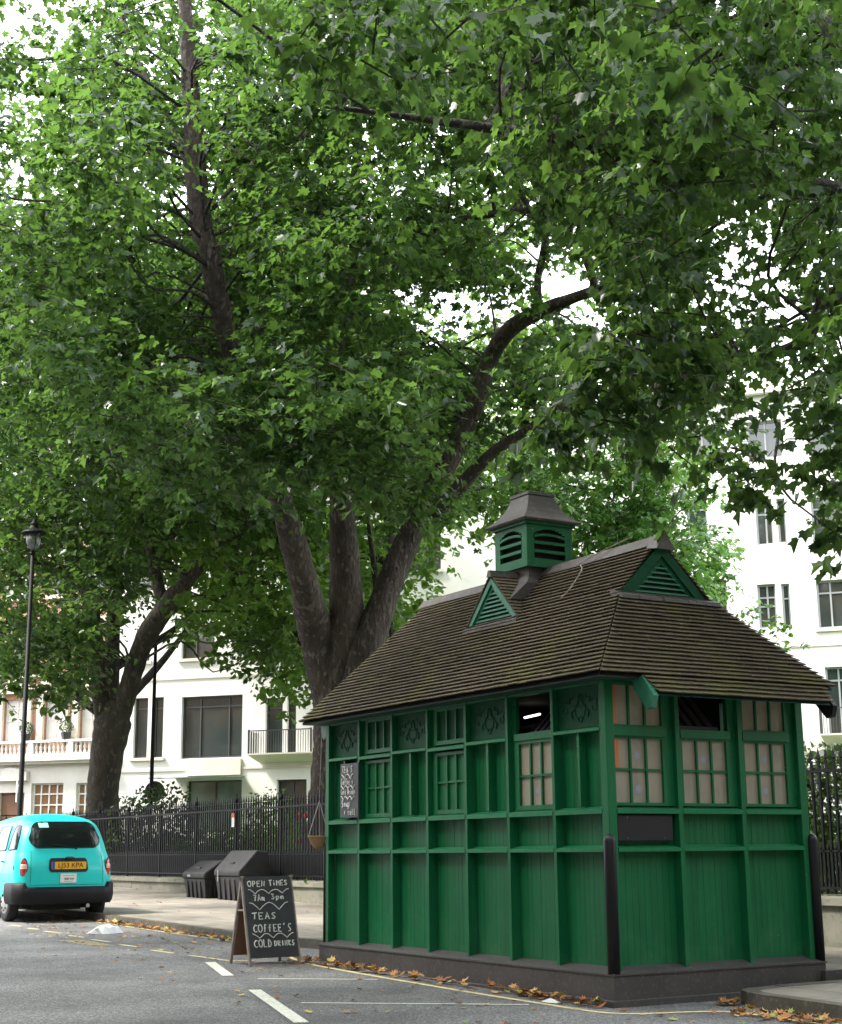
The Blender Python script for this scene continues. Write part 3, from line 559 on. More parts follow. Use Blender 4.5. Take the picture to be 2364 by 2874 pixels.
# verge tiles of the gablet
# small dormer on the long slope
DX, DY, DZ0, DZ1, DH = -2.88, .70, 3.985, 4.53, .50
b = MB()
zs = lambda y: ZE + (y + E_) * (ZR - ZE) / (YC + E_)
for s in (-1, 1):
    keep = RF; RF = MB(); yb = (DZ1 - ZE) * (YC + E_) / (ZR - ZE) - E_
    A0, A1 = (DX + s * (DH + .03), DY - .05, DZ0 - .02), (DX + s * (DH + .02), DY + .0, DZ0 - .0)
    f0 = lambda t, s=s: Vector((DX + s * (DH + .03) * (1 - t), DY - .06, DZ0 - .02 + (DZ1 - DZ0 + .03) * t)); f1 = lambda t, s=s: Vector((DX + s * (DH + .03) * (1 - t), max(DY - .04, DY - .02 + (yb - DY) * t), DZ0 - .02 + (DZ1 - DZ0 + .03) * t))
    if s > 0: course(f0(0), f1(0) + Vector((0, .1, 0)), f0(1), f1(1), 13, .2, f0, lambda t, f1=f1: f1(t) + Vector((0, .08, 0)), th=.018)
    else: course(f1(0) + Vector((0, .1, 0)), f0(0), f1(1), f0(1), 13, .2, lambda t, f1=f1: f1(t) + Vector((0, .08, 0)), f0, th=.018)
    RF.build('dormer_roof', M['tile'], rf, tones=True); RF = keep
g2 = gable('y', DX, DH, DZ0, DZ1 - .03, DY, 'teal', 'dark', 7, .055, 'dormer_gable')
b = MB(); b.hexa([(DX - .05, DY - .08, DZ1 - .03), (DX + .05, DY - .08, DZ1 - .03), (DX + .05, YC - .2, DZ1 - .01), (DX - .05, YC - .2, DZ1 - .01), (DX - .02, DY - .08, DZ1 + .05), (DX + .02, DY - .08, DZ1 + .05), (DX + .02, YC - .2, DZ1 + .06), (DX - .02, YC - .2, DZ1 + .06)])
b.hexa([(DX - DH - .06, DY - .10, DZ0 - .08), (DX + DH + .06, DY - .10, DZ0 - .08), (DX + DH + .05, DY + .02, DZ0 - .06), (DX - DH - .05, DY + .02, DZ0 - .06), (DX - DH - .06, DY - .10, DZ0 - .045), (DX + DH + .06, DY - .10, DZ0 - .045), (DX + DH + .05, DY + .02, DZ0 + .015), (DX - DH - .05, DY + .02, DZ0 + .015)])
b.build('dormer_flashing', M['lead'], rf)
# cupola
CX_, CY_ = -2.92, YC; CU = MB()
for (ha, za), (hb, zb) in zip([(.62, 4.20), (.36, 4.42), (.275, 4.52)], [(.36, 4.42), (.275, 4.52), (.265, 4.66)]):
    q = [(-1, -1), (1, -1), (1, 1), (-1, 1)]; CU.add([(CX_ + a * ha * (.62 if za < 4.3 else 1), CY_ + c_ * ha, za) for a, c_ in q] + [(CX_ + a * hb, CY_ + c_ * hb, zb) for a, c_ in q], [(i, (i + 1) % 4, 4 + (i + 1) % 4, 4 + i) for i in range(4)])
cup = CU.build('cupola', M['lead'], SH)
b = MB(); b.box(CX_ - .27, CX_ + .27, CY_ - .27, CY_ + .27, 4.66, 5.14); b.build('cupola_core', M['dark'], cup)
b = MB(); h = .335
b.box(CX_ - h, CX_ + h, CY_ - h, CY_ + h, 4.62, 4.655)
for s in (-1, 1):
    for r_ in (-1, 1): b.box(CX_ + s * (h - .035) - .03, CX_ + s * (h - .035) + .03, CY_ + r_ * (h - .035) - .03, CY_ + r_ * (h - .035) + .03, 4.655, 5.17)
b.box(CX_ - h - .025, CX_ + h + .025, CY_ - h - .025, CY_ + h + .025, 5.13, 5.185)
def cface(b, fn):
    # fn(u, d, z): u across the face -h..h ; d out
    W_ = h - .065
    def bx(u0, u1, z0, z1, d0=-.05, d1=-.004):
        p = [fn(u, d, z) for z in (z0, z1) for (u, d) in ((u0, d0), (u1, d0), (u1, d1), (u0, d1))]; b.hexa(p)
    bx(-W_, W_, 4.655, 4.725); bx(-W_, -W_ + .045, 4.725, 5.13); bx(W_ - .045, W_, 4.725, 5.13)
    for i in range(10):   # arched head and its inner band
        u0 = -W_ + .045 + (2 * W_ - .09) * i / 10; u1 = u0 + (2 * W_ - .09) / 10; um = (u0 + u1) / 2 / (W_ - .045)
        bx(u0, u1, 5.085 - .07 * um * um, 5.13); bx(u0, u1, 5.0 - .03 * um * um, 5.03 - .03 * um * um, -.04, .004)
    for z in (4.81, 4.915): bx(-W_ + .045, W_ - .045, z - .018, z + .018, -.045, .0)
for fn in (lambda u, d, z: (CX_ + u, CY_ - h - d, z), lambda u, d, z: (CX_ + h + d, CY_ + u, z), lambda u, d, z: (CX_ - u, CY_ + h + d, z), lambda u, d, z: (CX_ - h - d, CY_ - u, z)): cface(b, fn)
b.build('louvre_box', M['green'], cup)
b = MB(); pr_ = [(.40, 5.165), (.42, 5.185), (.405, 5.20), (.355, 5.235), (.30, 5.29), (.25, 5.36), (.21, 5.44), (.185, 5.52), (.18, 5.525), (.195, 5.53), (.195, 5.565), (.17, 5.575)]
q = [(-1, -1), (1, -1), (1, 1), (-1, 1)]
vs = [(CX_ + a * r, CY_ + c_ * r, z) for r, z in pr_ for a, c_ in q]
b.add(vs, [(i * 4 + k, i * 4 + (k + 1) % 4, (i + 1) * 4 + (k + 1) % 4, (i + 1) * 4 + k) for i in range(len(pr_) - 1) for k in range(4)] + [(3, 2, 1, 0), tuple(range(len(vs) - 4, len(vs)))])
b.build('cupola_roof', M['lead'], cup)
# twig lying over the ridge
b = MB(); b.tube(smoothline([(-1.75, 1.1, 4.50), (-1.6, 1.0, 4.40), (-1.55, .8, 4.18), (-1.62, .72, 4.07)], 3), .008, 5); b.tube(smoothline([(-1.78, 1.08, 4.5), (-1.5, 1.2, 4.62), (-1.1, 1.32, 4.72)], 3), .006, 5); b.tube([(-1.3, 1.28, 4.68), (-1.2, 1.2, 4.75)], .004, 4)
tag(b.build('fallen_twig', M['woodframe']), 'bare pale twig lying over the shelter roof near the ridge', 'twig')
# ---------------------------------------------------------------- chalk lettering
GL = {
 'O': [[(.5, 1), (.15, .85), (.02, .5), (.2, .1), (.55, 0), (.9, .3), (.95, .7), (.7, .97), (.45, 1)]],
 'P': [[(.1, 0), (.12, 1), (.7, .95), (.8, .7), (.6, .48), (.12, .45)]], 'E': [[(.85, 1), (.1, .97), (.08, 0), (.85, .02)], [(.1, .5), (.7, .52)]],
 'N': [[(.05, 0), (.1, 1), (.8, .02), (.88, 1)]], 'T': [[(0, .95), (1, 1)], [(.5, .97), (.42, 0)]], 'i': [[(.4, .6), (.38, 0)], [(.4, .85), (.44, .92)]],
 'M': [[(.02, 0), (.1, .95), (.45, .35), (.8, .95), (.9, 0)]], 'S': [[(.85, .92), (.4, 1), (.12, .75), (.45, .5), (.8, .3), (.55, .02), (.08, .08)]],
 'A': [[(.0, 0), (.45, 1), (.9, 0)], [(.2, .38), (.72, .38)]], 'C': [[(.9, .85), (.5, 1), (.12, .65), (.12, .25), (.5, 0), (.95, .12)]], 'F': [[(.1, 0), (.12, 1), (.85, 1)], [(.1, .52), (.7, .54)]],
 "'": [[(.4, 1.15), (.3, .85)]], 'L': [[(.1, 1), (.1, 0), (.85, .02)]], 'D': [[(.1, 0), (.1, 1), (.6, .9), (.9, .5), (.6, .08), (.1, 0)]], 'R': [[(.1, 0), (.1, 1), (.7, .92), (.72, .6), (.12, .48), (.85, 0)]],
 'I': [[(.4, 1), (.4, 0)]], 'K': [[(.1, 1), (.1, 0)], [(.8, 1), (.12, .48), (.85, 0)]], '7': [[(.05, .98), (.85, 1), (.4, 0)], [(.2, .5), (.75, .52)]], '3': [[(.1, .95), (.7, .98), (.4, .58), (.8, .35), (.5, 0), (.1, .08)]],
 'a': [[(.8, .6), (.35, .65), (.1, .3), (.35, 0), (.75, .2), (.8, .6), (.85, 0)]], 'm': [[(.05, 0), (.08, .6), (.35, .62), (.45, 0), (.45, .5), (.75, .62), (.85, 0)]], 'p': [[(.1, -.3), (.12, .6), (.6, .65), (.8, .35), (.55, .02), (.12, .05)]],
 'o': [[(.45, .62), (.1, .4), (.2, .05), (.6, 0), (.8, .35), (.45, .62)]], 'f': [[(.75, .95), (.4, 1), (.32, 0)], [(.1, .55), (.65, .57)]], 'e': [[(.1, .32), (.75, .38), (.5, .65), (.12, .4), (.25, .03), (.75, .06)]], 's': [[(.7, .58), (.25, .6), (.35, .35), (.7, .2), (.2, 0)]],
 'l': [[(.3, 1), (.3, .1), (.5, 0)]], 'd': [[(.75, 1), (.75, 0)], [(.75, .5), (.3, .6), (.1, .25), (.4, 0), (.75, .15)]], 'r': [[(.15, .6), (.2, 0)], [(.2, .4), (.65, .62)]], 'n': [[(.1, .6), (.12, 0)], [(.12, .4), (.5, .62), (.75, 0)]], 'k': [[(.1, 1), (.1, 0)], [(.6, .6), (.12, .28), (.7, 0)]], 'u': [[(.1, .6), (.15, .1), (.5, 0), (.75, .6), (.8, 0)]], '+': [[(.1, .4), (.8, .42)], [(.45, .75), (.42, .05)]],
}
def chalk(b, fn, u, v, txt, h, adv, r=.0075, slope=0, jit=.05):
    for i, ch in enumerate(txt):
        if ch != ' ':
            for st in GL[ch]:
                P = [fn(u + (i + x * .78 + rnd.uniform(-jit, jit)) * adv, v + (y + rnd.uniform(-jit, jit)) * h + slope * i) for x, y in st]; b.tube(P, r, 5)
def wave(b, fn, u0, u1, v, n, amp, r=.006):
    P = []
    for i in range(n * 6 + 1):
        t = i / (n * 6); P.append(fn(u0 + (u1 - u0) * t, v + amp * (abs(math.cos(math.pi * n * t)) - .5) + .004 * rnd.uniform(-1, 1)))
    b.tube(P, r, 5)
# A-board on the road: faces +x
z0 = G(-5.7)
AB = thing('pavement_sign', (-5.95, -.73, z0), 'black chalk A board on the road listing open times, teas and cold drinks', 'A board')
yA, yB = -1.06, -.40
fp = lambda y, t, o=0: Vector((-5.94 + .30 * (1 - t) + o, y, z0 + 1.05 * t))   # front leaf, t 0..1 up
bp_ = lambda y, t, o=0: Vector((-5.96 - .30 * (1 - t) + o, y, z0 + 1.05 * t))
def leaf_panel(F, y0, y1, t0, t1, th, nm, m, par):
    b = MB(); q = [F(y0, t0), F(y1, t0), F(y1, t1), F(y0, t1)]; b.prism(q, (th, 0, 0)); return b.build(nm, m, par)
fpn = leaf_panel(fp, yA + .005, yB - .005, .09, 1.0, -.012, 'chalk_panel', M['chalkboard'], AB)
for F, nm, dx in ((fp, 'front_leg', -.03), (bp_, 'rear_leg', .03)):
    for y in (yA, yB):
        b = MB(); b.beam(F(y, 0, dx * .6), F(y, 1.0, dx * .6), .035, .03, up=(1, 0, 0)); b.build(nm, M['woodframe'], AB)
leaf_panel(bp_, yA + .01, yB - .01, .1, .98, .01, 'back_panel', M['hard'], AB)
b = MB(); b.beam(fp(yA, .62, -.03), bp_(yA, .62, .03), .02, .02); b.build('stay', M['woodframe'], AB)
side = MB(); 
def fa(u, v): p = fp(yA + .03 + u, .09 + v / 1.05, .004); return p
b = MB(); WW = .60
chalk(b, fa, .03, .835, 'OPEN', .065, .062); chalk(b, fa, .32, .845, 'TiMES', .06, .052)
wave(b, fa, .03, .58, .775, 3, .05); chalk(b, fa, .09, .665, '7Am', .07, .055); chalk(b, fa, .33, .68, '3pm', .06, .062); wave(b, fa, .03, .55, .60, 2, .085)
chalk(b, fa, .05, .45, 'TEAS', .075, .085); chalk(b, fa, .05, .30, "COffEE'S", .085, .066); wave(b, fa, .03, .58, .255, 3, .055)
chalk(b, fa, .04, .125, 'COLD', .085, .062); chalk(b, fa, .31, .135, 'DRINKS', .06, .047)
b.build('chalk_writing', M['chalk'], fpn)
# wall menu board
WB = thing('menu_board', (-5.07, .02, 1.79), 'small tall chalkboard menu hung at the left end of the shelter wall', 'chalkboard')
b = MB(); b.box(-5.31, -4.845, -.035, -.012, 1.795, 2.455); o = b.build('board', M['chalkboard'], WB); bev(o, .006)
fn = lambda u, v: Vector((-5.30 + u, -.038, 1.80 + v))
b = MB(); chalk(b, fn, .05, .545, "TEA'S", .075, .055, .0068); wave(b, fn, .03, .33, .50, 2, .05, .0068); chalk(b, fn, .02, .40, "Coffee's", .075, .04, .0068); wave(b, fn, .02, .38, .365, 3, .045, .0068)
chalk(b, fn, .02, .28, 'Cold Drinks', .065, .034, .005); wave(b, fn, .02, .36, .235, 3, .04, .0068); chalk(b, fn, .04, .13, 'Soup', .08, .055, .0068); chalk(b, fn, .10, .03, '+ roll', .075, .05, .0068)
b.build('chalk_writing', M['chalk'], WB)
# hanging basket
HB = thing('hanging_basket', (-5.98, .02, 1.43), 'empty wicker hanging basket on chains at the left end of the shelter', 'hanging basket')
b = MB(); b.lathe((-5.98, .02, 1.43), [(.05, 0), (.085, .03), (.115, .085), (.145, .15), (.155, .155), (.145, .16), (.13, .15), (.10, .08), (.05, .03)], 20); b.build('basket', M['wicker'], HB)
b = MB()
for k in range(3):
    a = k * 2.09 + .5; b.tube([(-5.98 + .15 * math.cos(a), .02 + .15 * math.sin(a), 1.585), (-5.98, .02, 2.02)], .006, 5)
b.tube([(-5.98, .02, 2.02), (-5.98, .045, 2.84)], .004, 5); b.build('chain', M['chain'], HB)

# ---------------------------------------------------------------- railings behind the pavement
def wallpiece(): 
    b = MB(); x = -75.0
    while x < 16:
        w_ = min(rnd.uniform(1.7, 1.9), 16 - x); e = rnd.uniform(-.006, .006)
        b.box(x + .003, x + w_ - .003, 5.86 + e, 6.14, min(G(x), G(x + w_)), .66); b.hexa([(x + .002, 5.80, .661), (x + w_ - .002, 5.80, .661), (x + w_ - .002, 6.18, .661), (x + .002, 6.18, .661), (x + .004, 5.81, .75), (x + w_ - .004, 5.81, .75), (x + w_ - .004, 6.17, .79), (x + .004, 6.17, .79)]); x += w_
    return b
tag(wallpiece().build('dwarf_wall', M['stone']), 'low mossy stone wall under the black iron railings', 'wall')
FE = thing('iron_railings', (-20, 6, .79), 'black spear topped iron railings along the square garden', 'railings')
YR = 6.0; sec = 2.43; x = -72.9
nbars = 18; stp = sec / nbars; SEC = []
while x < 14.5:
    b = MB()
    b.box(x, x + sec, YR - .022, YR + .022, 2.36, 2.40); b.box(x, x + sec, YR - .02, YR + .02, .86, .89); b.box(x, x + sec, YR - .016, YR + .016, 1.33, 1.355)
    for i in range(1, nbars):
        bx = x + i * stp; b.box(bx - .016, bx + .016, YR - .016, YR + .016, .80, 2.52)
        b.add([(bx - .03, YR - .012, 2.55), (bx + .03, YR - .012, 2.55), (bx + .03, YR + .012, 2.55), (bx - .03, YR + .012, 2.55), (bx, YR, 2.70), (bx - .01, YR, 2.515)], [(0, 1, 4), (1, 2, 4), (2, 3, 4), (3, 0, 4), (1, 0, 5), (2, 1, 5), (3, 2, 5), (0, 3, 5)])
        b.box(bx - .022, bx + .022, YR - .018, YR + .018, 2.50, 2.515)
    for i in range(nbars):
        bx = x + (i + .5) * stp; b.box(bx - .013, bx + .013, YR - .013, YR + .013, .87, 1.37)
        b.add([(bx - .02, YR - .01, 1.38), (bx + .02, YR - .01, 1.38), (bx + .02, YR + .01, 1.38), (bx - .02, YR + .01, 1.38), (bx, YR, 1.46), (bx, YR, 1.36)], [(0, 1, 4), (1, 2, 4), (2, 3, 4), (3, 0, 4), (1, 0, 5), (2, 1, 5), (3, 2, 5), (0, 3, 5)])
    b.build('railing_panel', M['iron'], FE)
    b = MB(); b.box(x - .026, x + .026, YR - .026, YR + .026, .78, 2.50); b.lathe((x, YR, 2.50), [(.035, 0), (.02, .03), (.045, .07), (.05, .11), (.03, .15), (.012, .18), (.02, .21), (.004, .27)], 8)
    b.beam((x, YR + .05, .8), (x, YR + .35, 2.3), .02, .02) if int(round((x + 72.9) / sec)) % 3 == 0 else None
    b.build('standard', M['iron'], FE); x += sec
b = MB(); b.box(-22.05, -21.90, 5.955, 5.965, 1.98, 2.30); nt_ = b.build('notice', M['paper']); tag(nt_, 'small white and orange notice tied to the railings', 'notice')
b = MB(); b.box(-22.05, -21.90, 5.948, 5.954, 2.20, 2.302); b.build('orange_band', M['orange'], nt_)

# ---------------------------------------------------------------- grit bins
def gritbin(x0, x1, y0, y1, zb, rim, top, slope_front, label, name='grit_bin'):
    g = thing(name, ((x0 + x1) / 2, (y0 + y1) / 2, zb), label, 'grit bin', 'black plastic grit bins by the railings')
    b = MB(); i = .10
    b.hexa([(x0 + i, y0 + i, zb), (x1 - i, y0 + i, zb), (x1 - i, y1 - i, zb), (x0 + i, y1 - i, zb), (x0 + .03, y0 + .03, rim), (x1 - .03, y0 + .03, rim), (x1 - .03, y1 - .03, rim), (x0 + .03, y1 - .03, rim)])
    n = 4
    for k in range(n):
        xa = x0 + i + .06 + (x1 - x0 - 2 * i - .12) * k / n; xb = xa + (x1 - x0 - 2 * i - .12) / n * .5
        b.hexa([(xa, y0 + .055, zb), (xb, y0 + .055, zb), (xb, y0 + i + .01, zb), (xa, y0 + i + .01, zb), (xa, y0 + .02, rim - .05), (xb, y0 + .02, rim - .05), (xb, y0 + .06, rim - .05), (xa, y0 + .06, rim - .05)])
        ya = y0 + i + .06 + (y1 - y0 - 2 * i - .12) * k / n; yb = ya + (y1 - y0 - 2 * i - .12) / n * .5
        b.hexa([(x1 - i - .01, ya, zb), (x1 - .055, ya, zb), (x1 - .055, yb, zb), (x1 - i - .01, yb, zb), (x1 - .06, ya, rim - .05), (x1 - .02, ya, rim - .05), (x1 - .02, yb, rim - .05), (x1 - .06, yb, rim - .05)])
    o = b.build('tub', M['binp'], g); bev(o, .012)
    b = MB(); yt = y0 + (y1 - y0) * .55
    b.prism([(x0, y0, rim + .002), (x0, y0, rim + .14), (x0, yt, top), (x0, y1 - .06, top - .03), (x0, y1, rim + .16), (x0, y1, rim + .002)], (x1 - x0, 0, 0)); o = b.build('lid', M['binp'], g); bev(o, .05, 4)
    b = MB(); xm = (x0 + x1) / 2; d = Vector((0, yt - y0, top - rim - .14)); a = Vector((xm - .12, y0, rim + .15)) + d * .35; c = Vector((xm + .12, y0, rim + .15)) + d * .35; b.beam(a, c, .05, .03); b.build('lid_handle', M['black'], g)
    b = MB(); b.box(xm - .10 - .22, xm + .08 - .22, y0 - .006, y0 - .001, rim + .05, rim + .10) if slope_front else b.box(x0 + .25, x0 + .29, y0 - .01, y0 - .002, rim - .1, rim + .14); b.build('hasp', M['chain'], g)
    return g
gritbin(-22.35, -21.05, 4.85, 5.65, G(-21.7) + .12, .80, 1.22, True, 'smaller black plastic grit bin left of the taller one by the railings')
gritbin(-20.75, -19.35, 4.95, 5.72, G(-20) + .12, .86, 1.44, False, 'taller black grit bin with sloping lid nearest the chalk A board')

# ---------------------------------------------------------------- street lamp, signs on poles
LP = thing('street_lamp', (-22.75, 1.05, G(-22.7) + .12), 'tall slim black street lamp standing behind the turquoise taxi', 'street lamp')
lx, ly, lz = -22.75, 1.05, G(-22.7) + .12
b = MB(); b.tube([(lx, ly, lz), (lx, ly, lz + 1.1), (lx, ly, lz + 1.15), (lx, ly, 8.25)], [.085, .08, .06, .045], 12); b.lathe((lx, ly, lz), [(.12, 0), (.12, .2), (.085, .3)], 12); b.build('pole', M['iron'], LP, smooth=True)
b = MB(); b.lathe((lx, ly, 8.25), [(.05, 0), (.07, .05), (.03, .10)], 10)
for a in (0, 1.57, 3.14, 4.71): b.tube([(lx + .03 * math.cos(a), ly + .03 * math.sin(a), 8.30), (lx + .17 * math.cos(a), ly + .17 * math.sin(a), 8.5), (lx + .19 * math.cos(a), ly + .19 * math.sin(a), 8.78)], .010, 5)
b.lathe((lx, ly, 8.76), [(.28, 0), (.29, .02), (.27, .05), (.12, .13), (.09, .2), (.10, .24), (.05, .3), (.02, .36), (.004, .42)], 18); b.build('lantern_hood', M['iron'], LP)
b = MB(); b.lathe((lx, ly, 8.36), [(.05, 0), (.13, .06), (.175, .18), (.19, .40)], 18); b.build('lantern_bowl', M['lglass'], LP, smooth=True)
b = MB(); b.box(lx - .17, lx - .085, ly - .06, ly - .05, 2.55, 3.02); b.box(lx - .12, lx - .03, ly - .05, ly + .04, 2.9, 2.93); tag(b.build('parking_plate', M['paper']), 'narrow white parking plate clamped to the black street lamp', 'sign plate')
SP = thing('sign_post', (-34.8, 8.8, .4), 'thin dark pole with a round sign seen from behind, over the shrubs', 'sign post')
b = MB(); b.tube([(-34.8, 8.8, .3), (-34.3, 8.6, 10.5)], [.075, .05], 10); b.build('pole', M['iron'], SP)
b = MB(); nrm = Vector((-.84, .5, 0)); cc = Vector((-34.72, 8.9, 3.32)) - nrm * .1; u_ = Vector((.5, .84, 0)); q = [cc + u_ * .33 * math.cos(k * math.pi / 14) + Vector((0, 0, .33 * math.sin(k * math.pi / 14))) for k in range(28)]; b.prism(q, nrm * .02); b.beam(cc - u_ * .22 + Vector((0, 0, .42)), cc + u_ * .22 + Vector((0, 0, .42)), .04, .03); b.build('sign_disc', M['frame_d'], SP)

# ---------------------------------------------------------------- small things on the road
b = MB(); n = 14; vs = [(-12.5, -.45, G(-12.5) + .15)]
for k in range(3):
    for j in range(n):
        a = 2 * math.pi * j / n; r = (.08, .19, .27)[k] * rnd.uniform(.75, 1.25); vs.append((-12.5 + r * math.cos(a) * .75, -.45 + r * math.sin(a) * .95, G(-12.5) + (.12, .09, .005)[k] * rnd.uniform(.7, 1.3)))
fs = [(0, 1 + j, 1 + (j + 1) % n) for j in range(n)] + [(1 + k * n + j, 1 + (k + 1) * n + j, 1 + (k + 1) * n + (j + 1) % n, 1 + k * n + (j + 1) % n) for k in range(2) for j in range(n)]
b.add(vs, fs); tag(b.build('plastic_bag', M['polyb'], smooth=False), 'crumpled white plastic bag lying on the road behind the taxi', 'plastic bag')
b = MB(); n = 10; cx0, cy0 = -.62, -.28; z_ = G(-.6)
vs = [(cx0, cy0, z_ + .045)] + [(cx0 + .15 * math.cos(6.28 * j / n) * rnd.uniform(.9, 1.1), cy0 + .055 * math.sin(6.28 * j / n), z_ + .008) for j in range(n)]
b.add(vs, [(0, 1 + j, 1 + (j + 1) % n) for j in range(n)]); tag(b.build('paper_scrap', M['paper']), 'folded scrap of white paper at the foot of the shelter plinth', 'paper')
def litter(spots, name, label=None):
    b = MB()
    out = [(0, -.5), (.18, -.28), (.48, -.32), (.3, -.05), (.55, .15), (.22, .2), (0, .55), (-.22, .2), (-.55, .15), (-.3, -.05), (-.48, -.32), (-.18, -.28)]
    for (x, y, hmax) in spots:
        s = rnd.uniform(.045, .10); a = rnd.uniform(0, 6.28); tilt = rnd.uniform(-.7, .7) if hmax > .02 else rnd.uniform(-.25, .25); cu = rnd.uniform(.1, .6); z = G(x) + .008 + rnd.uniform(0, hmax)
        vs = []
        for u, v in out + [(0, 0)]:
            px, py, pz = u * s, v * s, cu * s * (u * u + v * v) + .0; pz += tilt * px
            vs.append((x + px * math.cos(a) - py * math.sin(a), y + px * math.sin(a) + py * math.cos(a), z + max(0, pz + abs(tilt) * s * .3)))
        t = rnd.random() ** 1.0; n = len(out); b.add(vs, [(i, (i + 1) % n, n) for i in range(n)], t)
    return tag(b.build(name, M['litter'], tones=True), kind='stuff')
S = []
for k in range(560):
    x = -6.3 + 6.3 * rnd.random() ** 1.1
    if rnd.random() > .45 + .5 * math.sin(x * 2.7 + 1) * math.sin(x * 1.1): continue
    d = abs(rnd.gauss(0, .055)); S.append((x, -.12 - .09 * min(1, (x + 6.5)) * 0 - .02 - d - (.06 if x < -3 else 0), .06 if d < .08 else .01))
for k in range(260): x = rnd.uniform(-15.5, -8.3); S.append((x, .50 + rnd.gauss(0, .06), .04))
for k in range(150): x = rnd.uniform(.9, 2.6); S.append((x, .62 + rnd.gauss(0, .13), .03))
for k in range(30): S.append((.42 + rnd.gauss(0, .06), .98 + rnd.gauss(0, .05), .03))
for k in range(260): x = rnd.uniform(-16, 3); S.append((x, rnd.uniform(-3.6, .4) * rnd.random() - .1, .004))
for k in range(60): x = rnd.gauss(-10.5, 2.2); S.append((x, rnd.gauss(-.8, .5), .004))
for k in range(90): x = rnd.uniform(-19, -15.6); S.append((x, rnd.gauss(.1, .25), .004))
S = [s_ for s_ in S if not (-5.9 < s_[0] < .12 and s_[1] > -.09) and not (-8.3 < s_[0] < -6.1 and s_[1] > .3)]
litter(S, 'fallen_leaves')
S = [(rnd.uniform(-30, -7), rnd.uniform(1.1, 5.6), .004) for k in range(70)]
o = litter(S, 'fallen_leaves'); o.location.z = .125
# ---------------------------------------------------------------- turquoise taxi, tail towards us
TX0 = -15.93; TZ = G(-17); TY = -.01
TX = thing('taxi', (TX0, TY, TZ), 'turquoise black cab parked at the kerb with yellow rear number plate', 'taxi')
TX.scale = (1.045, 1.045, 1.045)
# local frame: X forward (world -x), Y left->world -y? keep y as world y ; mesh coords local with x negative forward
SLC = [(.30, .10, 4.46, .82), (.36, .03, 4.52, .865), (.50, .01, 4.56, .885), (.60, .01, 4.56, .885), (.75, .01, 4.52, .89), (.88, .02, 4.48, .888), (.98, .045, 4.44, .878), (1.07, .08, 4.34, .862), (1.13, .105, 3.95, .848), (1.17, .12, 3.45, .836), (1.22, .14, 3.25, .826), (1.35, .185, 3.08, .80), (1.50, .25, 2.90, .765), (1.60, .305, 2.76, .735), (1.67, .365, 2.64, .695), (1.73, .44, 2.52, .635), (1.78, .56, 2.36, .545), (1.82, .72, 2.15, .435), (1.85, .93, 1.9, .30), (1.865, 1.15, 1.7, .15)]
def ring_pts(z, xr, xf, w_, N=64):
    """rounded rectangle plan with slightly bowed tail; fixed point count"""
    r = min(.25 if z < 1.0 else .25 + (z - 1.0) * .12, w_ * .9); out = []; m = N // 4 // 2
    cr_ = [(-xr - r, w_ - r, 0), (-xf + r, w_ - r, 90), (-xf + r, -w_ + r, 180), (-xr - r, -w_ + r, 270)]
    arc = [[(cx + r * math.cos(R(a0 + 90 * k / (m - 1))), cy + r * math.sin(R(a0 + 90 * k / (m - 1)))) for k in range(m)] for cx, cy, a0 in cr_]
    P = []
    for i in range(4):
        P += arc[i]; a, c = arc[i][-1], arc[(i + 1) % 4][0]
        P += [(a[0] + (c[0] - a[0]) * (j + 1) / (m + 1), a[1] + (c[1] - a[1]) * (j + 1) / (m + 1)) for j in range(m)]
    for px_, py in P:
        bow = .045 * (1 - (py / w_) ** 2) if px_ > -1 else 0
        sw = .03 * math.sin(max(0, min(1, (-px_ - .1) / 1.2)) * math.pi / 2)
        out.append((px_ + bow * max(0, 1 + px_), py * (1 - .03 + sw), z))
    return out
b = MB(); vs = []; N = 64
for sl_ in SLC: vs += ring_pts(*sl_)
fs = [(i * N + k, i * N + (k + 1) % N, (i + 1) * N + (k + 1) % N, (i + 1) * N + k) for i in range(len(SLC) - 1) for k in range(N)] + [tuple(range(N))[::-1], tuple(range((len(SLC) - 1) * N, len(SLC) * N))]
b.add(vs, fs); body = b.build('body', M['taxi'], TX, smooth=True, local=True)
mm = body.modifiers.new('sub', 'SUBSURF'); mm.levels = 1; mm.render_levels = 1
WX = [-.74, -3.62]; WR = .335
cut = MB()
for wx in WX:
    cut.prism([(wx + .41 * math.cos(t), -1.2, .345 + .43 * math.sin(t)) for t in [k * math.pi / 16 for k in range(32)]], (0, 2.4, 0))
cb = cut.build('cutter', M['dark'], TX, local=True); cb.hide_render = True
bo = body.modifiers.new('arch', 'BOOLEAN'); bo.operation = 'DIFFERENCE'; bo.object = cb; bo.solver = 'EXACT'
bpy.context.view_layer.update(); dg = bpy.context.evaluated_depsgraph_get(); me = bpy.data.meshes.new_from_object(body.evaluated_get(dg)); body.modifiers.clear(); body.data = me; bpy.data.objects.remove(cb)
me.materials.clear(); me.materials.append(M['taxi'])
for p in me.polygons: p.use_smooth = True; p.material_index = 0
bvh = BVHTree.FromPolygons([v.co for v in me.vertices], [tuple(p.vertices) for p in me.polygons])
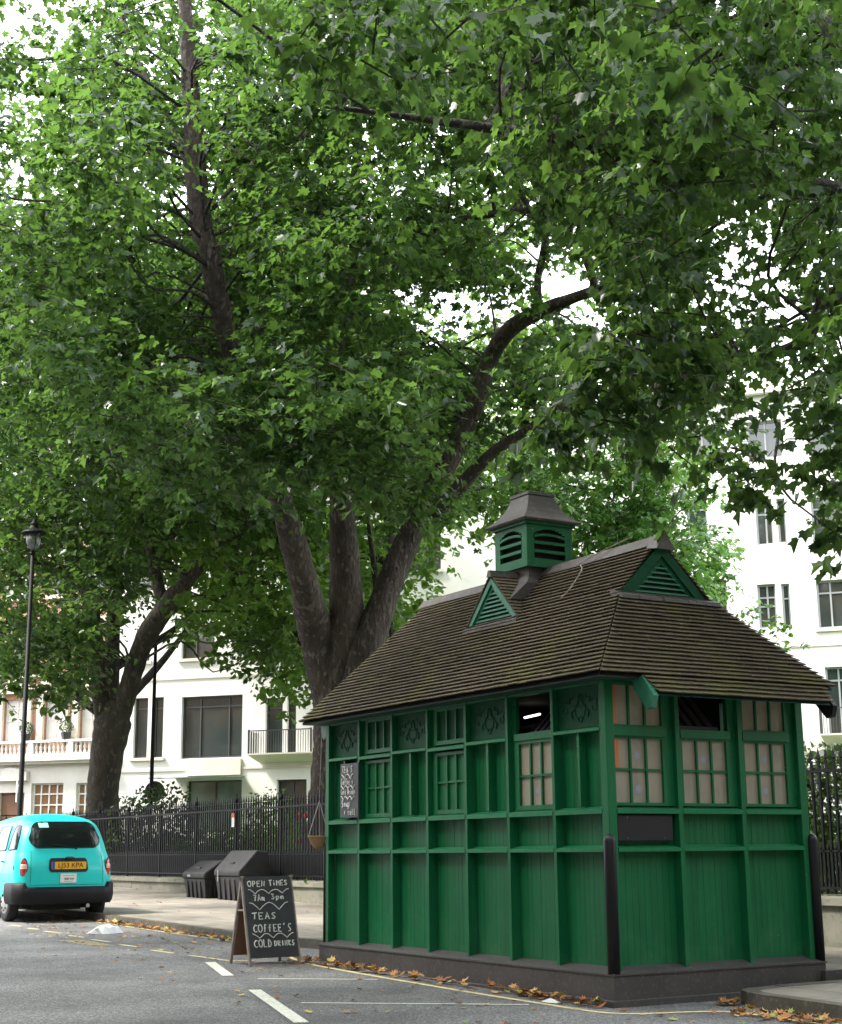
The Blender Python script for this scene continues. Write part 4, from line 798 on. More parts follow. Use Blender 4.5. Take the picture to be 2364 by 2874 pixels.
def patch(nm, pts2, axis, m, off=.004, rings=7, side=1, par=None, local_smooth=True, rim=None):
    """glass or trim that follows the body: pts2 outline in (y,z) seen from the rear or (x,z) seen from the side"""
    C_ = np.mean(np.array(pts2), axis=0); b = MB(); n = len(pts2); vs = []
    def cast(u, v):
        if axis == 'x': o, d = Vector((1.0, u, v)), Vector((-1, 0, 0))
        else: o, d = Vector((u, side * 2.0, v)), Vector((0, -side, 0))
        h = bvh.ray_cast(o, d)
        if h[0] is None: return None
        return h[0] - d * off
    last = cast(*C_)
    vs.append(last)
    for r in range(1, rings + 1):
        for p in pts2:
            q = C_ + (np.array(p) - C_) * r / rings; h = cast(*q); vs.append(h if h is not None else last)
    fs = [(0, 1 + j, 1 + (j + 1) % n) for j in range(n)] + [(1 + k * n + j, 1 + (k + 1) * n + j, 1 + (k + 1) * n + (j + 1) % n, 1 + k * n + (j + 1) % n) for k in range(rings - 1) for j in range(n)]
    b.add(vs, fs); o = b.build(nm, m, par or TX, smooth=True, local=True)
    if rim:
        b = MB(); e = [vs[1 + (rings - 1) * n + j] for j in range(n)]; b.tube(e + [e[0]], rim, 5, cap=False); b.build('seal', M['black'], o, local=True)
    return o
def rrect(x0, x1, z0, z1, r, top_in=0, n=6):
    P = []
    for (cx, cz, a0) in [(x1 - r, z0 + r, -90), (x1 - r - top_in, z1 - r, 0), (x0 + r + top_in, z1 - r, 90), (x0 + r, z0 + r, 180)]:
        for k in range(n + 1): a = R(a0 + 90 * k / n); P.append((cx + r * math.cos(a), cz + r * math.sin(a)))
    Q = []
    for i in range(len(P)):    # densify straight runs
        a, c = P[i], P[(i + 1) % len(P)]; L_ = math.dist(a, c); m = max(1, int(L_ / .08))
        for j in range(m): Q.append((a[0] + (c[0] - a[0]) * j / m, a[1] + (c[1] - a[1]) * j / m))
    return Q
rw = patch('rear_window', rrect(-.635, .635, 1.25, 1.70, .17, .05), 'x', M['glass'], rim=.008, rings=14, off=.008)
patch('tax_disc', rrect(-.45, -.28, 1.60, 1.685, .01), 'x', mat('green_sticker', (.35, .75, .60), .6), off=.013, rings=2, par=rw)
wp = MB(); h = bvh.ray_cast(Vector((1, .18, 1.24)), Vector((-1, 0, 0)))[0]; h2 = bvh.ray_cast(Vector((1, -.25, 1.31)), Vector((-1, 0, 0)))[0]
wp.tube([h + Vector((.02, 0, 0)), h.lerp(h2, .5) + Vector((.03, 0, .01)), h2 + Vector((.02, 0, 0))], .008, 6); wp.lathe((h.x + .0, h.y, h.z - .02), [(.02, 0), (.02, .04)], 8); wp.build('wiper', M['black'], TX, local=True)
# side windows both flanks
for s in (-1, 1):
    patch('quarter_window', [(-.36, 1.235), (-.45, 1.228), (-.56, 1.225), (-.67, 1.22), (-.78, 1.215), (-.775, 1.31), (-.765, 1.40), (-.75, 1.50), (-.73, 1.59), (-.70, 1.635), (-.62, 1.645), (-.54, 1.635), (-.47, 1.56), (-.42, 1.45), (-.385, 1.34)][::s], 'y', M['glass'], off=.012, rings=10, side=s, rim=.007)
    patch('door_window', rrect(-1.62, -.93, 1.21, 1.64, .07, .03)[::s], 'y', M['glass'], off=.010, side=s, rim=.007)
    patch('door_window', rrect(-2.72, -1.75, 1.20, 1.66, .07, .10)[::s], 'y', M['glass'], side=s, rim=.007)
    # door shut lines and handles
    for P in ([(-.855, 1.70), (-.855, 1.20), (-.86, .95), (-1.05, .60), (-1.12, .42)], [(-1.69, 1.70), (-1.69, .42)], [(-2.75, 1.15), (-2.75, .42)]):
        L_ = []
        for (x, z) in smoothline([(p[0], p[1], 0) for p in P], 5) and [(q[0], q[1]) for q in smoothline([(p[0], p[1], 0) for p in P], 5)]:
            h = bvh.ray_cast(Vector((x, s * 2, z)), Vector((0, -s, 0)))[0]
            if h: L_.append(h)
        b = MB(); b.tube(L_, .0035, 4); b.build('door_seam', M['black'], TX, local=True)
    for x in (-.95, -1.85):
        h = bvh.ray_cast(Vector((x, s * 2, 1.02)), Vector((0, -s, 0)))[0]; b = MB(); b.beam(h + Vector((.07, s * .02, 0)), h + Vector((-.07, s * .02, 0)), .02, .022); b.build('door_handle', M['black'], TX, local=True)
# fuel flap mark and small lettering on the flank
patch('filler_cap', [(-.30 + .03 * math.cos(t), .92 + .05 * math.sin(t)) for t in [k * math.pi / 8 for k in range(16)]], 'y', M['black'], side=-1, rings=2)
# tail lights: tall ovals let into the rounded rear corners
for s in (-1, 1):
    ang = R(34) * s; o_ = Vector((-.26, s * .62, .905)); d_ = Vector((math.cos(ang), math.sin(ang), 0)); h = bvh.ray_cast(o_ + d_ * 2, -d_)[0]; sd = Vector((-d_.y, d_.x, 0))
    def ovoid(c, rd, rs, rz, n=18, zc=0, zlo=-1, zhi=1):
        b = MB(); rows = 10; vs = []
        for i in range(rows + 1):
            ph = -math.pi / 2 + math.pi * i / rows; zz = max(zlo, min(zhi, math.sin(ph))); cc_ = math.sqrt(max(0, 1 - zz * zz)) if zlo > -1 or zhi < 1 else math.cos(ph)
            for k in range(n): t_ = 2 * math.pi * k / n; q = c + d_ * rd * cc_ * math.cos(t_) + sd * rs * cc_ * math.sin(t_); vs.append((q.x, q.y, c.z + rz * zz))
        b.add(vs, [(i * n + k, i * n + (k + 1) % n, (i + 1) * n + (k + 1) % n, (i + 1) * n + k) for i in range(rows) for k in range(n)]); return b
    tl = ovoid(h, .030, .062, .16).build('tail_light', M['red'], TX, smooth=True, local=True)
    ovoid(h, .034, .064, .162, zlo=-.05, zhi=.42).build('reversing_lens', M['amber'], tl, smooth=True, local=True)
    ovoid(h, .020, .070, .178).build('lamp_surround', M['black'], tl, smooth=True, local=True)
# boot lid seam
L_ = []
for (y, z) in [(-.62, 1.20), (-.64, 1.0), (-.65, .62), (.65, .62), (.64, 1.0), (.62, 1.20)]: L_.append((y, z, 0))
pts = []
for i in range(len(L_) - 1):
    for j in range(10):
        y = L_[i][0] + (L_[i + 1][0] - L_[i][0]) * j / 10; z = L_[i][1] + (L_[i + 1][1] - L_[i][1]) * j / 10; h = bvh.ray_cast(Vector((1, y, z)), Vector((-1, 0, 0)))[0]
        if h: pts.append(h)
b = MB(); b.tube(pts, .004, 4); b.build('boot_seam', M['black'], TX, local=True)
# plate in its dark surround
sr = patch('plate_surround', rrect(-.335, .365, .835, 1.075, .06, .01), 'x', M['black'], off=.012, rings=3)
b = MB(); b.box(.0, .02, -.02 - .2, .05 + .2, 1.065, 1.09); h = bvh.ray_cast(Vector((1, 0, .95)), Vector((-1, 0, 0)))[0]
b = MB(); b.hexa([(h.x + .03, -.07, 1.075), (h.x + .03, .12, 1.075), (h.x - .02, .12, 1.075), (h.x - .02, -.07, 1.075), (h.x + .02, -.02, 1.10), (h.x + .02, .07, 1.10), (h.x - .02, .07, 1.10), (h.x - .02, -.02, 1.10)]); b.build('boot_handle', M['chrome'], TX, local=True)
px = h.x + .03
b = MB(); b.box(px - .004, px, -.29, .325, .885, 1.01); pl = b.build('number_plate', M['plate'], TX, local=True)
b = MB(); b.box(px, px + .0015, -.288, -.235, .887, 1.008); b.build('blue_band', M['euro'], pl, local=True)
mw = Matrix(((0, 0, 1, px + .003), (1, 0, 0, .045), (0, 1, 0, .947), (0, 0, 0, 1)))
text_mesh('LJ53 KPA', .118, 'plate_lettering', M['ink'], pl, mw)
px = bvh.ray_cast(Vector((1, 0, .73)), Vector((-1, 0, 0)))[0].x + .04; b = MB(); b.box(px - .045, px - .028, -.13, .155, .655, .81); st_ = b.build('licence_plate', M['paper'], TX, local=True)
b = MB()
for i in range(3): b.box(px - .0275, px - .027, -.09 + i * .01, .12 - .015 * i, .775 - i * .05, .783 - i * .05)
b.box(px - .0275, px - .027, -.06, .02, .70, .74); b.box(px - .0275, px - .027, .04, .11, .705, .735); b.build('small_print', mat('grey_ink', (.3, .3, .28), .7), st_, local=True)
text_mesh('TAXI', .05, 'roof_lettering', mat('teal_ink', (.01, .2, .2), .6), TX, Matrix(((0, 0, 1, -.31), (1, 0, 0, -.02), (0, 1, 0, 1.775), (0, 0, 0, 1))) @ Matrix.Rotation(R(-35), 4, 'X'), .002)
# bumper: thick dark band wrapping the tail
b = MB(); sec_ = [(.012, .30), (.045, .36), (.06, .45), (.055, .56), (.02, .585), (-.02, .59)]; vs = []; base = ring_pts(.55, .01, 4.56, .885, 640)
idx = [k for k in range(640) if base[k][0] > -.64]; idx = sorted(idx, key=lambda k: math.atan2(base[k][1], base[k][0] + .75)); m_ = len(idx)
cxy = Vector((-.75, 0))
for k in idx:
    p = Vector(base[k][:2]); d = p - cxy; d = Vector((d.x * .8, d.y)).normalized()
    lift = .045 if abs(p.y) > .72 else 0
    for o_, z in sec_: q = p + d * o_; vs.append((q.x, q.y, z + (lift + .03 if abs(p.y) > .70 else 0) * (1 if z > .5 else 0)))
ns = len(sec_); b.add(vs, [(i * ns + j, (i + 1) * ns + j, (i + 1) * ns + j + 1, i * ns + j + 1) for i in range(m_ - 1) for j in range(ns - 1)]); b.build('bumper', M['bumper'], TX, smooth=True, local=True)
b = MB(); b.box(-4.3, -.2, -.72, .72, .22, .34); b.box(-.45, -.12, -.55, .3, .20, .34); b.tube([(-.5, .38, .27), (-.02, .40, .26)], .03, 10); b.tube([(-.74, -.75, .33), (-.74, .75, .33)], .05, 8); b.build('underbody', M['dark'], TX, local=True)
b = MB(); b.tube([(-.06, .40, .26), (-.015, .40, .26)], .034, 12); b.build('exhaust', M['chrome'], TX, local=True)
def wheel(wx, s):
    b = MB(); prof = [(-.085, .20), (-.095, .27), (-.08, .325), (-.04, WR), (.04, WR), (.08, .325), (.095, .27), (.085, .20)]; n = 32; vs = []
    for d, r in prof:
        for k in range(n): a = 2 * math.pi * k / n; vs.append((wx + r * math.cos(a), s * (.775 + d), .335 + r * math.sin(a)))
    m = len(prof); b.add(vs, [(i * n + k, i * n + (k + 1) % n, (i + 1) * n + (k + 1) % n, (i + 1) * n + k) for i in range(m - 1) for k in range(n)]); w_ = b.build('wheel', M['tyre'], TX, smooth=True, local=True)
    b = MB(); prof = [(.07, .215), (.092, .205), (.085, .17), (.098, .12), (.11, .05), (.112, .005)]; vs = []
    for d, r in prof:
        for k in range(n): a = 2 * math.pi * k / n; vs.append((wx + r * math.cos(a), s * (.775 + d), .335 + r * math.sin(a)))
    m = len(prof); b.add(vs, [(i * n + k, i * n + (k + 1) % n, (i + 1) * n + (k + 1) % n, (i + 1) * n + k) for i in range(m - 1) for k in range(n)] + [tuple(range((m - 1) * n, m * n))]); b.build('hubcap', M['hub'], w_, smooth=True, local=True)
    b = MB()
    for k in range(8): a = k * math.pi / 4; q = [(wx + r * math.cos(a + e), s * .885, .335 + r * math.sin(a + e)) for r, e in ((.13, -.12), (.13, .12), (.165, .12), (.165, -.12))]; b.prism(q, (0, -s * .01, 0))
    b.build('hub_slot', M['dark'], w_, local=True)
for wx in WX:
    for s in (-1, 1): wheel(wx, s)
for s in (-1, 1):
    b = MB(); b.lathe((-4.40, s * .6, .86), [(.01, -.12), (.09, -.10), (.12, 0), (.09, .10), (.01, .12)], 16); b.build('headlight', M['amber'], TX, smooth=True, local=True)
b = MB(); b.box(-4.585, -4.50, -.32, .32, .60, .98); b.build('grille', M['chrome'], TX, local=True)
ws = MB()
# ---------------------------------------------------------------- buildings across the square
FP = Vector((-39.476, 21.751, 0)); FA = Vector((.77618, .63051, 0)); FN = Vector((.63051, -.77618, 0))
def FC(s, z, d=0): return FP + FA * s + FN * d + Vector((0, 0, z))     # d>0 towards the camera
def fbox(b, s0, s1, z0, z1, d0, d1):
    b.hexa([FC(s0, z0, d1), FC(s1, z0, d1), FC(s1, z0, d0), FC(s0, z0, d0), FC(s0, z1, d1), FC(s1, z1, d1), FC(s1, z1, d0), FC(s0, z1, d0)])
def facade(s0, s1, z0, z1, holes, m, par, nm='wall', rec=.28, d=0):
    S = sorted({s0, s1} | {h[0] for h in holes} | {h[2] for h in holes}); Z = sorted({z0, z1} | {h[1] for h in holes} | {h[3] for h in holes}); b = MB()
    for a, c in zip(S[:-1], S[1:]):
        for p, q in zip(Z[:-1], Z[1:]):
            ms, mz = (a + c) / 2, (p + q) / 2
            if any(h[0] < ms < h[2] and h[1] < mz < h[3] for h in holes): continue
            b.add([FC(a, p, d), FC(c, p, d), FC(c, q, d), FC(a, q, d)], [(0, 1, 2, 3)])
    for h in holes:
        a, p, c, q = h[:4]
        for u, v in (((a, p), (c, p)), ((c, p), (c, q)), ((c, q), (a, q)), ((a, q), (a, p))): b.add([FC(u[0], u[1], d), FC(v[0], v[1], d), FC(v[0], v[1], d - rec), FC(u[0], u[1], d - rec)], [(0, 1, 2, 3)])
    fbox(b, s0, s1, z1, z1 + .25, d - 12, d + .1); b.add([FC(s0, z0, d - .6), FC(s1, z0, d - .6), FC(s1, z1, d - .6), FC(s0, z1, d - .6)], [(0, 1, 2, 3)])
    for s in (s0, s1): b.add([FC(s, z0, d), FC(s, z0, d - 12), FC(s, z1, d - 12), FC(s, z1, d)], [(0, 1, 2, 3)])
    return b.build(nm, m, par)
def bwin(h, par, fm, pm, mul=(), tr=(), fw_=.07, rec=.24, d=0, sill=None, nm='window'):
    a, p, c, q = h[:4]; b = MB(); e = .004
    for (s0, s1, z0, z1) in [(a + e, a + fw_, p + e, q - e), (c - fw_, c - e, p + e, q - e), (a + fw_, c - fw_, p + e, p + fw_), (a + fw_, c - fw_, q - fw_, q - e)]: fbox(b, s0, s1, z0, z1, d - rec, d - rec + .08)
    for m in mul: s = a + (c - a) * m; fbox(b, s - .03, s + .03, p + fw_, q - fw_, d - rec, d - rec + .075)
    for t_ in tr: z = p + (q - p) * t_; fbox(b, a + fw_, c - fw_, z - .03, z + .03, d - rec, d - rec + .07)
    w_ = b.build(nm, M[fm], par)
    b = MB(); b.add([FC(a, p, d - rec + .02), FC(c, p, d - rec + .02), FC(c, q, d - rec + .02), FC(a, q, d - rec + .02)], [(0, 1, 2, 3)]); b.build('pane', M[pm], w_)
    if sill: b = MB(); fbox(b, a - .12, c + .12, p - .12, p, d - .02, d + .12); b.build('sill', M[sill], w_)
    return w_
GB = .5
OB = thing('office_building', FC(0, GB), 'white stone office block with dark windows behind the trees and shelter', 'office building')
H = []
def add(h, **k): H.append((h, k)); return h
add((-12.98, 5.31, -12.30, 7.85), tr=(.82,), sill='cream'); add((-12.05, 5.31, -11.55, 7.85), tr=(.82,), sill='cream'); add((-10.78, 9.41, -9.2, 10.85), mul=(.4,), sill='cream')
add((-12.98, 9.41, -12.3, 10.85), sill='cream'); add((-6.4, 9.41, -5.2, 10.85), mul=(.5,), sill='cream')
add((-10.69, 5.22, -7.84, 7.80), mul=(.29, .76), tr=(.83,)); add((-10.35, 2.2, -7.81, 4.30), mul=(.5,), pm='sh_glass')
add((-6.78, 5.31, -6.0, 7.60), tr=(.82,)); add((-5.80, 5.31, -5.4, 7.60), tr=(.82,)); add((-6.22, .5, -4.90, 4.25), mul=(.5,), tr=(.78,))
for z0, z1 in ((9.33, 10.97), (12.46, 14.2), (15.85, 17.4)):
    for s in (-13.2, -9.2, -4.7, -.4, 3.9, 8.2): 
        if z0 < 10 and s < -4: continue
        add((s, z0, s + 1.35, z1), mul=(.55,), tr=(.72,), sill='cream')
for s, n in ((-1.6, 2), (3.2, 2), (8.2, 2)): add((s, 5.3, s + 1.5, 7.8), mul=(.5,), tr=(.8,)); add((s, 1.2, s + 1.6, 4.2), mul=(.5,))
add((10.95, 13.0, 11.72, 14.5), tr=(.7,)); add((11.27, 9.6, 12.31, 11.25), tr=(.6,), mul=(.6,))
add((13.53, 12.48, 14.16, 14.22), mul=(.58,), tr=(.68,)); add((14.33, 12.5, 14.64, 14.2), tr=(.68,)); add((15.58, 12.40, 17.05, 14.13), mul=(.33, .67), tr=(.75,), sill='cream')
add((13.43, 9.33, 14.10, 10.98), mul=(.52,), tr=(.7, .5)); add((14.31, 9.35, 14.61, 10.95), tr=(.66,)); add((15.57, 9.20, 17.0, 10.98), mul=(.34, .68), tr=(.74,), sill='cream')
add((13.5, 5.33, 14.6, 7.8), mul=(.5,), tr=(.8,)); add((15.68, 5.33, 17.2, 7.78), mul=(.3, .6), tr=(.8,)); add((15.64, 15.82, 17.3, 17.42), mul=(.5,), tr=(.6,)); add((13.4, 15.82, 14.7, 17.3), mul=(.5,)); add((11.0, 15.82, 12.3, 17.3), mul=(.5,))
for z0, z1 in ((5.3, 7.8), (9.3, 11), (12.4, 14.1), (15.8, 17.4)):
    for s in (18.6, 21, 23.4): add((s, z0, s + 1.4, z1), mul=(.5,), tr=(.7,))
facade(-14.05, 26, GB - .2, 18.6, [h for h, _ in H], M['render_w'], OB)
for h, k in H:
    pm = k.pop('pm', 'wpane'); bwin(h, OB, 'frame_d' if h[0] < 10 else 'frame_g', pm, **k)
b = MB(); fbox(b, -14.05, 26, 8.55, 8.62, 0, .05); fbox(b, -14.05, 26, 4.72, 4.80, 0, .05); fbox(b, -14.05, 26, 18.3, 18.62, .1, .4); b.build('string_course', M['cream'], OB)
b = MB(); fbox(b, -10.35, -7.83, 4.50, 5.16, .01, .12); b.build('fascia_panel', M['cream'], OB)
b = MB(); b.hexa([FC(-10.9, 4.34, 1.5), FC(-7.7, 4.34, 1.5), FC(-7.7, 4.40, 0), FC(-10.9, 4.40, 0), FC(-10.9, 4.38, 1.5), FC(-7.7, 4.38, 1.5), FC(-7.7, 4.44, 0), FC(-10.9, 4.44, 0)]); b.build('entrance_canopy', M['sh_glass'], OB)
def balcony(s0, s1, z, par):
    b = MB(); b.hexa([FC(s0 + .1, z - .28, .02), FC(s1 - .1, z - .28, .02), FC(s1 - .1, z - .28, -.1), FC(s0 + .1, z - .28, -.1), FC(s0, z, .95), FC(s1, z, .95), FC(s1, z, 0), FC(s0, z, 0)]); fbox(b, s0, s1, z, z + .06, 0, .98)
    bl = b.build('balcony', M['cream'], par); b = MB(); n = int((s1 - s0) / .11)
    for i in range(n + 1): s = s0 + .03 + (s1 - s0 - .06) * i / n; fbox(b, s - .01, s + .01, z + .06, z + .95, .90, .92)
    for s in (s0 + .02, s1 - .02):
        for j in range(8): fbox(b, s - .01, s + .01, z + .06, z + .95, .05 + j * .11, .07 + j * .11)
    fbox(b, s0, s1, z + .95, z + .99, .88, .94); fbox(b, s0, s0 + .04, z + .06, z + 1.02, .86, .96); fbox(b, s1 - .04, s1, z + .06, z + 1.02, .86, .96); b.build('balustrade', M['frame_d'], bl)
balcony(-7.1, -4.3, 5.22, OB); balcony(15.45, 17.6, 5.25, OB); balcony(3.0, 5.0, 5.22, OB)

MA = thing('brick_mansion', FC(-20, GB), 'red brick mansion with white stone ground floor and balustrade at the far left', 'mansion')
mh = [(-17.91, 1.6, -16.31, 4.37), (-15.67, 1.6, -14.6, 4.34), (-19.52, GB, -18.25, 4.0), (-24, 1.6, -22.4, 4.37)]
facade(-34, -14.08, GB - .2, 5.18, mh, M['whitest'], MA, 'stone_base', d=.02)
uh = [(-17.50, 6.2, -16.55, 8.05), (-19.6, 6.2, -18.45, 8.05), (-15.7, 6.2, -14.8, 8.05)] + [(s, z, s + 1.0, z + 1.7) for z in (9.6, 12.6) for s in (-17.5, -19.6, -15.7, -22, -24.4)]
facade(-34, -14.08, 5.19, 15.5, uh, M['brick'], MA, 'brick_wall', d=-.12)
def multi(h, par, cols, rows, pm, d, g=.035):
    w_ = bwin(h, par, 'frame_w', pm, mul=[i / cols for i in range(1, cols)], tr=[j / rows for j in range(1, rows)], d=d); return w_
multi(mh[0], MA, 4, 6, 'warm', .02); multi(mh[1], MA, 3, 6, 'warm', .02); multi(mh[3], MA, 4, 6, 'warm', .02)
for h in uh: bwin(h, MA, 'frame_w', 'frame_w' if h[1] < 7 else 'wpane', mul=(.5,), tr=(.5, .8), d=-.12)
b = MB(); fbox(b, -19.50, -18.27, GB, 3.0, -.2, -.12); dr = b.build('door', M['door'], MA)
b = MB()
for s in (-19.4, -18.95, -18.55):
    for z in (.8, 1.7, 2.45): fbox(b, s, s + .22, z, z + .45, -.119, -.10)
b.build('door_panel', M['door'], dr)
b = MB(); fbox(b, -19.5, -18.27, 3.05, 3.98, -.2, -.15); b.build('fanlight', mat('brown_fanlight', (.18, .10, .06), .4), MA)
b = MB(); fbox(b, -34, -14.1, 5.18, 5.30, .02, .35); fbox(b, -34, -14.1, 5.30, 5.42, .02, .55); fbox(b, -34, -14.1, 5.42, 5.52, .02, .48)
for k in range(9): t = (k + .5) / 9; w_ = .75 * math.cos((t - .5) * 2.6); fbox(b, -18.9 + (t - .5) * 1.7 - .09, -18.9 + (t - .5) * 1.7 + .11, 4.5, 4.75 + .42 * w_, .03, .28)
b.build('cornice', M['whitest'], MA)
b = MB(); fbox(b, -34, -14.1, 5.52, 5.60, .2, .5); fbox(b, -34, -14.1, 6.08, 6.18, .2, .5)
s = -33.8
while s < -14.2:
    if int((s + 33.8) / .22) % 9 == 0: fbox(b, s - .12, s + .12, 5.6, 6.08, .22, .48)
    else: c = FC(s, 5.60, .35); b.lathe(c, [(.06, 0), (.07, .06), (.04, .12), (.075, .26), (.045, .38), (.06, .44), (.06, .48)], 8)
    s += .22
b.build('balustrade', M['whitest'], MA)
b = MB()
for h in uh[:3]:
    a, p, c, q = h; fbox(b, a - .32, a, p - .1, q + .25, -.12, .05); fbox(b, c, c + .32, p - .1, q + .25, -.12, .05); fbox(b, a - .45, c + .45, q + .25, q + .42, -.12, .18)
    for k in range(7): t = (k + .5) / 7; hh = .5 * (1 - abs(t - .5) * 1.7); fbox(b, a - .4 + (c - a + .8) * (t - .07), a - .4 + (c - a + .8) * (t + .07), q + .42, q + .45 + hh, -.12, .12)
for h in uh[3:]: a, p, c, q = h; fbox(b, a - .15, c + .15, q, q + .2, -.12, .02); fbox(b, a - .15, c + .15, p - .15, p, -.12, .04)
fbox(b, -34, -14.1, 8.95, 9.15, -.12, .1); b.build('stone_surround', M['cream'], MA)
def topiary(s, lab):
    t = thing('topiary_pot', FC(s, 6.18, .35), lab, 'topiary', 'clipped topiary balls on the mansion balustrade'); c = FC(s, 6.18, .35)
    b = MB(); b.hexa([c + Vector(v) for v in ((-.13, -.13, 0), (.13, -.13, 0), (.13, .13, 0), (-.13, .13, 0), (-.18, -.18, .3), (.18, -.18, .3), (.18, .18, .3), (-.18, .18, .3))]); b.build('planter', M['frame_d'], t)
    v, f = leafcloud([(c.x, c.y, c.z + .55)], [.30], 420, .06, flat=0, shell=True); mesh_from(v, f, 'foliage', M['box'], t)
def mesh_from(v, f, nm, m, par, tone=None, off=None):
    """v (n,3) array, f list-of-ngon size k as (m,k) array"""
    me = bpy.data.meshes.new(nm); q = par; o3 = np.zeros(3)
    while q is not None: o3 += np.array(q.location); q = q.parent
    v = v - o3; me.vertices.add(len(v)); me.vertices.foreach_set('co', v.astype(np.float32).ravel())
    k = f.shape[1]; me.loops.add(f.size); me.loops.foreach_set('vertex_index', f.astype(np.int32).ravel()); me.polygons.add(len(f)); me.polygons.foreach_set('loop_start', np.arange(0, f.size, k, dtype=np.int32))
    me.polygons.foreach_set('loop_total', np.full(len(f), k, np.int32)); me.update(calc_edges=True)
    if tone is not None: at = me.attributes.new('tone', 'FLOAT', 'POINT'); at.data.foreach_set('value', tone.astype(np.float32))
    me.materials.append(m); o = bpy.data.objects.new(nm, me); COL.objects.link(o); o.parent = par; return o

TR = thing('sky_blocker_terrace', (0, -30, 0), 'long unseen brown brick row added across the street to block the low sky', 'sky_blocker_terrace')  # unseen row of houses, added to cut low light on the shelter
b = MB(); b.box(-75, 45, -38, -25, -.5, 16); b.box(-75, 45, -25.001, -24.7, 15.4, 16.1); b.build('wall', mat('stock_brick', (.26, .17, .12), .85, (.22, .14, .10), 2), TR)
for row in range(4):
    b = MB(); c = MB()
    for k in range(34): x = -73 + k * 3.5; b.box(x, x + 1.3, -25, -24.95, 1.2 + row * 3.7, 3.4 + row * 3.7); c.box(x - .12, x + 1.42, -24.99, -24.93, 1.08 + row * 3.7, 1.2 + row * 3.7)
    o = b.build('window_row', M['wpane'], TR); c.build('sill_row', M['whitest'], o)

b = MB(); b.box(34, 52, -24, 60, -1, 17); CBL = thing('sky_blocker_corner', (43, 18, 0), 'unseen brown brick block added beyond the right end of the shelter to block the sky', 'building'); b.build('wall', bpy.data.materials['stock_brick'], CBL)  # unseen block, added to darken the shelter's right face
for row in range(4):
    b = MB()
    for k in range(22): b.box(33.95, 34, -22 + k * 3.6, -20.6 + k * 3.6, 1.2 + row * 3.8, 3.4 + row * 3.8)
    b.build('window_row', M['wpane'], CBL)
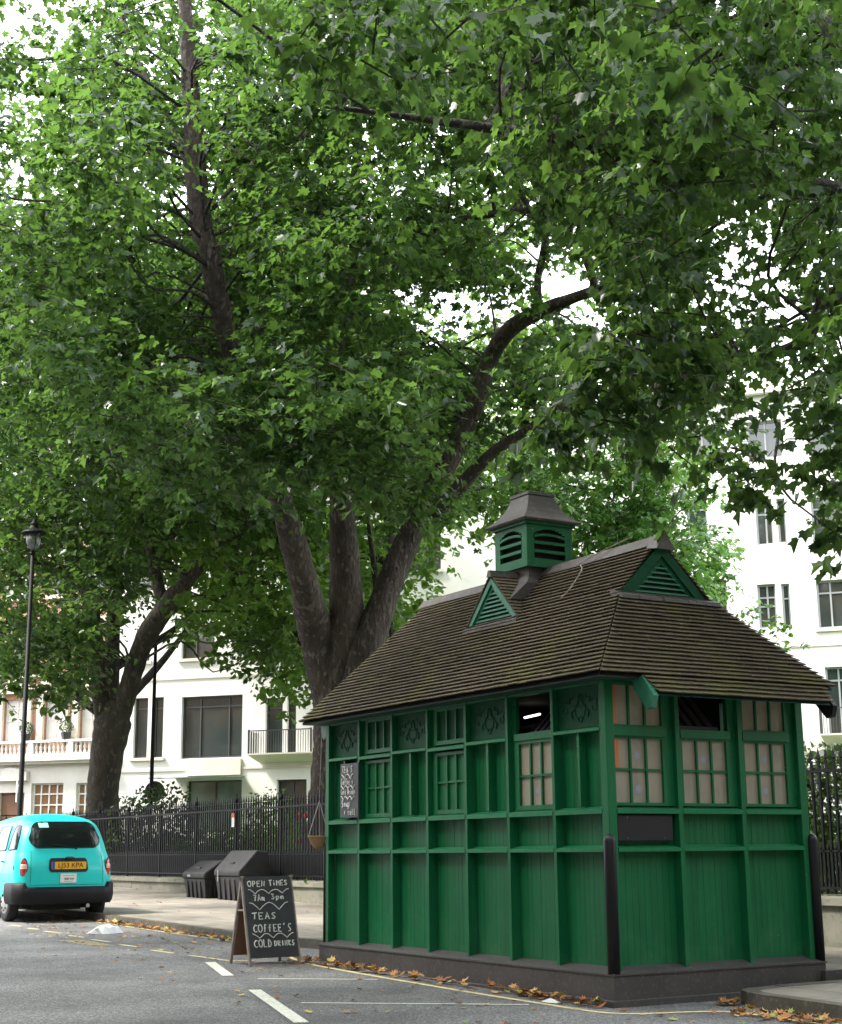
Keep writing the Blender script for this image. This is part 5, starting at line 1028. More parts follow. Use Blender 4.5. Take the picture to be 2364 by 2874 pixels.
# crown clumps: decimetres x,y,z,radius,outside-the-view flag
A_limbs = [[(-19.79, 7.37, -0.17, 0.82), (-19.52, 7.3, 1.02, 0.676), (-19.29, 7.25, 1.98, 0.616), (-19.05, 7.17, 3.06, 0.586), (-18.83, 7.07, 4.14, 0.576), (-18.65, 6.99, 5.0, 0.557), (-18.49, 6.96, 5.64, 0.427), (-18.36, 6.95, 6.18, 0.248)], [(-18.95, 7.06, 3.71, 0.248), (-18.81, 6.91, 4.57, 0.417), (-18.72, 6.73, 5.32, 0.457), (-18.66, 6.45, 6.19, 0.407), (-17.89, 5.81, 6.92, 0.349), (-17.37, 5.21, 7.97, 0.287), (-16.97, 4.71, 8.81, 0.245), (-16.37, 4.01, 9.98, 0.232), (-15.95, 3.29, 10.94, 0.214), (-15.75, 2.86, 11.76, 0.235), (-15.37, 2.34, 13.02, 0.224), (-15.3, 2.02, 14.0, 0.215), (-15.12, 1.77, 15.26, 0.206), (-14.94, 1.59, 16.33, 0.179), (-14.72, 1.36, 17.69, 0.152), (-14.49, 1.15, 19.05, 0.126), (-14.24, 0.95, 20.41, 0.045)], [(-18.79, 7.13, 4.14, 0.248), (-18.55, 7.1, 5.1, 0.417), (-18.28, 7.03, 6.29, 0.407), (-18.04, 6.86, 7.58, 0.358), (-17.79, 6.65, 8.98, 0.308), (-17.32, 6.35, 10.09, 0.276), (-16.97, 6.27, 11.58, 0.246), (-16.62, 6.14, 13.18, 0.217), (-16.26, 6.03, 14.78, 0.167), (-15.84, 5.94, 16.59, 0.118), (-15.4, 5.82, 18.51, 0.069), (-15.05, 5.69, 20.11, 0.03)], [(-18.58, 7.09, 3.68, 0.197), (-18.29, 7.13, 4.64, 0.335), (-17.83, 7.33, 5.92, 0.335), (-17.77, 7.83, 7.28, 0.31), (-17.78, 8.33, 8.35, 0.294), (-17.34, 8.63, 9.34, 0.254), (-16.8, 9.04, 10.43, 0.233), (-16.26, 9.39, 11.64, 0.223), (-15.94, 9.53, 12.51, 0.213), (-15.19, 9.57, 13.0, 0.19), (-14.39, 9.82, 13.2, 0.167), (-13.55, 10.15, 13.33, 0.136), (-12.74, 10.47, 13.4, 0.105), (-11.62, 10.37, 13.33, 0.065), (-10.51, 10.23, 13.33, 0.031)], [(-17.29, 8.86, 9.01, 0.172), (-15.97, 8.82, 9.53, 0.148), (-15.1, 9.04, 10.03, 0.126), (-14.26, 9.31, 10.33, 0.105), (-13.36, 9.65, 10.68, 0.085), (-12.47, 10.02, 10.92, 0.06), (-11.24, 9.95, 11.2, 0.027)], [(-14.36, 9.83, 13.25, 0.089), (-14.26, 9.73, 13.89, 0.089), (-14.06, 9.77, 14.53, 0.084), (-13.88, 9.79, 15.17, 0.069), (-13.6, 9.88, 16.02, 0.034)], [(-13.14, 10.41, 13.41, 0.096), (-12.85, 10.2, 13.61, 0.086), (-12.86, 10.0, 14.02, 0.072), (-12.81, 9.86, 14.54, 0.057), (-12.73, 9.62, 15.37, 0.029)], [(-15.24, 1.95, 14.39, 0.117), (-15.64, 1.8, 15.49, 0.091), (-16.13, 1.53, 16.52, 0.074), (-16.62, 1.19, 17.68, 0.056), (-17.09, 0.76, 19.19, 0.029)], [(-15.29, 2.27, 14.37, 0.045), (-15.38, 3.17, 15.6, 0.065), (-15.93, 3.88, 16.41, 0.076), (-16.25, 4.98, 17.19, 0.059), (-15.74, 5.63, 17.66, 0.049)], [(-16.41, 5.88, 14.57, 0.069), (-14.65, 6.8, 14.57, 0.076), (-13.26, 7.17, 14.46, 0.083), (-11.94, 7.49, 14.18, 0.072), (-10.72, 7.69, 13.8, 0.052), (-9.46, 8.02, 13.28, 0.034), (-8.12, 8.32, 13.12, 0.016)]]
B_limbs = [[(-33.5, 6.8, 0.09, 0.632), (-33.23, 6.68, 1.38, 0.559), (-33.01, 6.59, 2.38, 0.5), (-32.8, 6.51, 3.39, 0.47), (-32.52, 6.49, 4.46, 0.515), (-32.29, 6.53, 5.25, 0.573), (-32.12, 6.5, 5.96, 0.265)], [(-32.58, 6.49, 4.24, 0.265), (-32.4, 6.35, 5.25, 0.323), (-32.29, 6.09, 6.25, 0.25), (-32.12, 5.86, 7.4, 0.235), (-31.95, 5.64, 8.55, 0.235), (-31.36, 5.22, 9.46, 0.233), (-30.87, 4.59, 10.5, 0.158), (-29.91, 3.8, 11.39, 0.098), (-28.92, 3.02, 12.36, 0.055)], [(-31.37, 5.36, 9.11, 0.189), (-31.06, 4.7, 9.52, 0.158), (-30.91, 3.91, 9.64, 0.114), (-30.69, 3.11, 10.03, 0.063)], [(-32.54, 6.56, 4.24, 0.235), (-32.16, 6.69, 5.39, 0.353), (-31.79, 6.86, 6.39, 0.323), (-31.39, 7.04, 7.46, 0.294), (-30.5, 7.18, 8.24, 0.32), (-29.69, 7.31, 8.72, 0.287), (-28.8, 7.53, 9.32, 0.227), (-27.86, 7.8, 9.98, 0.169), (-26.42, 8.06, 10.31, 0.11), (-24.97, 8.27, 10.74, 0.054)], [(-30.0, 7.28, 8.54, 0.217), (-30.12, 7.05, 9.05, 0.188), (-30.25, 6.93, 9.73, 0.16), (-30.19, 6.59, 10.72, 0.116), (-29.67, 5.9, 12.02, 0.072)]]
C_limbs = [[(2.4, 8.2, 0.1, 0.62), (2.3, 8.1, 2.0, 0.5), (2.0, 7.9, 4.5, 0.44), (1.2, 7.5, 7.0, 0.36), (0.2, 6.9, 9.0, 0.3), (-0.8, 6.2, 11.0, 0.22), (-2.0, 5.4, 13.0, 0.12)], [(2.0, 7.9, 4.5, 0.2), (-0.4, 4.63, 7.73, 0.079), (-0.9, 3.97, 7.37, 0.064), (-1.14, 3.63, 7.23, 0.058), (-1.37, 3.29, 7.13, 0.058), (-1.5, 3.15, 6.97, 0.053), (-1.63, 3.05, 6.7, 0.053), (-1.73, 2.89, 6.71, 0.042), (-1.83, 2.68, 6.81, 0.032), (-1.98, 2.42, 6.84, 0.013)], [(0.2, 6.9, 9.0, 0.18), (-1.0, 4.0, 9.5, 0.12), (-2.0, 1.0, 9.8, 0.07), (-3.0, -1.5, 10.0, 0.03)]]
A_cl = "-136,47,167,8,0 -198,38,202,9,0 -145,1,98,11,0 -166,40,168,9,0 -126,95,198,10,0 -199,28,183,11,0 -173,118,120,8,0 -211,94,161,12,0 -129,40,184,12,0 -114,38,155,10,0 -142,33,117,9,0 -153,52,193,7,0 -170,64,197,10,0 -219,59,134,8,0 -154,57,173,10,0 -187,143,144,12,0 -132,-19,126,9,0 -212,68,131,8,0 -119,27,155,8,0 -144,96,182,11,0 -152,115,116,12,0 -171,-29,181,11,0 -137,109,206,11,0 -216,129,137,11,0 -114,20,182,10,1 -175,32,135,11,0 -169,-19,97,11,0 -123,83,154,9,0 -174,-22,194,8,0 -133,53,103,12,0 -207,77,123,7,0 -133,93,188,11,0 -104,-12,77,8,0 -123,78,158,8,0 -134,89,166,11,0 -131,40,167,9,0 -145,130,176,11,0 -166,92,111,9,0 -135,52,184,9,0 -126,50,89,10,0 -176,2,166,8,0 -178,7,203,10,0 -198,-9,130,11,0 -153,6,120,8,0 -213,5,123,8,0 -152,45,156,10,0 -174,103,117,8,0 -171,51,198,9,0 -102,41,162,12,0 -180,36,108,8,0 -167,143,157,12,0 -188,95,116,11,0 -202,35,122,8,0 -157,3,144,7,0 -200,114,137,12,0 -118,58,165,9,0 -183,59,141,7,0 -110,50,209,12,1 -219,83,155,11,0 -194,58,202,9,0 -198,21,111,10,0 -209,67,169,11,0 -107,89,142,12,0 -132,27,179,8,0 -198,91,130,9,0 -178,75,136,10,0 -169,41,150,11,0 -113,24,136,10,0 -162,102,112,9,0 -234,30,171,7,0 -184,54,146,9,0 -251,74,150,10,0 -144,112,178,8,0 -170,79,145,8,0 -183,22,119,8,0 -171,90,119,12,0 -126,72,163,9,0 -121,-4,138,10,0 -116,25,151,11,0 -153,47,97,12,0 -191,101,175,10,0 -107,95,158,7,0 -243,2,127,8,0 -188,85,118,11,0 -132,44,164,10,0 -120,90,193,12,0 -123,113,167,9,0 -189,105,125,11,0 -183,4,100,7,0 -216,89,172,7,0 -132,69,193,8,0 -87,20,156,12,0 -245,32,130,7,0 -152,8,114,8,0 -185,29,94,9,0 -250,44,148,11,0 -160,42,199,11,0 -194,32,134,8,0 -68,72,128,11,0 -211,46,172,11,0 -166,135,169,7,0 -176,44,215,12,0 -159,7,160,12,0 -204,31,119,10,0 -122,69,131,12,0 -139,66,148,11,0 -130,40,136,12,0 -138,27,102,8,0 -116,41,85,12,0 -225,48,122,9,0 -149,52,103,10,0 -114,87,191,11,0 -113,16,92,9,0 -122,20,147,8,0 -219,38,129,9,0 -229,67,172,12,0 -116,111,130,8,0 -78,23,180,11,1 -81,26,139,8,0 -141,111,193,11,0 -147,-20,128,8,0 -212,9,120,10,0 -205,50,105,11,0 -189,41,150,9,0 -156,39,98,10,0 -148,101,212,10,0 -130,-34,139,11,0 -190,42,156,12,0 -125,5,89,8,0 -140,104,129,8,0 -154,33,150,7,0 -193,90,115,8,0 -196,-6,117,12,0 -226,25,133,7,0 -149,39,205,11,0 -88,86,119,11,0 -223,56,176,9,0 -184,9,157,10,0 -100,41,138,9,0 -172,31,106,11,0 -141,36,142,8,0 -200,63,184,11,0 -136,97,193,9,0 -139,74,137,8,0 -216,20,123,10,0 -136,67,131,7,0 -110,55,130,7,0 -241,71,126,7,0 -181,107,167,7,0 -82,38,149,12,0 -95,-4,81,11,0 -214,49,131,9,0 -208,106,102,11,0 -245,69,121,10,0 -216,19,157,10,0 -195,61,157,11,0 -181,77,100,7,0 -244,11,152,11,0 -137,117,160,12,0 -192,76,193,11,0 -153,28,102,8,0 -201,22,150,8,0 -62,58,134,8,0 -177,57,208,9,0 -187,15,184,10,0 -137,76,198,8,0 -167,121,116,9,0 -152,75,150,12,0 -221,59,125,12,0 -179,42,140,12,0 -132,112,166,8,0 -176,85,205,8,0 -175,51,222,8,1 -147,115,192,7,0 -144,89,156,7,0 -217,41,191,7,0 -109,107,149,11,0 -180,98,211,9,0 -171,18,180,9,0 -220,74,117,10,0 -128,-26,136,8,0 -162,36,168,10,0 -138,93,176,9,0 -202,36,99,8,0 -145,-27,122,7,0 -201,108,131,9,0 -155,68,147,11,0 -224,18,159,9,0 -233,10,141,9,0 -189,34,179,12,0 -87,68,190,7,1 -200,32,189,12,0 -181,81,119,9,0 -208,2,163,12,0 -145,5,119,9,0 -167,-29,67,11,1 -179,63,120,9,0 -224,92,169,8,0 -119,121,169,7,0 -193,99,132,11,0 -216,126,120,10,0 -248,86,128,12,0 -104,36,163,11,0 -182,66,219,10,0 -93,15,113,9,0 -120,67,163,8,0 -181,46,148,11,0 -202,23,130,12,0 -101,86,163,8,0 -151,2,93,9,0 -238,90,152,9,0 -84,56,171,9,0 -234,103,142,8,0 -225,98,137,9,0 -192,-3,129,10,0 -65,60,150,11,0 -163,28,173,9,0 -144,128,148,8,0 -122,-8,119,11,0 -250,47,132,11,0 -185,83,156,12,0 -177,-4,126,7,0 -172,10,125,11,0 -86,70,141,12,0 -185,83,139,11,0 -119,53,186,12,0 -199,105,163,9,0 -168,6,114,11,0 -191,26,135,9,0 -190,42,137,9,0 -176,-8,166,9,0 -173,-20,117,9,0 -162,60,153,12,0 -175,26,129,11,0 -125,84,209,12,0 -131,98,154,8,0 -221,32,167,9,0 -136,106,201,11,0 -155,-24,166,10,0 -120,79,178,10,0 -185,88,182,12,0 -218,103,111,9,0 -153,105,161,10,0 -203,41,114,12,0 -109,-26,104,8,0 -95,93,127,8,0 -112,5,84,12,0 -97,-14,124,11,0 -129,40,154,10,0 -145,112,183,8,0 -176,7,189,11,0 -143,58,106,9,0 -146,67,151,8,0 -192,26,147,12,0 -127,18,154,12,0 -120,27,113,9,0 -227,14,123,9,0 -150,148,141,7,0 -114,108,122,8,0 -105,-25,93,12,0 -73,68,146,10,0 -210,34,109,11,0 -98,51,145,8,0 -137,101,151,11,0 -207,124,122,9,0 -120,22,127,8,0 -226,-1,111,12,0 -196,110,191,11,0 -89,63,181,11,0 -213,87,120,7,0 -201,42,143,8,0 -214,36,208,8,0 -256,65,138,8,0 -185,51,115,8,0 -87,63,134,10,0 -99,29,160,9,0 -231,57,157,9,0 -125,63,181,11,0 -147,37,185,7,0 -176,65,141,12,0 -160,30,161,9,0 -145,70,109,8,0 -135,47,93,9,0 -130,45,88,8,0 -161,132,134,10,0 -207,34,198,9,0 -163,-7,160,9,0 -224,92,143,12,0 -158,9,93,8,0 -134,71,136,11,0 -86,50,160,12,0 -207,57,201,9,0 -236,86,156,10,0 -126,70,187,10,0 -199,96,132,9,0 -95,94,133,7,0 -138,20,93,9,0 -140,-16,118,9,0 -127,105,118,11,0 -194,115,135,10,0 -199,106,137,10,0 -208,80,172,10,0 -176,48,101,11,0 -207,33,130,7,0 -186,61,104,11,0 -129,-15,148,7,0 -176,20,213,12,0 -115,115,153,7,0 -183,135,167,8,0 -223,99,165,12,0 -186,76,134,10,0 -109,25,147,9,0 -192,53,110,8,0 -188,38,217,8,0 -218,43,117,9,0 -85,31,120,11,0 -128,56,159,10,0 -135,21,157,8,0 -116,34,185,8,1 -228,65,114,10,0 -111,93,165,9,0 -122,61,162,8,0 -157,69,108,12,0 -159,-27,134,11,0 -100,-24,119,7,0 -216,52,210,7,0 -223,-10,149,10,0 -254,65,120,9,0 -227,96,138,8,0 -110,62,143,9,0 -138,32,93,12,0 -75,15,125,10,0 -222,-8,153,12,0 -171,49,180,8,0 -153,-20,185,11,0 -83,21,112,12,0 -140,7,88,8,0 -185,4,189,9,0 -203,48,139,10,0 -117,76,179,11,0 -158,113,198,10,0 -129,-14,192,11,1 -203,6,182,10,0 -245,51,159,11,0 -177,-25,123,12,0 -141,78,136,9,0 -144,96,118,9,0 -154,8,165,8,0 -96,10,179,9,1 -141,17,86,8,0 -224,90,156,12,0 -160,14,104,11,0 -200,18,125,8,0 -163,34,148,10,0 -221,45,157,10,0 -127,58,168,12,0 -138,127,161,10,0 -94,81,174,11,0 -169,75,201,11,0 -106,41,197,11,1 -249,56,148,11,0 -165,128,190,9,0 -102,78,136,12,0 -219,68,191,10,0 -176,133,139,12,0 -222,95,132,9,0 -113,-32,112,10,0 -152,122,163,12,0 -199,1,137,8,0 -109,40,122,10,0 -173,53,160,8,0 -159,39,219,7,1 -130,53,172,11,0 -121,33,148,7,0 -170,117,180,8,0 -98,53,197,10,1 -239,71,139,10,0 -199,74,179,11,0 -168,118,124,11,0 -187,30,125,7,0 -136,28,155,10,0 -173,14,132,9,0 -184,-4,163,11,0 -92,54,178,10,0 -179,29,94,8,0 -117,46,96,7,0 -178,88,132,12,0 -187,84,160,9,0 -123,50,175,9,0 -152,-11,149,9,0 -194,-9,129,8,0 -185,39,157,12,0 -214,55,204,8,0 -208,23,189,9,0 -136,-17,122,11,0 -211,108,139,12,0 -181,98,132,10,0 -249,54,113,8,0 -181,-45,134,8,1 -124,-37,115,7,1 -173,60,150,9,0 -204,-21,84,12,1 -86,87,106,8,0 -178,56,201,11,0 -206,118,132,11,0 -64,25,134,8,0 -191,90,130,8,0 -197,48,148,9,0 -117,72,172,11,0 -201,-3,151,7,0 -165,3,133,11,0 -155,106,129,11,0 -163,2,156,7,0 -88,17,162,9,0 -89,96,164,11,0 -79,53,152,10,0 -175,46,203,11,0 -78,66,136,11,0 -140,15,96,9,0 -199,-17,169,12,0 -170,77,152,7,0 -139,104,205,10,0 -159,10,120,7,0 -197,84,127,9,0 -116,39,80,9,0 -95,22,172,9,1 -179,115,129,7,0 -215,60,126,11,0 -125,87,185,12,0 -124,90,201,9,0 -142,63,163,11,0 -98,23,186,9,1 -179,62,139,11,0 -198,-10,150,9,0 -138,31,208,11,1 -146,-8,145,8,0 -127,26,174,12,0 -228,19,112,12,0 -86,7,180,11,1 -197,119,174,11,0 -125,41,91,9,0 -176,70,117,10,0 -162,75,212,11,0 -230,69,176,8,0 -160,71,193,10,0 -119,-10,126,9,0 -122,44,162,10,0 -177,69,153,11,0 -140,63,113,12,0 -223,35,177,11,0 -126,92,187,11,0 -197,15,184,9,0 -201,4,134,12,0 -187,74,171,9,0 -205,44,114,7,0 -139,-2,133,11,0 -140,40,174,11,0 -175,72,100,12,0 -156,39,88,8,0 -208,30,137,8,0 -111,42,125,8,0 -105,18,147,11,0 -239,83,113,8,0 -166,97,201,8,0 -165,50,158,10,0 -98,86,136,10,0 -217,11,195,10,0 -217,58,199,12,0 -183,-9,131,10,0 -154,1,169,12,0 -83,73,125,12,0 -196,83,124,8,0 -191,19,166,12,0 -155,126,132,8,0 -136,39,122,7,0 -224,89,120,7,0 -177,61,112,8,0 -123,17,81,11,0 -139,128,125,11,0 -84,64,150,11,0 -216,85,131,8,0 -154,121,129,9,0 -145,24,172,11,0 -211,-22,90,8,1 -149,65,210,8,0 -158,72,142,8,0 -222,43,114,11,0 -199,69,218,12,0 -128,103,167,8,0 -182,72,156,11,0 -204,14,107,11,0 -202,99,108,7,0 -212,83,129,12,0 -106,59,179,10,0 -205,76,146,11,0 -115,15,161,8,0 -103,80,107,10,0 -158,57,101,9,0 -127,13,194,8,1 -200,-32,116,12,1 -131,4,100,7,0 -174,81,104,8,0 -194,30,177,12,0 -92,44,170,9,0 -186,134,149,8,0 -208,57,144,10,0 -179,37,131,8,0 -163,123,119,10,0 -200,94,144,9,0 -110,27,107,7,0 -200,100,179,9,0 -162,13,204,11,0 -113,29,128,8,0 -160,90,154,10,0 -104,90,173,8,0 -190,65,214,10,0 -142,70,145,12,0 -140,109,124,7,0 -172,129,189,9,0 -161,23,201,10,0 -114,84,172,11,0 -212,65,196,12,0 -140,45,105,11,0 -134,-9,94,9,0 -97,23,113,7,0 -192,-20,68,8,1 -185,73,162,10,0 -62,58,115,8,0 -196,90,193,8,0 -137,31,187,11,0 -168,-10,131,8,0 -125,109,158,9,0 -200,68,143,9,0 -249,72,131,7,0 -196,8,112,11,0 -146,89,169,11,0 -101,27,153,10,0 -165,55,196,7,0 -237,79,111,7,0 -118,-33,127,7,0 -226,2,141,10,0 -169,82,150,10,0 -166,31,192,9,0 -180,48,216,12,0 -179,2,139,11,0 -169,0,151,11,0 -215,22,132,11,0 -192,35,154,11,0 -153,35,191,12,0 -162,7,114,10,0 -165,117,167,11,0 -109,-12,83,10,0 -186,104,119,11,0 -224,58,194,11,0 -174,28,189,11,0 -159,136,160,11,0 -214,53,200,10,0 -103,107,180,12,0 -157,34,184,12,0 -202,92,135,10,0 -199,-10,101,12,0 -184,-20,138,11,0 -196,-19,85,12,1 -143,54,104,8,0 -106,28,180,12,0 -189,80,141,8,0 -174,0,180,8,0 -158,51,168,11,0 -117,-20,106,12,0 -105,-14,131,8,0 -229,77,173,8,0 -165,19,100,9,0 -189,28,208,8,0 -159,115,124,12,0 -121,34,170,9,0 -211,61,176,12,0 -198,96,183,12,0 -69,64,147,8,0 -102,-21,90,10,0 -179,73,201,9,0 -130,106,122,9,0 -193,26,184,12,0 -188,58,110,10,0 -167,36,154,11,0 -143,41,179,8,0 -138,-2,92,10,0 -235,24,173,7,0 -213,70,138,8,0 -182,68,129,10,0 -150,-17,164,11,0 -71,36,129,8,0 -208,15,139,8,0 -92,42,144,12,0 -64,64,125,8,0 -139,64,188,8,0 -149,15,103,12,0 -68,69,134,9,0 -131,133,161,11,0 -134,-19,149,7,0 -241,7,131,11,0 -183,63,153,11,0 -252,34,115,9,0 -238,-4,126,8,0 -150,82,200,8,0 -167,29,141,9,0 -226,86,176,8,0 -229,89,136,10,0 -91,-23,123,8,0 -93,57,113,7,0 -139,-32,136,11,0 -154,-26,120,10,0 -101,19,94,11,0 -207,82,162,9,0 -149,37,187,7,0 -124,80,183,8,0 -180,13,197,8,0 -167,-25,146,9,0 -121,37,118,9,0 -134,38,114,8,0 -185,9,202,9,0 -222,60,149,12,0 -165,101,197,10,0 -190,15,122,9,0 -176,11,183,7,0 -71,75,118,10,0 -73,3,150,11,0 -177,79,216,8,0 -120,78,196,11,0 -194,48,139,12,0 -225,-7,168,8,0 -111,84,187,10,0 -214,61,147,8,0 -196,39,110,8,0 -220,48,200,9,0 -242,39,153,11,0 -94,31,159,11,0 -230,11,175,11,0 -168,108,135,11,0 -126,-39,137,11,0 -159,5,131,9,0 -82,59,137,9,0 -161,95,210,10,0 -97,2,146,9,0 -169,-31,172,12,0 -154,72,154,10,0 -153,-4,106,11,0 -176,6,95,7,0 -151,3,138,12,0 -124,18,139,8,0 -182,61,127,9,0 -212,12,198,9,0 -234,29,188,10,0 -199,122,185,10,0 -127,33,100,7,0 -115,-10,144,10,0 -163,92,184,8,0 -224,7,161,8,0 -158,47,223,12,1 -168,8,101,7,0 -138,-10,160,10,0 -213,73,147,12,0 -193,22,204,10,0 -165,37,196,7,0 -104,51,123,9,0 -138,55,93,11,0 -205,12,160,9,0 -86,46,174,8,1 -165,111,123,9,0 -197,53,130,12,0 -213,44,152,7,0 -159,31,158,9,0 -119,-5,90,7,0 -178,81,150,7,0 -168,-37,156,10,1 -111,22,116,8,0 -172,27,196,12,0 -224,88,161,8,0 -110,48,165,9,0 -181,78,208,10,0 -138,119,144,10,0 -177,16,203,10,0 -171,63,221,12,0 -98,-22,153,8,0 -184,9,107,9,0 -147,92,141,7,0 -174,47,207,7,0 -196,110,103,12,0 -223,47,161,12,0 -126,55,104,10,0 -177,110,157,9,0 -233,36,138,12,0 -206,52,143,9,0 -158,-2,174,10,0 -118,41,82,7,0 -180,23,122,11,0 -201,93,108,9,0 -180,64,148,8,0 -218,20,151,8,0 -98,-22,118,8,0 -181,54,199,10,0 -212,64,179,9,0 -139,112,203,12,0 -158,-31,178,8,1 -195,98,174,8,0 -147,11,203,8,1 -221,5,146,10,0 -165,27,118,10,0 -148,-24,162,7,0 -111,110,177,10,0 -204,108,109,12,0 -184,-38,167,11,1 -170,43,103,10,0 -163,-5,128,12,0 -92,3,128,7,0 -119,112,155,8,0 -214,11,115,12,0 -227,55,115,11,0 -165,60,152,7,0 -178,24,104,10,0 -147,74,148,11,0 -72,54,90,10,0 -134,-16,111,9,0 -190,-2,97,11,0 -135,59,197,11,0 -100,76,191,9,1 -189,21,105,11,0 -230,91,172,10,0 -164,28,109,9,0 -106,44,184,11,0 -144,29,101,12,0 -99,77,94,8,0 -196,58,177,12,0 -104,40,96,7,0 -148,30,98,12,0 -204,103,169,7,0 -203,138,136,7,0 -246,30,167,9,0 -121,15,153,12,0 -166,11,117,8,0 -135,82,202,9,0 -121,26,129,11,0 -201,-15,187,9,0 -90,14,84,12,0 -188,81,128,11,0 -180,42,174,11,0 -147,85,212,8,0 -167,40,201,8,0 -138,-11,139,10,0 -193,69,196,9,0 -227,-2,134,8,0 -135,34,121,8,0 -187,8,183,7,0 -77,24,85,12,0 -196,43,220,12,0 -132,-3,166,9,0 -127,35,109,8,0 -230,59,141,11,0 -177,104,132,10,0 -123,65,193,7,0 -120,46,157,9,0 -104,14,90,10,0 -108,8,88,9,0 -103,18,86,10,0 -100,24,84,10,0 -105,18,80,9,0 -114,13,80,8,0 -121,11,78,8,0 -123,9,74,6,0 -107,15,75,8,0 -103,22,77,8,0 -98,29,79,9,0 -95,34,77,9,0 -98,40,75,8,0 -103,32,75,7,0 -102,40,85,10,0 -104,34,88,10,0 -109,24,95,10,0 -106,29,95,9,0 -110,40,99,10,0 -111,17,101,10,0 -107,22,105,9,0 -102,31,106,10,0 -112,29,117,10,0 -108,30,129,10,0 -112,24,128,10,0 -108,36,71,6,0 -104,43,70,7,0 -109,52,75,7,0 -102,20,84,10,0 -126,3,78,8,0 -110,16,110,9,0 -107,17,118,9,0"
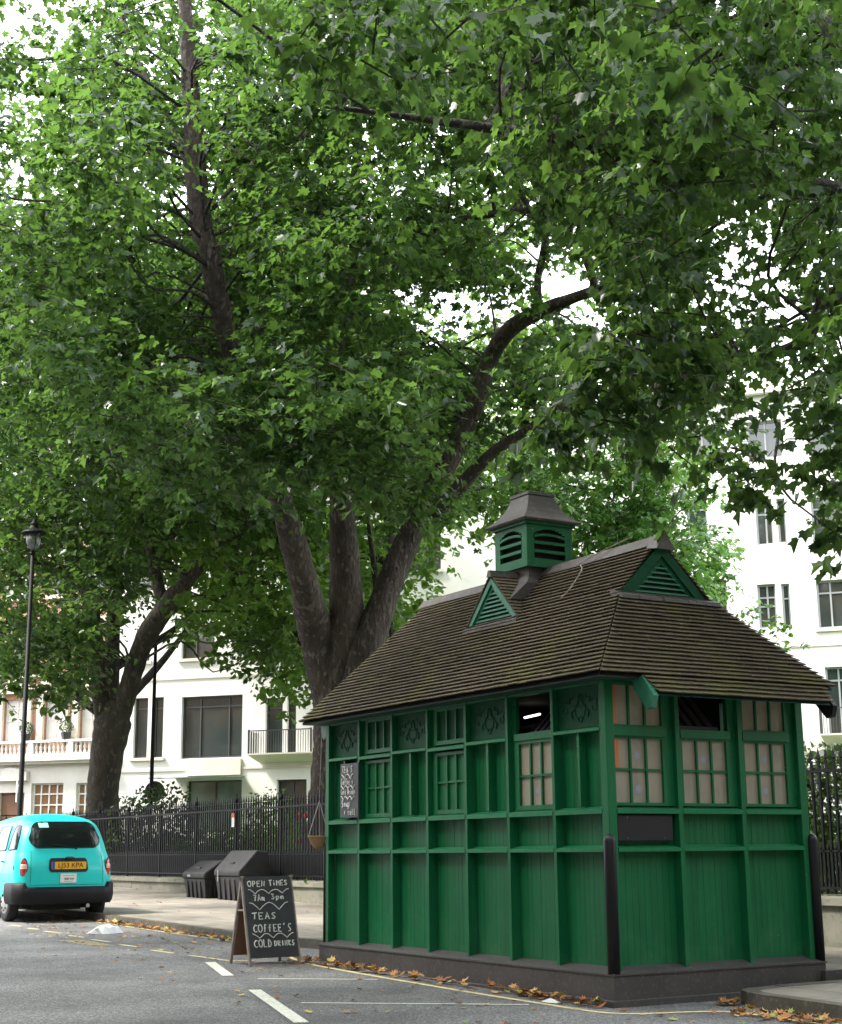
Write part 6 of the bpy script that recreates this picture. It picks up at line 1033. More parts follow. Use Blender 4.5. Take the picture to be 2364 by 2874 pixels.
B_cl = "-277,26,113,11,0 -238,37,90,10,0 -380,64,81,10,0 -304,28,132,14,0 -338,78,131,11,0 -311,123,71,11,0 -299,43,134,12,0 -384,32,86,12,1 -249,1,105,10,0 -414,31,101,12,1 -410,41,79,12,1 -286,17,143,13,0 -270,-13,87,12,1 -336,4,124,11,1 -317,121,167,13,0 -304,49,170,11,0 -285,42,103,10,0 -329,97,140,14,0 -281,87,104,9,0 -353,47,109,11,0 -369,39,132,9,0 -341,126,166,9,0 -366,114,170,10,0 -388,76,118,8,0 -347,78,123,13,0 -289,27,180,10,0 -352,56,101,14,0 -333,104,171,9,0 -386,55,77,9,0 -373,45,95,10,0 -273,43,83,12,0 -277,42,155,9,0 -367,67,71,11,0 -321,9,135,10,1 -351,64,141,11,0 -325,24,177,8,0 -344,31,197,9,0 -334,40,193,12,0 -329,67,137,11,0 -271,76,181,10,0 -229,79,138,9,0 -306,16,115,9,0 -321,82,145,12,0 -360,91,117,13,0 -332,-32,113,12,1 -367,-20,83,11,1 -360,6,95,10,1 -348,133,148,9,0 -353,-34,100,10,1 -273,41,93,11,0 -314,21,179,9,0 -352,63,146,11,0 -329,2,61,12,1 -362,42,113,13,0 -323,33,73,11,0 -344,82,114,11,0 -317,12,142,12,1 -228,18,121,12,0 -277,71,156,13,0 -335,102,144,11,0 -357,39,81,14,0 -383,42,171,13,0 -286,78,166,14,0 -311,15,131,13,0 -366,46,124,11,0 -232,12,136,9,0 -260,70,113,12,0 -272,12,89,8,0 -267,50,173,12,0 -393,43,72,14,0 -322,98,122,12,0 -366,93,102,9,0 -302,45,187,14,0 -361,-3,68,9,1 -368,76,129,12,0 -404,53,113,13,0 -360,133,104,13,0 -309,25,127,9,0 -361,86,136,14,0 -295,-24,109,13,1 -373,64,90,10,0 -338,19,183,10,0 -328,132,121,9,0 -362,23,142,12,1 -295,20,147,12,0 -295,62,183,8,0 -276,76,131,11,0 -346,28,164,10,0 -246,3,109,8,0 -345,126,159,10,0 -419,47,114,10,0 -223,22,110,13,0 -387,62,128,11,0 -253,24,132,12,0 -221,72,131,11,0 -368,-38,111,10,1 -357,-1,122,11,1 -377,52,163,11,0 -315,15,174,11,0 -346,24,174,8,0 -377,13,73,13,1 -290,14,108,10,0 -338,24,98,11,0 -341,47,83,12,0 -250,80,102,8,0 -247,38,165,9,0 -348,55,66,9,0 -395,32,159,13,0 -299,-9,71,14,1 -332,45,183,8,0 -282,38,88,11,0 -259,4,98,13,0 -337,-25,107,12,1 -355,73,140,8,0 -330,12,101,8,1 -281,8,188,9,0 -333,27,73,12,0 -350,49,99,9,0 -301,92,152,10,0 -250,42,91,10,0 -251,72,153,10,0 -340,76,104,12,0 -355,53,91,8,0 -378,34,183,12,0 -279,23,177,12,0 -272,35,170,14,0 -305,105,144,10,0 -353,43,123,13,0 -247,20,116,9,0 -326,-20,150,12,1 -294,28,106,9,0 -294,20,99,8,0 -331,21,124,14,0 -377,74,96,12,0 -354,94,135,13,0 -266,38,180,10,0 -303,110,125,8,0 -335,7,97,13,1 -235,26,152,9,0 -268,14,76,10,0 -290,67,191,10,0 -333,133,114,8,0 -262,3,106,12,0 -258,41,155,9,0 -316,61,182,10,0 -302,81,136,11,0 -266,71,178,10,0 -244,5,116,10,0 -341,36,68,10,0 -321,17,126,13,0 -340,49,174,11,0 -218,71,106,13,0 -327,23,102,10,0 -367,41,166,10,0 -341,25,147,10,0 -364,92,165,9,0 -256,34,135,13,0 -353,94,127,13,0 -243,19,135,9,0 -315,18,115,10,0 -219,63,117,11,0 -408,88,118,8,0 -331,74,192,10,0 -401,54,148,12,0 -247,29,94,9,0 -321,15,104,11,1 -336,22,93,12,0 -338,75,194,14,0 -305,7,146,13,1 -314,86,143,8,0 -298,91,191,12,0 -341,103,153,12,0 -398,85,121,8,0 -290,25,164,10,0 -289,31,95,13,0 -393,40,65,9,1 -269,58,157,13,0 -326,-23,74,12,1 -263,26,102,11,0 -261,97,161,8,0 -372,4,95,9,1 -375,116,150,13,0 -327,15,81,13,1 -294,7,151,10,1 -312,18,142,9,0 -241,84,152,8,0 -253,20,129,9,0 -341,48,160,13,0 -269,-28,133,10,1 -294,91,125,11,0 -391,39,150,11,0 -323,112,81,12,0 -389,59,142,10,0 -355,95,170,13,0 -293,35,127,11,0 -243,24,137,10,0 -404,23,126,13,1 -315,68,195,10,0 -247,33,150,14,0 -272,22,126,10,0 -366,69,83,13,0 -288,77,153,14,0 -325,96,136,11,0 -244,25,166,10,0 -274,45,158,11,0 -382,33,107,13,0 -310,121,151,13,0 -333,86,174,10,0 -284,33,165,14,0 -282,10,105,9,0 -271,80,166,9,0 -266,99,100,9,0 -376,52,110,12,0 -257,7,73,10,0 -259,60,112,12,0 -257,74,109,10,0 -378,54,119,9,0 -266,11,134,11,0 -299,62,193,14,0 -327,109,96,9,0 -298,17,148,9,0 -287,23,141,11,0 -278,31,105,12,0 -325,40,185,10,0 -341,123,150,11,0 -339,73,168,10,0 -260,36,144,11,0 -270,35,120,11,0 -384,59,81,10,0 -329,96,178,11,0 -328,28,124,11,0 -297,39,144,12,0 -292,66,134,9,0 -267,36,57,10,0 -300,28,128,10,0 -221,40,114,9,0 -309,85,115,10,0 -292,32,91,8,0 -287,24,135,8,0 -293,23,128,10,0 -316,75,159,12,0 -365,17,92,11,1 -335,83,128,10,0 -285,94,137,9,0 -237,28,100,13,0 -361,82,120,12,0 -305,118,174,8,0 -276,99,176,10,0 -325,121,141,11,0 -240,74,154,11,0 -388,36,142,13,0 -245,19,159,10,0 -337,75,98,13,0 -294,-17,101,14,1 -350,31,137,10,0 -333,36,150,9,0 -305,73,148,12,0 -300,19,138,11,0 -268,82,169,12,0 -258,72,163,13,0 -338,136,82,13,0 -340,70,139,11,0 -286,7,121,12,0 -299,52,172,9,0 -375,87,126,10,0 -336,90,183,11,0 -293,19,63,12,0 -252,-1,86,11,0 -401,72,157,14,0 -264,66,115,13,0 -221,67,146,9,0 -322,98,143,14,0 -301,36,135,14,0 -376,-16,107,10,1 -285,88,133,9,0 -329,50,166,10,0 -348,47,158,8,0 -276,40,181,9,0 -306,90,121,11,0 -313,100,160,13,0 -235,3,119,10,0 -283,104,140,10,0 -295,105,113,9,0 -332,46,172,13,0 -275,100,130,14,0 -382,74,77,13,0 -360,35,128,9,0 -263,88,72,11,0 -252,-16,83,11,1 -248,84,164,13,0 -320,86,135,14,0 -296,21,94,13,0 -269,35,178,9,0 -278,93,71,9,0 -283,109,159,12,0 -273,11,144,13,0 -270,97,104,10,0 -298,12,132,13,0 -259,-27,139,9,1 -276,25,164,8,0 -359,133,137,10,0 -283,40,110,8,0 -381,113,149,11,0 -293,-30,99,14,1 -292,102,107,9,0 -265,28,111,9,0 -338,65,125,12,0 -283,88,149,9,0 -372,133,88,12,0 -325,125,126,13,0 -247,22,131,14,0 -281,41,67,10,0 -343,1,121,9,1 -333,-23,167,12,1 -271,40,174,12,0 -353,130,109,14,0 -367,127,129,9,0 -242,16,139,9,0 -337,126,169,10,0 -347,74,117,10,0 -248,35,133,14,0 -226,36,139,9,0 -286,81,120,12,0 -335,-30,146,9,1 -333,24,82,11,0 -311,21,100,10,0 -248,6,75,14,0 -309,17,107,11,0 -371,25,33,10,1 -237,7,133,9,0 -356,89,145,10,0 -302,84,165,11,0 -316,32,172,13,0 -265,66,175,8,0 -275,21,131,13,0 -294,38,67,11,0 -404,103,112,9,0 -352,70,189,10,0 -358,27,118,12,0 -317,110,99,14,0 -349,37,139,12,0 -286,37,139,10,0 -270,100,118,9,0 -223,43,109,13,0 -255,47,100,12,0 -351,26,121,12,0 -293,102,85,11,0 -273,85,125,13,0 -235,42,124,10,0 -274,50,127,11,0 -218,65,123,13,0 -368,44,77,12,0 -304,95,147,12,0 -353,125,139,8,0 -235,54,103,10,0 -407,79,133,11,0 -351,9,104,9,1 -328,57,80,11,0 -264,2,151,13,0 -337,128,113,12,0 -260,-4,123,14,0 -234,44,100,9,0 -296,1,145,10,1 -349,96,138,13,0 -263,87,123,14,0 -273,-6,161,8,1 -290,40,64,10,0 -293,49,140,12,0 -344,129,156,10,0 -390,46,81,11,0 -343,130,147,12,0 -280,97,84,8,0 -355,125,147,12,0 -253,47,123,9,0 -223,25,71,9,0 -370,92,160,9,0 -232,28,129,8,0 -275,9,157,12,0 -323,56,78,12,0 -377,63,184,13,0 -275,23,100,13,0 -308,35,82,12,0 -410,78,120,14,0 -240,26,106,11,0 -380,36,156,8,0 -338,57,175,8,0 -327,94,170,12,0 -262,65,109,13,0 -312,39,153,13,0 -244,3,81,9,0 -311,17,155,11,0 -336,30,82,12,0 -373,103,147,14,0 -284,66,112,8,0 -311,48,78,9,0 -297,80,140,9,0 -366,97,147,14,0 -326,62,151,9,0 -238,24,78,13,0 -353,68,162,12,0 -277,20,102,9,0 -315,88,121,9,0 -300,88,154,10,0 -246,-2,70,11,1 -332,58,140,9,0 -352,14,63,12,1 -265,30,72,13,0 -351,83,183,11,0 -361,-10,72,9,1 -313,32,70,12,0 -362,51,177,9,0 -361,59,188,12,0 -368,-29,107,12,1 -313,103,99,10,0 -279,96,128,12,0 -348,37,98,9,0 -234,23,104,9,0 -310,24,92,12,0 -360,27,70,10,1 -364,71,96,12,0 -363,35,101,11,0 -304,110,112,11,0 -291,17,131,9,0 -304,77,133,10,0 -308,42,79,12,0 -355,-36,86,13,1 -282,44,97,12,0 -327,84,137,12,0 -349,6,67,11,1 -260,44,89,12,0 -258,61,143,9,0 -340,52,77,11,0 -267,36,74,10,0 -342,138,97,10,0 -327,99,174,11,0 -262,59,145,11,0 -357,50,110,9,0 -221,45,117,10,0 -314,76,164,9,0 -303,39,75,10,0 -286,38,121,9,0 -313,85,159,13,0 -361,43,132,13,0 -389,45,125,12,0 -357,6,115,9,1 -242,39,141,11,0 -241,44,146,12,0 -333,37,67,10,0 -294,26,140,10,0 -351,62,154,13,0 -301,42,170,13,0 -315,116,87,12,0 -361,125,143,10,0 -251,91,107,11,0 -229,70,126,13,0 -242,58,113,11,0 -368,90,157,9,0 -306,65,148,11,0 -372,37,116,12,0 -214,64,100,9,0 -275,86,142,10,0 -304,104,127,10,0 -338,58,171,9,0 -282,25,193,9,0 -356,60,119,12,0 -256,90,99,12,0 -287,11,111,11,0 -339,83,162,12,0 -361,-29,101,9,1 -337,100,129,12,0 -244,41,157,10,0 -221,20,97,10,0 -259,62,106,12,0 -269,7,136,11,0 -291,8,88,14,0 -262,30,133,9,0 -399,18,90,12,1 -303,5,165,14,1 -318,55,141,9,0 -325,24,197,13,0 -237,33,107,9,0 -330,22,187,10,0 -294,27,134,9,0 -346,63,101,8,0 -278,62,166,13,0 -293,7,186,9,0 -322,-16,153,11,1 -259,82,70,12,0 -266,0,148,12,0 -253,85,108,8,0 -258,34,79,8,0 -390,0,70,14,1 -252,54,177,11,0 -252,56,136,11,0 -297,106,108,10,0 -359,0,38,8,1 -255,34,156,13,0 -376,93,129,13,0 -360,89,102,10,0 -284,28,114,14,0 -171,-9,116,10,0 -168,-3,115,10,0 -174,-12,111,10,0 -180,-2,113,10,0 -176,4,115,9,0 -192,-2,112,10,0 -174,1,128,10,0 -178,-9,132,10,0 -161,-1,137,10,0 -165,-9,140,10,0 -263,21,64,10,0 -259,29,60,9,0 -258,33,54,7,0 -259,25,70,10,0 -266,19,58,10,0 -255,33,66,9,0 -260,20,77,11,0 -261,15,84,11,0 -267,44,88,10,0 -269,37,95,11,0 -267,18,54,7,0 -264,23,54,7,0 -261,29,54,6,0 -258,31,57,7,0 -264,19,61,9,0 -260,24,66,10,0 -256,30,70,10,0 -265,15,67,10,0 -261,38,76,9,0 -242,15,68,9,0"
C_cl = "27,-46,142,9,1 16,130,125,6,1 -18,16,95,7,0 53,34,90,7,1 -57,66,85,8,0 -18,6,110,8,0 31,48,73,6,1 -59,27,139,6,0 -31,47,128,6,0 -42,36,137,7,0 -36,73,96,6,0 -3,85,185,8,1 -71,114,135,10,0 23,67,41,6,1 -12,15,119,8,0 -1,15,67,7,0 26,63,91,10,1 50,10,173,9,1 -7,91,70,9,1 8,59,129,8,1 10,-8,188,7,1 -19,78,120,7,1 -66,21,131,8,0 -42,99,104,6,1 -77,20,173,9,1 -55,-12,138,7,1 -3,54,131,9,0 10,46,149,10,1 -66,7,131,9,0 -27,104,184,8,1 -39,78,146,7,0 -20,8,172,9,1 -68,69,123,8,0 -33,-53,114,10,0 53,49,118,9,1 -49,68,89,9,0 -45,103,116,9,1 -10,-12,136,7,1 66,-6,112,10,1 -14,6,152,10,1 -9,90,143,9,1 -13,9,141,6,1 -37,-49,134,6,1 -2,51,138,8,1 -49,49,152,7,1 -37,74,81,6,0 -45,64,134,7,0 11,103,61,10,1 23,133,136,6,1 -15,137,134,8,1 -9,-16,112,10,0 20,78,63,9,1 -18,68,81,7,1 -37,70,140,7,0 -77,116,112,10,0 -36,-58,133,7,1 -44,27,158,8,1 -13,-39,113,9,1 51,-4,94,9,1 20,12,128,7,1 9,21,87,7,0 -16,55,103,10,0 42,54,72,7,1 10,74,121,7,1 -7,30,96,8,0 4,10,175,7,1 2,83,110,9,1 -12,46,100,7,0 6,7,151,7,1 15,72,124,6,1 -22,18,103,8,0 29,51,114,8,1 -14,22,129,8,1 59,63,169,8,1 -60,59,127,9,0 79,7,138,7,1 -68,84,128,7,0 -42,55,82,9,0 -13,62,110,7,0 -69,9,145,9,0 15,26,104,7,0 72,78,84,7,1 -77,33,151,8,0 -72,46,138,8,0 -64,112,137,8,0 3,42,55,8,0 32,39,72,8,1 -48,89,164,8,0 29,49,148,9,1 -43,40,145,8,0 -77,120,136,8,0 -47,49,84,8,0 22,42,101,9,1 -92,89,130,9,0 69,87,99,7,1 -4,86,168,8,1 9,27,66,9,0 -16,80,131,7,1 -25,36,102,8,0 44,102,122,8,1 -77,95,135,9,0 -13,83,134,6,1 -11,30,103,8,0 6,11,89,8,0 -76,74,152,9,0 -11,23,95,8,0 -54,103,111,8,0 55,77,143,6,1 -18,72,166,10,1 25,57,155,7,1 -68,75,155,10,0 60,38,65,6,1 -54,-18,146,7,1 26,110,131,8,1 14,6,81,9,0 -57,0,148,6,1 27,21,179,7,1 -50,26,168,7,1 -6,20,134,8,1 34,78,81,8,1 -40,11,116,8,0 26,102,114,7,1 6,50,50,7,1 60,57,62,7,1 11,-52,129,10,1 -43,67,132,9,0 -43,56,119,8,0 15,73,80,10,1 34,92,140,9,1 0,74,52,7,1 5,46,89,7,1 -10,82,143,8,1 -32,104,144,9,1 -42,6,142,10,1 -44,40,113,10,0 -6,84,113,7,1 -65,94,159,8,0 30,1,88,8,0 83,39,109,6,1 -1,2,93,7,0 -44,121,80,10,1 9,10,82,9,0 61,92,127,10,1 2,78,105,8,1 -69,78,85,10,0 8,130,124,7,1 3,68,116,9,1 62,74,98,8,1 43,28,147,7,1 -41,73,105,6,0 2,54,102,7,1 7,14,103,10,0 -12,22,99,8,0 26,4,182,10,1 9,-7,97,8,0 -67,41,140,8,0 4,-3,100,7,0 -61,-14,149,6,1 -46,141,119,7,1 58,-6,106,6,1 -76,-36,141,10,0 26,54,147,8,1 -22,-5,130,7,1 -65,109,104,8,0 -70,22,148,8,0 -36,70,125,10,0 10,45,132,6,1 38,74,61,9,1 -24,61,108,10,0 -62,109,170,8,0 -13,25,188,6,1 -51,51,85,8,0 -17,42,79,8,0 18,23,186,7,1 -63,58,129,8,0 52,50,92,8,1 -7,-55,104,9,1 -12,72,131,9,1 -23,-38,112,6,1 -15,-21,150,7,1 -49,-53,120,7,1 -45,25,171,10,1 19,33,187,8,1 -73,11,148,7,0 -19,110,147,7,1 -78,66,175,9,0 -15,-19,99,9,0 -65,64,170,8,1 15,47,122,9,1 -24,-6,108,8,0 -4,21,195,8,1 -32,100,85,7,1 44,75,139,9,1 -18,3,117,7,0 12,5,101,9,0 1,54,197,8,1 -28,30,139,7,1 -23,16,101,8,0 9,37,92,7,0 -15,24,94,7,0 11,11,146,6,1 -5,22,137,8,1 31,29,135,8,1 -61,37,128,10,0 -41,27,117,7,0 -94,95,132,7,0 61,-8,96,10,1 -82,24,172,7,1 -18,98,186,9,1 -2,11,190,7,1 -46,-34,165,9,1 -46,26,131,9,0 -23,-10,123,7,1 39,25,128,6,1 73,59,158,10,1 14,28,82,8,0 36,2,120,6,1 -3,8,147,7,1 -50,130,91,8,1 63,82,155,10,1 45,63,109,8,1 49,-25,88,9,1 85,47,135,7,1 -24,22,190,6,1 -3,-1,106,7,0 23,73,160,10,1 -56,20,129,9,0 -68,64,118,9,0 -12,32,94,7,0 -77,9,140,6,0 -43,62,120,8,0 0,115,121,10,1 -58,62,85,8,0 -52,82,126,7,0 34,23,172,7,1 -23,7,140,9,1 -43,86,70,7,0 -22,52,148,7,1 64,19,152,7,1 -3,69,81,9,1 -38,53,166,7,1 -91,102,87,10,0 19,23,106,8,0 6,32,113,8,0 -38,22,120,8,0 57,42,159,10,1 -21,21,111,8,0 63,-12,87,6,1 -66,87,181,7,1 -31,27,131,6,0 35,16,133,7,1 -80,52,140,9,0 -32,40,137,9,0 14,127,110,9,1 33,22,160,8,1 58,47,83,6,1 19,90,85,7,1 48,51,120,10,1 19,67,91,8,1 -89,95,99,7,0 -1,26,68,6,0 59,2,105,10,1 -40,60,115,6,0 -91,94,123,7,0 -47,87,149,7,0 -10,17,128,10,1 49,77,113,8,1 -55,52,138,8,0 -56,92,164,8,0 12,28,73,8,0 -25,64,77,7,0 24,11,144,9,1 48,20,159,8,1 5,32,78,8,0 23,75,111,10,1 41,54,52,10,1 34,89,159,9,1 -22,61,130,10,0 -76,49,147,9,0 78,58,80,9,1 -30,62,137,10,0 -25,99,134,6,1 59,18,130,8,1 4,-34,100,6,1 18,92,60,9,1 -18,23,125,8,0 -30,27,117,9,0 20,22,78,7,0 -5,-12,176,9,1 -52,55,121,7,0 14,2,103,9,0 -23,55,94,9,0 -28,15,171,6,1 -49,86,128,9,0 -16,26,84,8,0 -25,118,157,7,1 -37,-11,167,7,1 7,111,170,7,1 -36,55,119,7,0 -5,66,185,8,1 -36,91,147,9,0 -68,42,164,8,1 -76,111,155,7,0 -72,7,141,9,0 -69,60,167,8,0 -63,13,130,8,0 -7,70,167,9,1 -87,29,143,8,0 -6,17,98,10,0 8,33,139,9,1 56,66,113,7,1 -22,11,143,7,1 16,23,48,10,0 3,82,66,7,1 33,4,57,6,0 -60,65,127,6,0 17,-5,84,10,0 -54,120,137,7,1 -22,45,135,9,0 -24,35,78,10,0 -37,56,113,9,0 14,54,141,8,1 -54,40,111,7,0 24,104,158,8,1 -48,48,131,7,0 -34,35,70,6,0 -39,93,60,7,1 -12,21,80,6,0 21,86,156,8,1 -69,69,136,6,0 33,52,118,7,1 -30,108,114,8,1 -57,110,86,7,1 36,65,158,8,1 -75,13,143,8,0 9,77,66,8,1 -12,19,100,7,0 -9,-29,176,9,1 1,-40,131,9,1 -6,48,58,9,0 73,-5,91,10,1 3,4,77,9,0 -59,16,146,8,0 44,104,98,6,1 50,89,107,9,1 -28,18,120,9,0 4,77,154,7,1 -84,94,147,8,0 20,-31,132,9,1 7,121,113,8,1 -24,22,115,7,0 69,55,141,8,1 -7,2,94,8,0 -85,95,138,6,0 -36,54,108,7,0 78,28,114,9,1 -20,6,94,9,0 2,-12,116,7,1 -53,88,143,8,0 43,30,130,7,1 37,-16,141,9,1 -61,104,113,9,0 -34,44,177,7,1 49,80,129,10,1 -52,32,147,7,0 -27,-51,122,7,1 -14,38,150,7,1 -2,-4,104,10,0 61,41,91,9,1 53,97,70,7,1 -75,73,126,9,0 49,58,140,9,1 12,21,92,7,0 33,67,76,8,1 -50,94,139,7,0 -60,1,141,7,0 10,37,71,9,0 26,36,159,8,1 -31,114,126,7,1 -33,-60,127,6,1 25,105,101,8,1 -101,89,130,8,0 -49,24,140,6,0 -43,50,110,8,0 -45,75,148,9,0 26,82,165,8,1 -50,-24,147,7,1 9,62,156,7,1 -34,9,127,10,0 -36,1,160,9,1 -47,82,191,7,1 -41,46,107,6,0 -40,112,164,8,1 -30,76,52,6,1 -52,39,130,7,0 23,-4,101,10,1 -28,84,148,10,0 76,-1,131,8,1 31,54,112,10,1 -17,7,185,7,1 25,33,81,6,1 -35,29,78,7,0 -18,126,89,6,1 -64,65,116,8,0 -17,61,85,10,0 -28,111,84,9,1 -55,30,143,7,0 -80,50,176,6,1 -80,79,165,8,0 -14,16,92,10,0 -33,100,128,9,1 -1,-31,91,6,0 -85,93,161,8,0 -85,95,153,7,0 -35,80,192,8,1 -56,41,137,6,0 -3,-56,100,8,1 14,13,92,8,0 -16,66,140,8,0 -30,9,107,8,0 4,0,128,8,1 12,48,84,9,1 -8,-23,111,8,1 -14,61,36,8,1 -25,5,131,8,1 -67,10,139,7,0 -48,21,132,8,0 19,88,183,8,1 -19,109,131,9,1 16,60,136,8,1 -22,115,107,6,1 25,42,66,9,1 -97,79,150,8,0 1,59,72,10,1 -10,-15,96,6,0 -36,83,107,6,0 -78,90,168,10,0 -27,-24,145,9,1 -29,40,95,8,0 21,13,113,8,1 68,66,133,9,1 -68,115,73,6,0 -47,44,123,9,0 42,115,135,9,1 -42,114,104,7,1 50,91,171,6,1 -80,16,144,6,0 -84,81,166,6,0 3,-39,139,10,1 -66,49,181,8,1 -82,61,164,8,0 -38,88,91,10,0 11,9,108,6,1 -1,46,102,10,0 -18,21,177,7,1 -7,39,149,8,1 71,73,146,8,1 -1,102,121,7,1 -58,55,83,7,0 -27,122,141,7,1 5,-28,140,7,1 56,-32,129,6,1 30,131,100,8,1 -50,120,104,9,1 8,71,62,10,1 23,125,135,7,1 24,57,80,8,1 -33,-7,124,6,0 -83,60,133,7,0 78,49,134,8,1 -11,26,173,8,1 -71,-2,165,8,1 54,101,84,8,1 1,-24,156,9,1 -14,5,133,10,1 -107,58,151,9,0 3,5,90,7,0 -54,101,147,7,0 -15,86,122,9,1 -72,79,117,8,0 -10,114,139,9,1 -34,88,85,7,1 59,5,82,8,1 12,116,126,9,1 -32,23,121,7,0 -51,30,120,10,0 -19,64,126,7,0 7,-35,154,9,1 -60,95,101,6,0 43,-11,151,7,1 7,14,172,7,1 71,98,107,10,1 -47,72,149,9,0 13,72,72,6,1 35,-1,134,9,1 -9,91,137,7,1 50,41,77,8,1 -52,1,159,8,1 -88,45,147,7,0 -34,26,135,10,0 -14,35,143,9,1 30,60,89,8,1 -111,57,145,7,0 -64,-22,154,6,1 -53,-22,156,7,1 33,40,80,6,1 -36,23,169,6,1 14,-51,145,10,1 -44,85,80,6,0 -60,53,108,7,0 9,22,99,9,0 -22,34,145,7,1 34,107,124,8,1 30,105,147,9,1 19,-31,80,8,0 68,64,130,9,1 40,32,156,6,1 26,119,74,9,1 -2,25,128,10,1 0,80,142,9,1 40,42,102,6,1 -39,47,125,7,0 -87,37,170,8,0 -66,112,80,8,0 -37,15,132,7,0 62,98,96,7,1 14,-9,148,10,1 -49,75,138,8,0 5,119,158,8,1 -40,57,136,9,0 -8,15,123,8,1 4,25,169,8,1 -9,19,85,6,0 -36,46,87,8,0 27,23,116,8,1 -65,127,106,8,1 6,27,90,9,0 35,10,134,7,1 10,60,174,7,1 -12,55,174,7,1 -4,70,165,8,1 -12,140,109,7,1 -57,69,157,9,0 -59,111,153,9,0 -26,-55,116,6,1 -40,113,144,9,1 12,-10,106,8,1 24,42,186,9,1 -45,82,143,9,0 -63,109,126,8,0 -68,96,146,6,0 -48,46,78,7,0 30,22,42,8,1 -50,102,103,9,0 63,2,102,8,1 -19,33,192,10,1 -45,102,159,8,0 -63,86,137,10,0 17,61,154,7,1 -6,1,191,8,1 -59,82,152,8,0 33,-43,89,8,1 -15,99,64,7,1 -19,62,101,8,0 -17,-33,112,10,1 -34,81,134,8,0 13,33,115,9,0 -29,115,64,6,1 6,33,120,8,1 50,10,160,6,1 -77,57,134,8,0 -49,97,132,8,0 20,39,96,6,1 -56,35,109,7,0 40,90,149,10,1 -91,34,146,10,0 -37,13,121,10,0 -2,118,172,7,1 41,-27,125,8,1 -15,61,158,9,1 -80,78,175,10,0 33,37,50,9,1 47,90,114,8,1 -37,80,147,6,0 -35,59,128,10,0 -92,110,114,8,0 -22,26,90,7,0 82,4,125,8,1 60,88,158,10,1 28,65,165,10,1 -86,116,134,9,0 -35,43,124,9,0 -40,87,150,7,0 40,58,85,7,1 -16,28,181,10,1 -70,85,99,8,0 -106,35,156,8,0 -29,93,101,6,1 -21,-38,127,8,1 31,30,193,9,1 -11,110,101,9,1 -56,74,161,6,0 16,47,182,8,1 -54,36,130,6,0 -27,40,103,8,0 -40,65,142,9,0 42,0,160,10,1 -50,85,116,9,0 -50,53,165,9,1 -49,71,137,7,0 -23,65,66,8,0 -41,84,85,6,0 26,-26,136,7,1 -58,37,133,9,0 -16,-1,142,8,1 84,29,113,9,1 -36,42,131,10,0 -53,92,68,6,0 40,-35,131,9,1 1,115,108,7,1 -39,120,110,7,1 -22,58,138,7,0 -64,36,129,8,0 -23,40,135,8,0 -18,61,106,10,0 -51,18,164,7,1 38,107,114,7,1 -68,106,162,8,0 39,45,84,9,1 -20,117,88,8,1 -24,-27,171,10,1 13,42,87,8,1 -84,56,152,6,0 46,71,138,8,1 -9,33,135,7,1 -10,41,84,8,0 -66,63,108,7,0 79,45,139,10,1 -39,59,152,6,1 59,5,155,7,1 59,-38,55,3,0 59,-37,53,2,0 37,-23,73,4,0 1,-29,87,6,0 2,-27,88,6,0 0,-31,88,5,0 2,2,63,7,0 4,5,64,7,0 0,1,60,7,0 -2,-1,56,6,0 -4,-3,55,5,0 -5,-4,53,4,0 0,2,57,7,0 2,5,58,7,0 4,8,62,6,0 3,3,67,7,0 5,6,69,7,0 5,4,73,7,0 -5,4,56,6,0 -7,12,56,5,0 -4,16,58,7,0 -1,22,54,6,0 -3,20,52,5,0 10,21,50,6,0 11,22,54,7,0 11,20,59,7,0 9,23,45,4,0 9,23,42,3,0 -1,23,51,4,0"
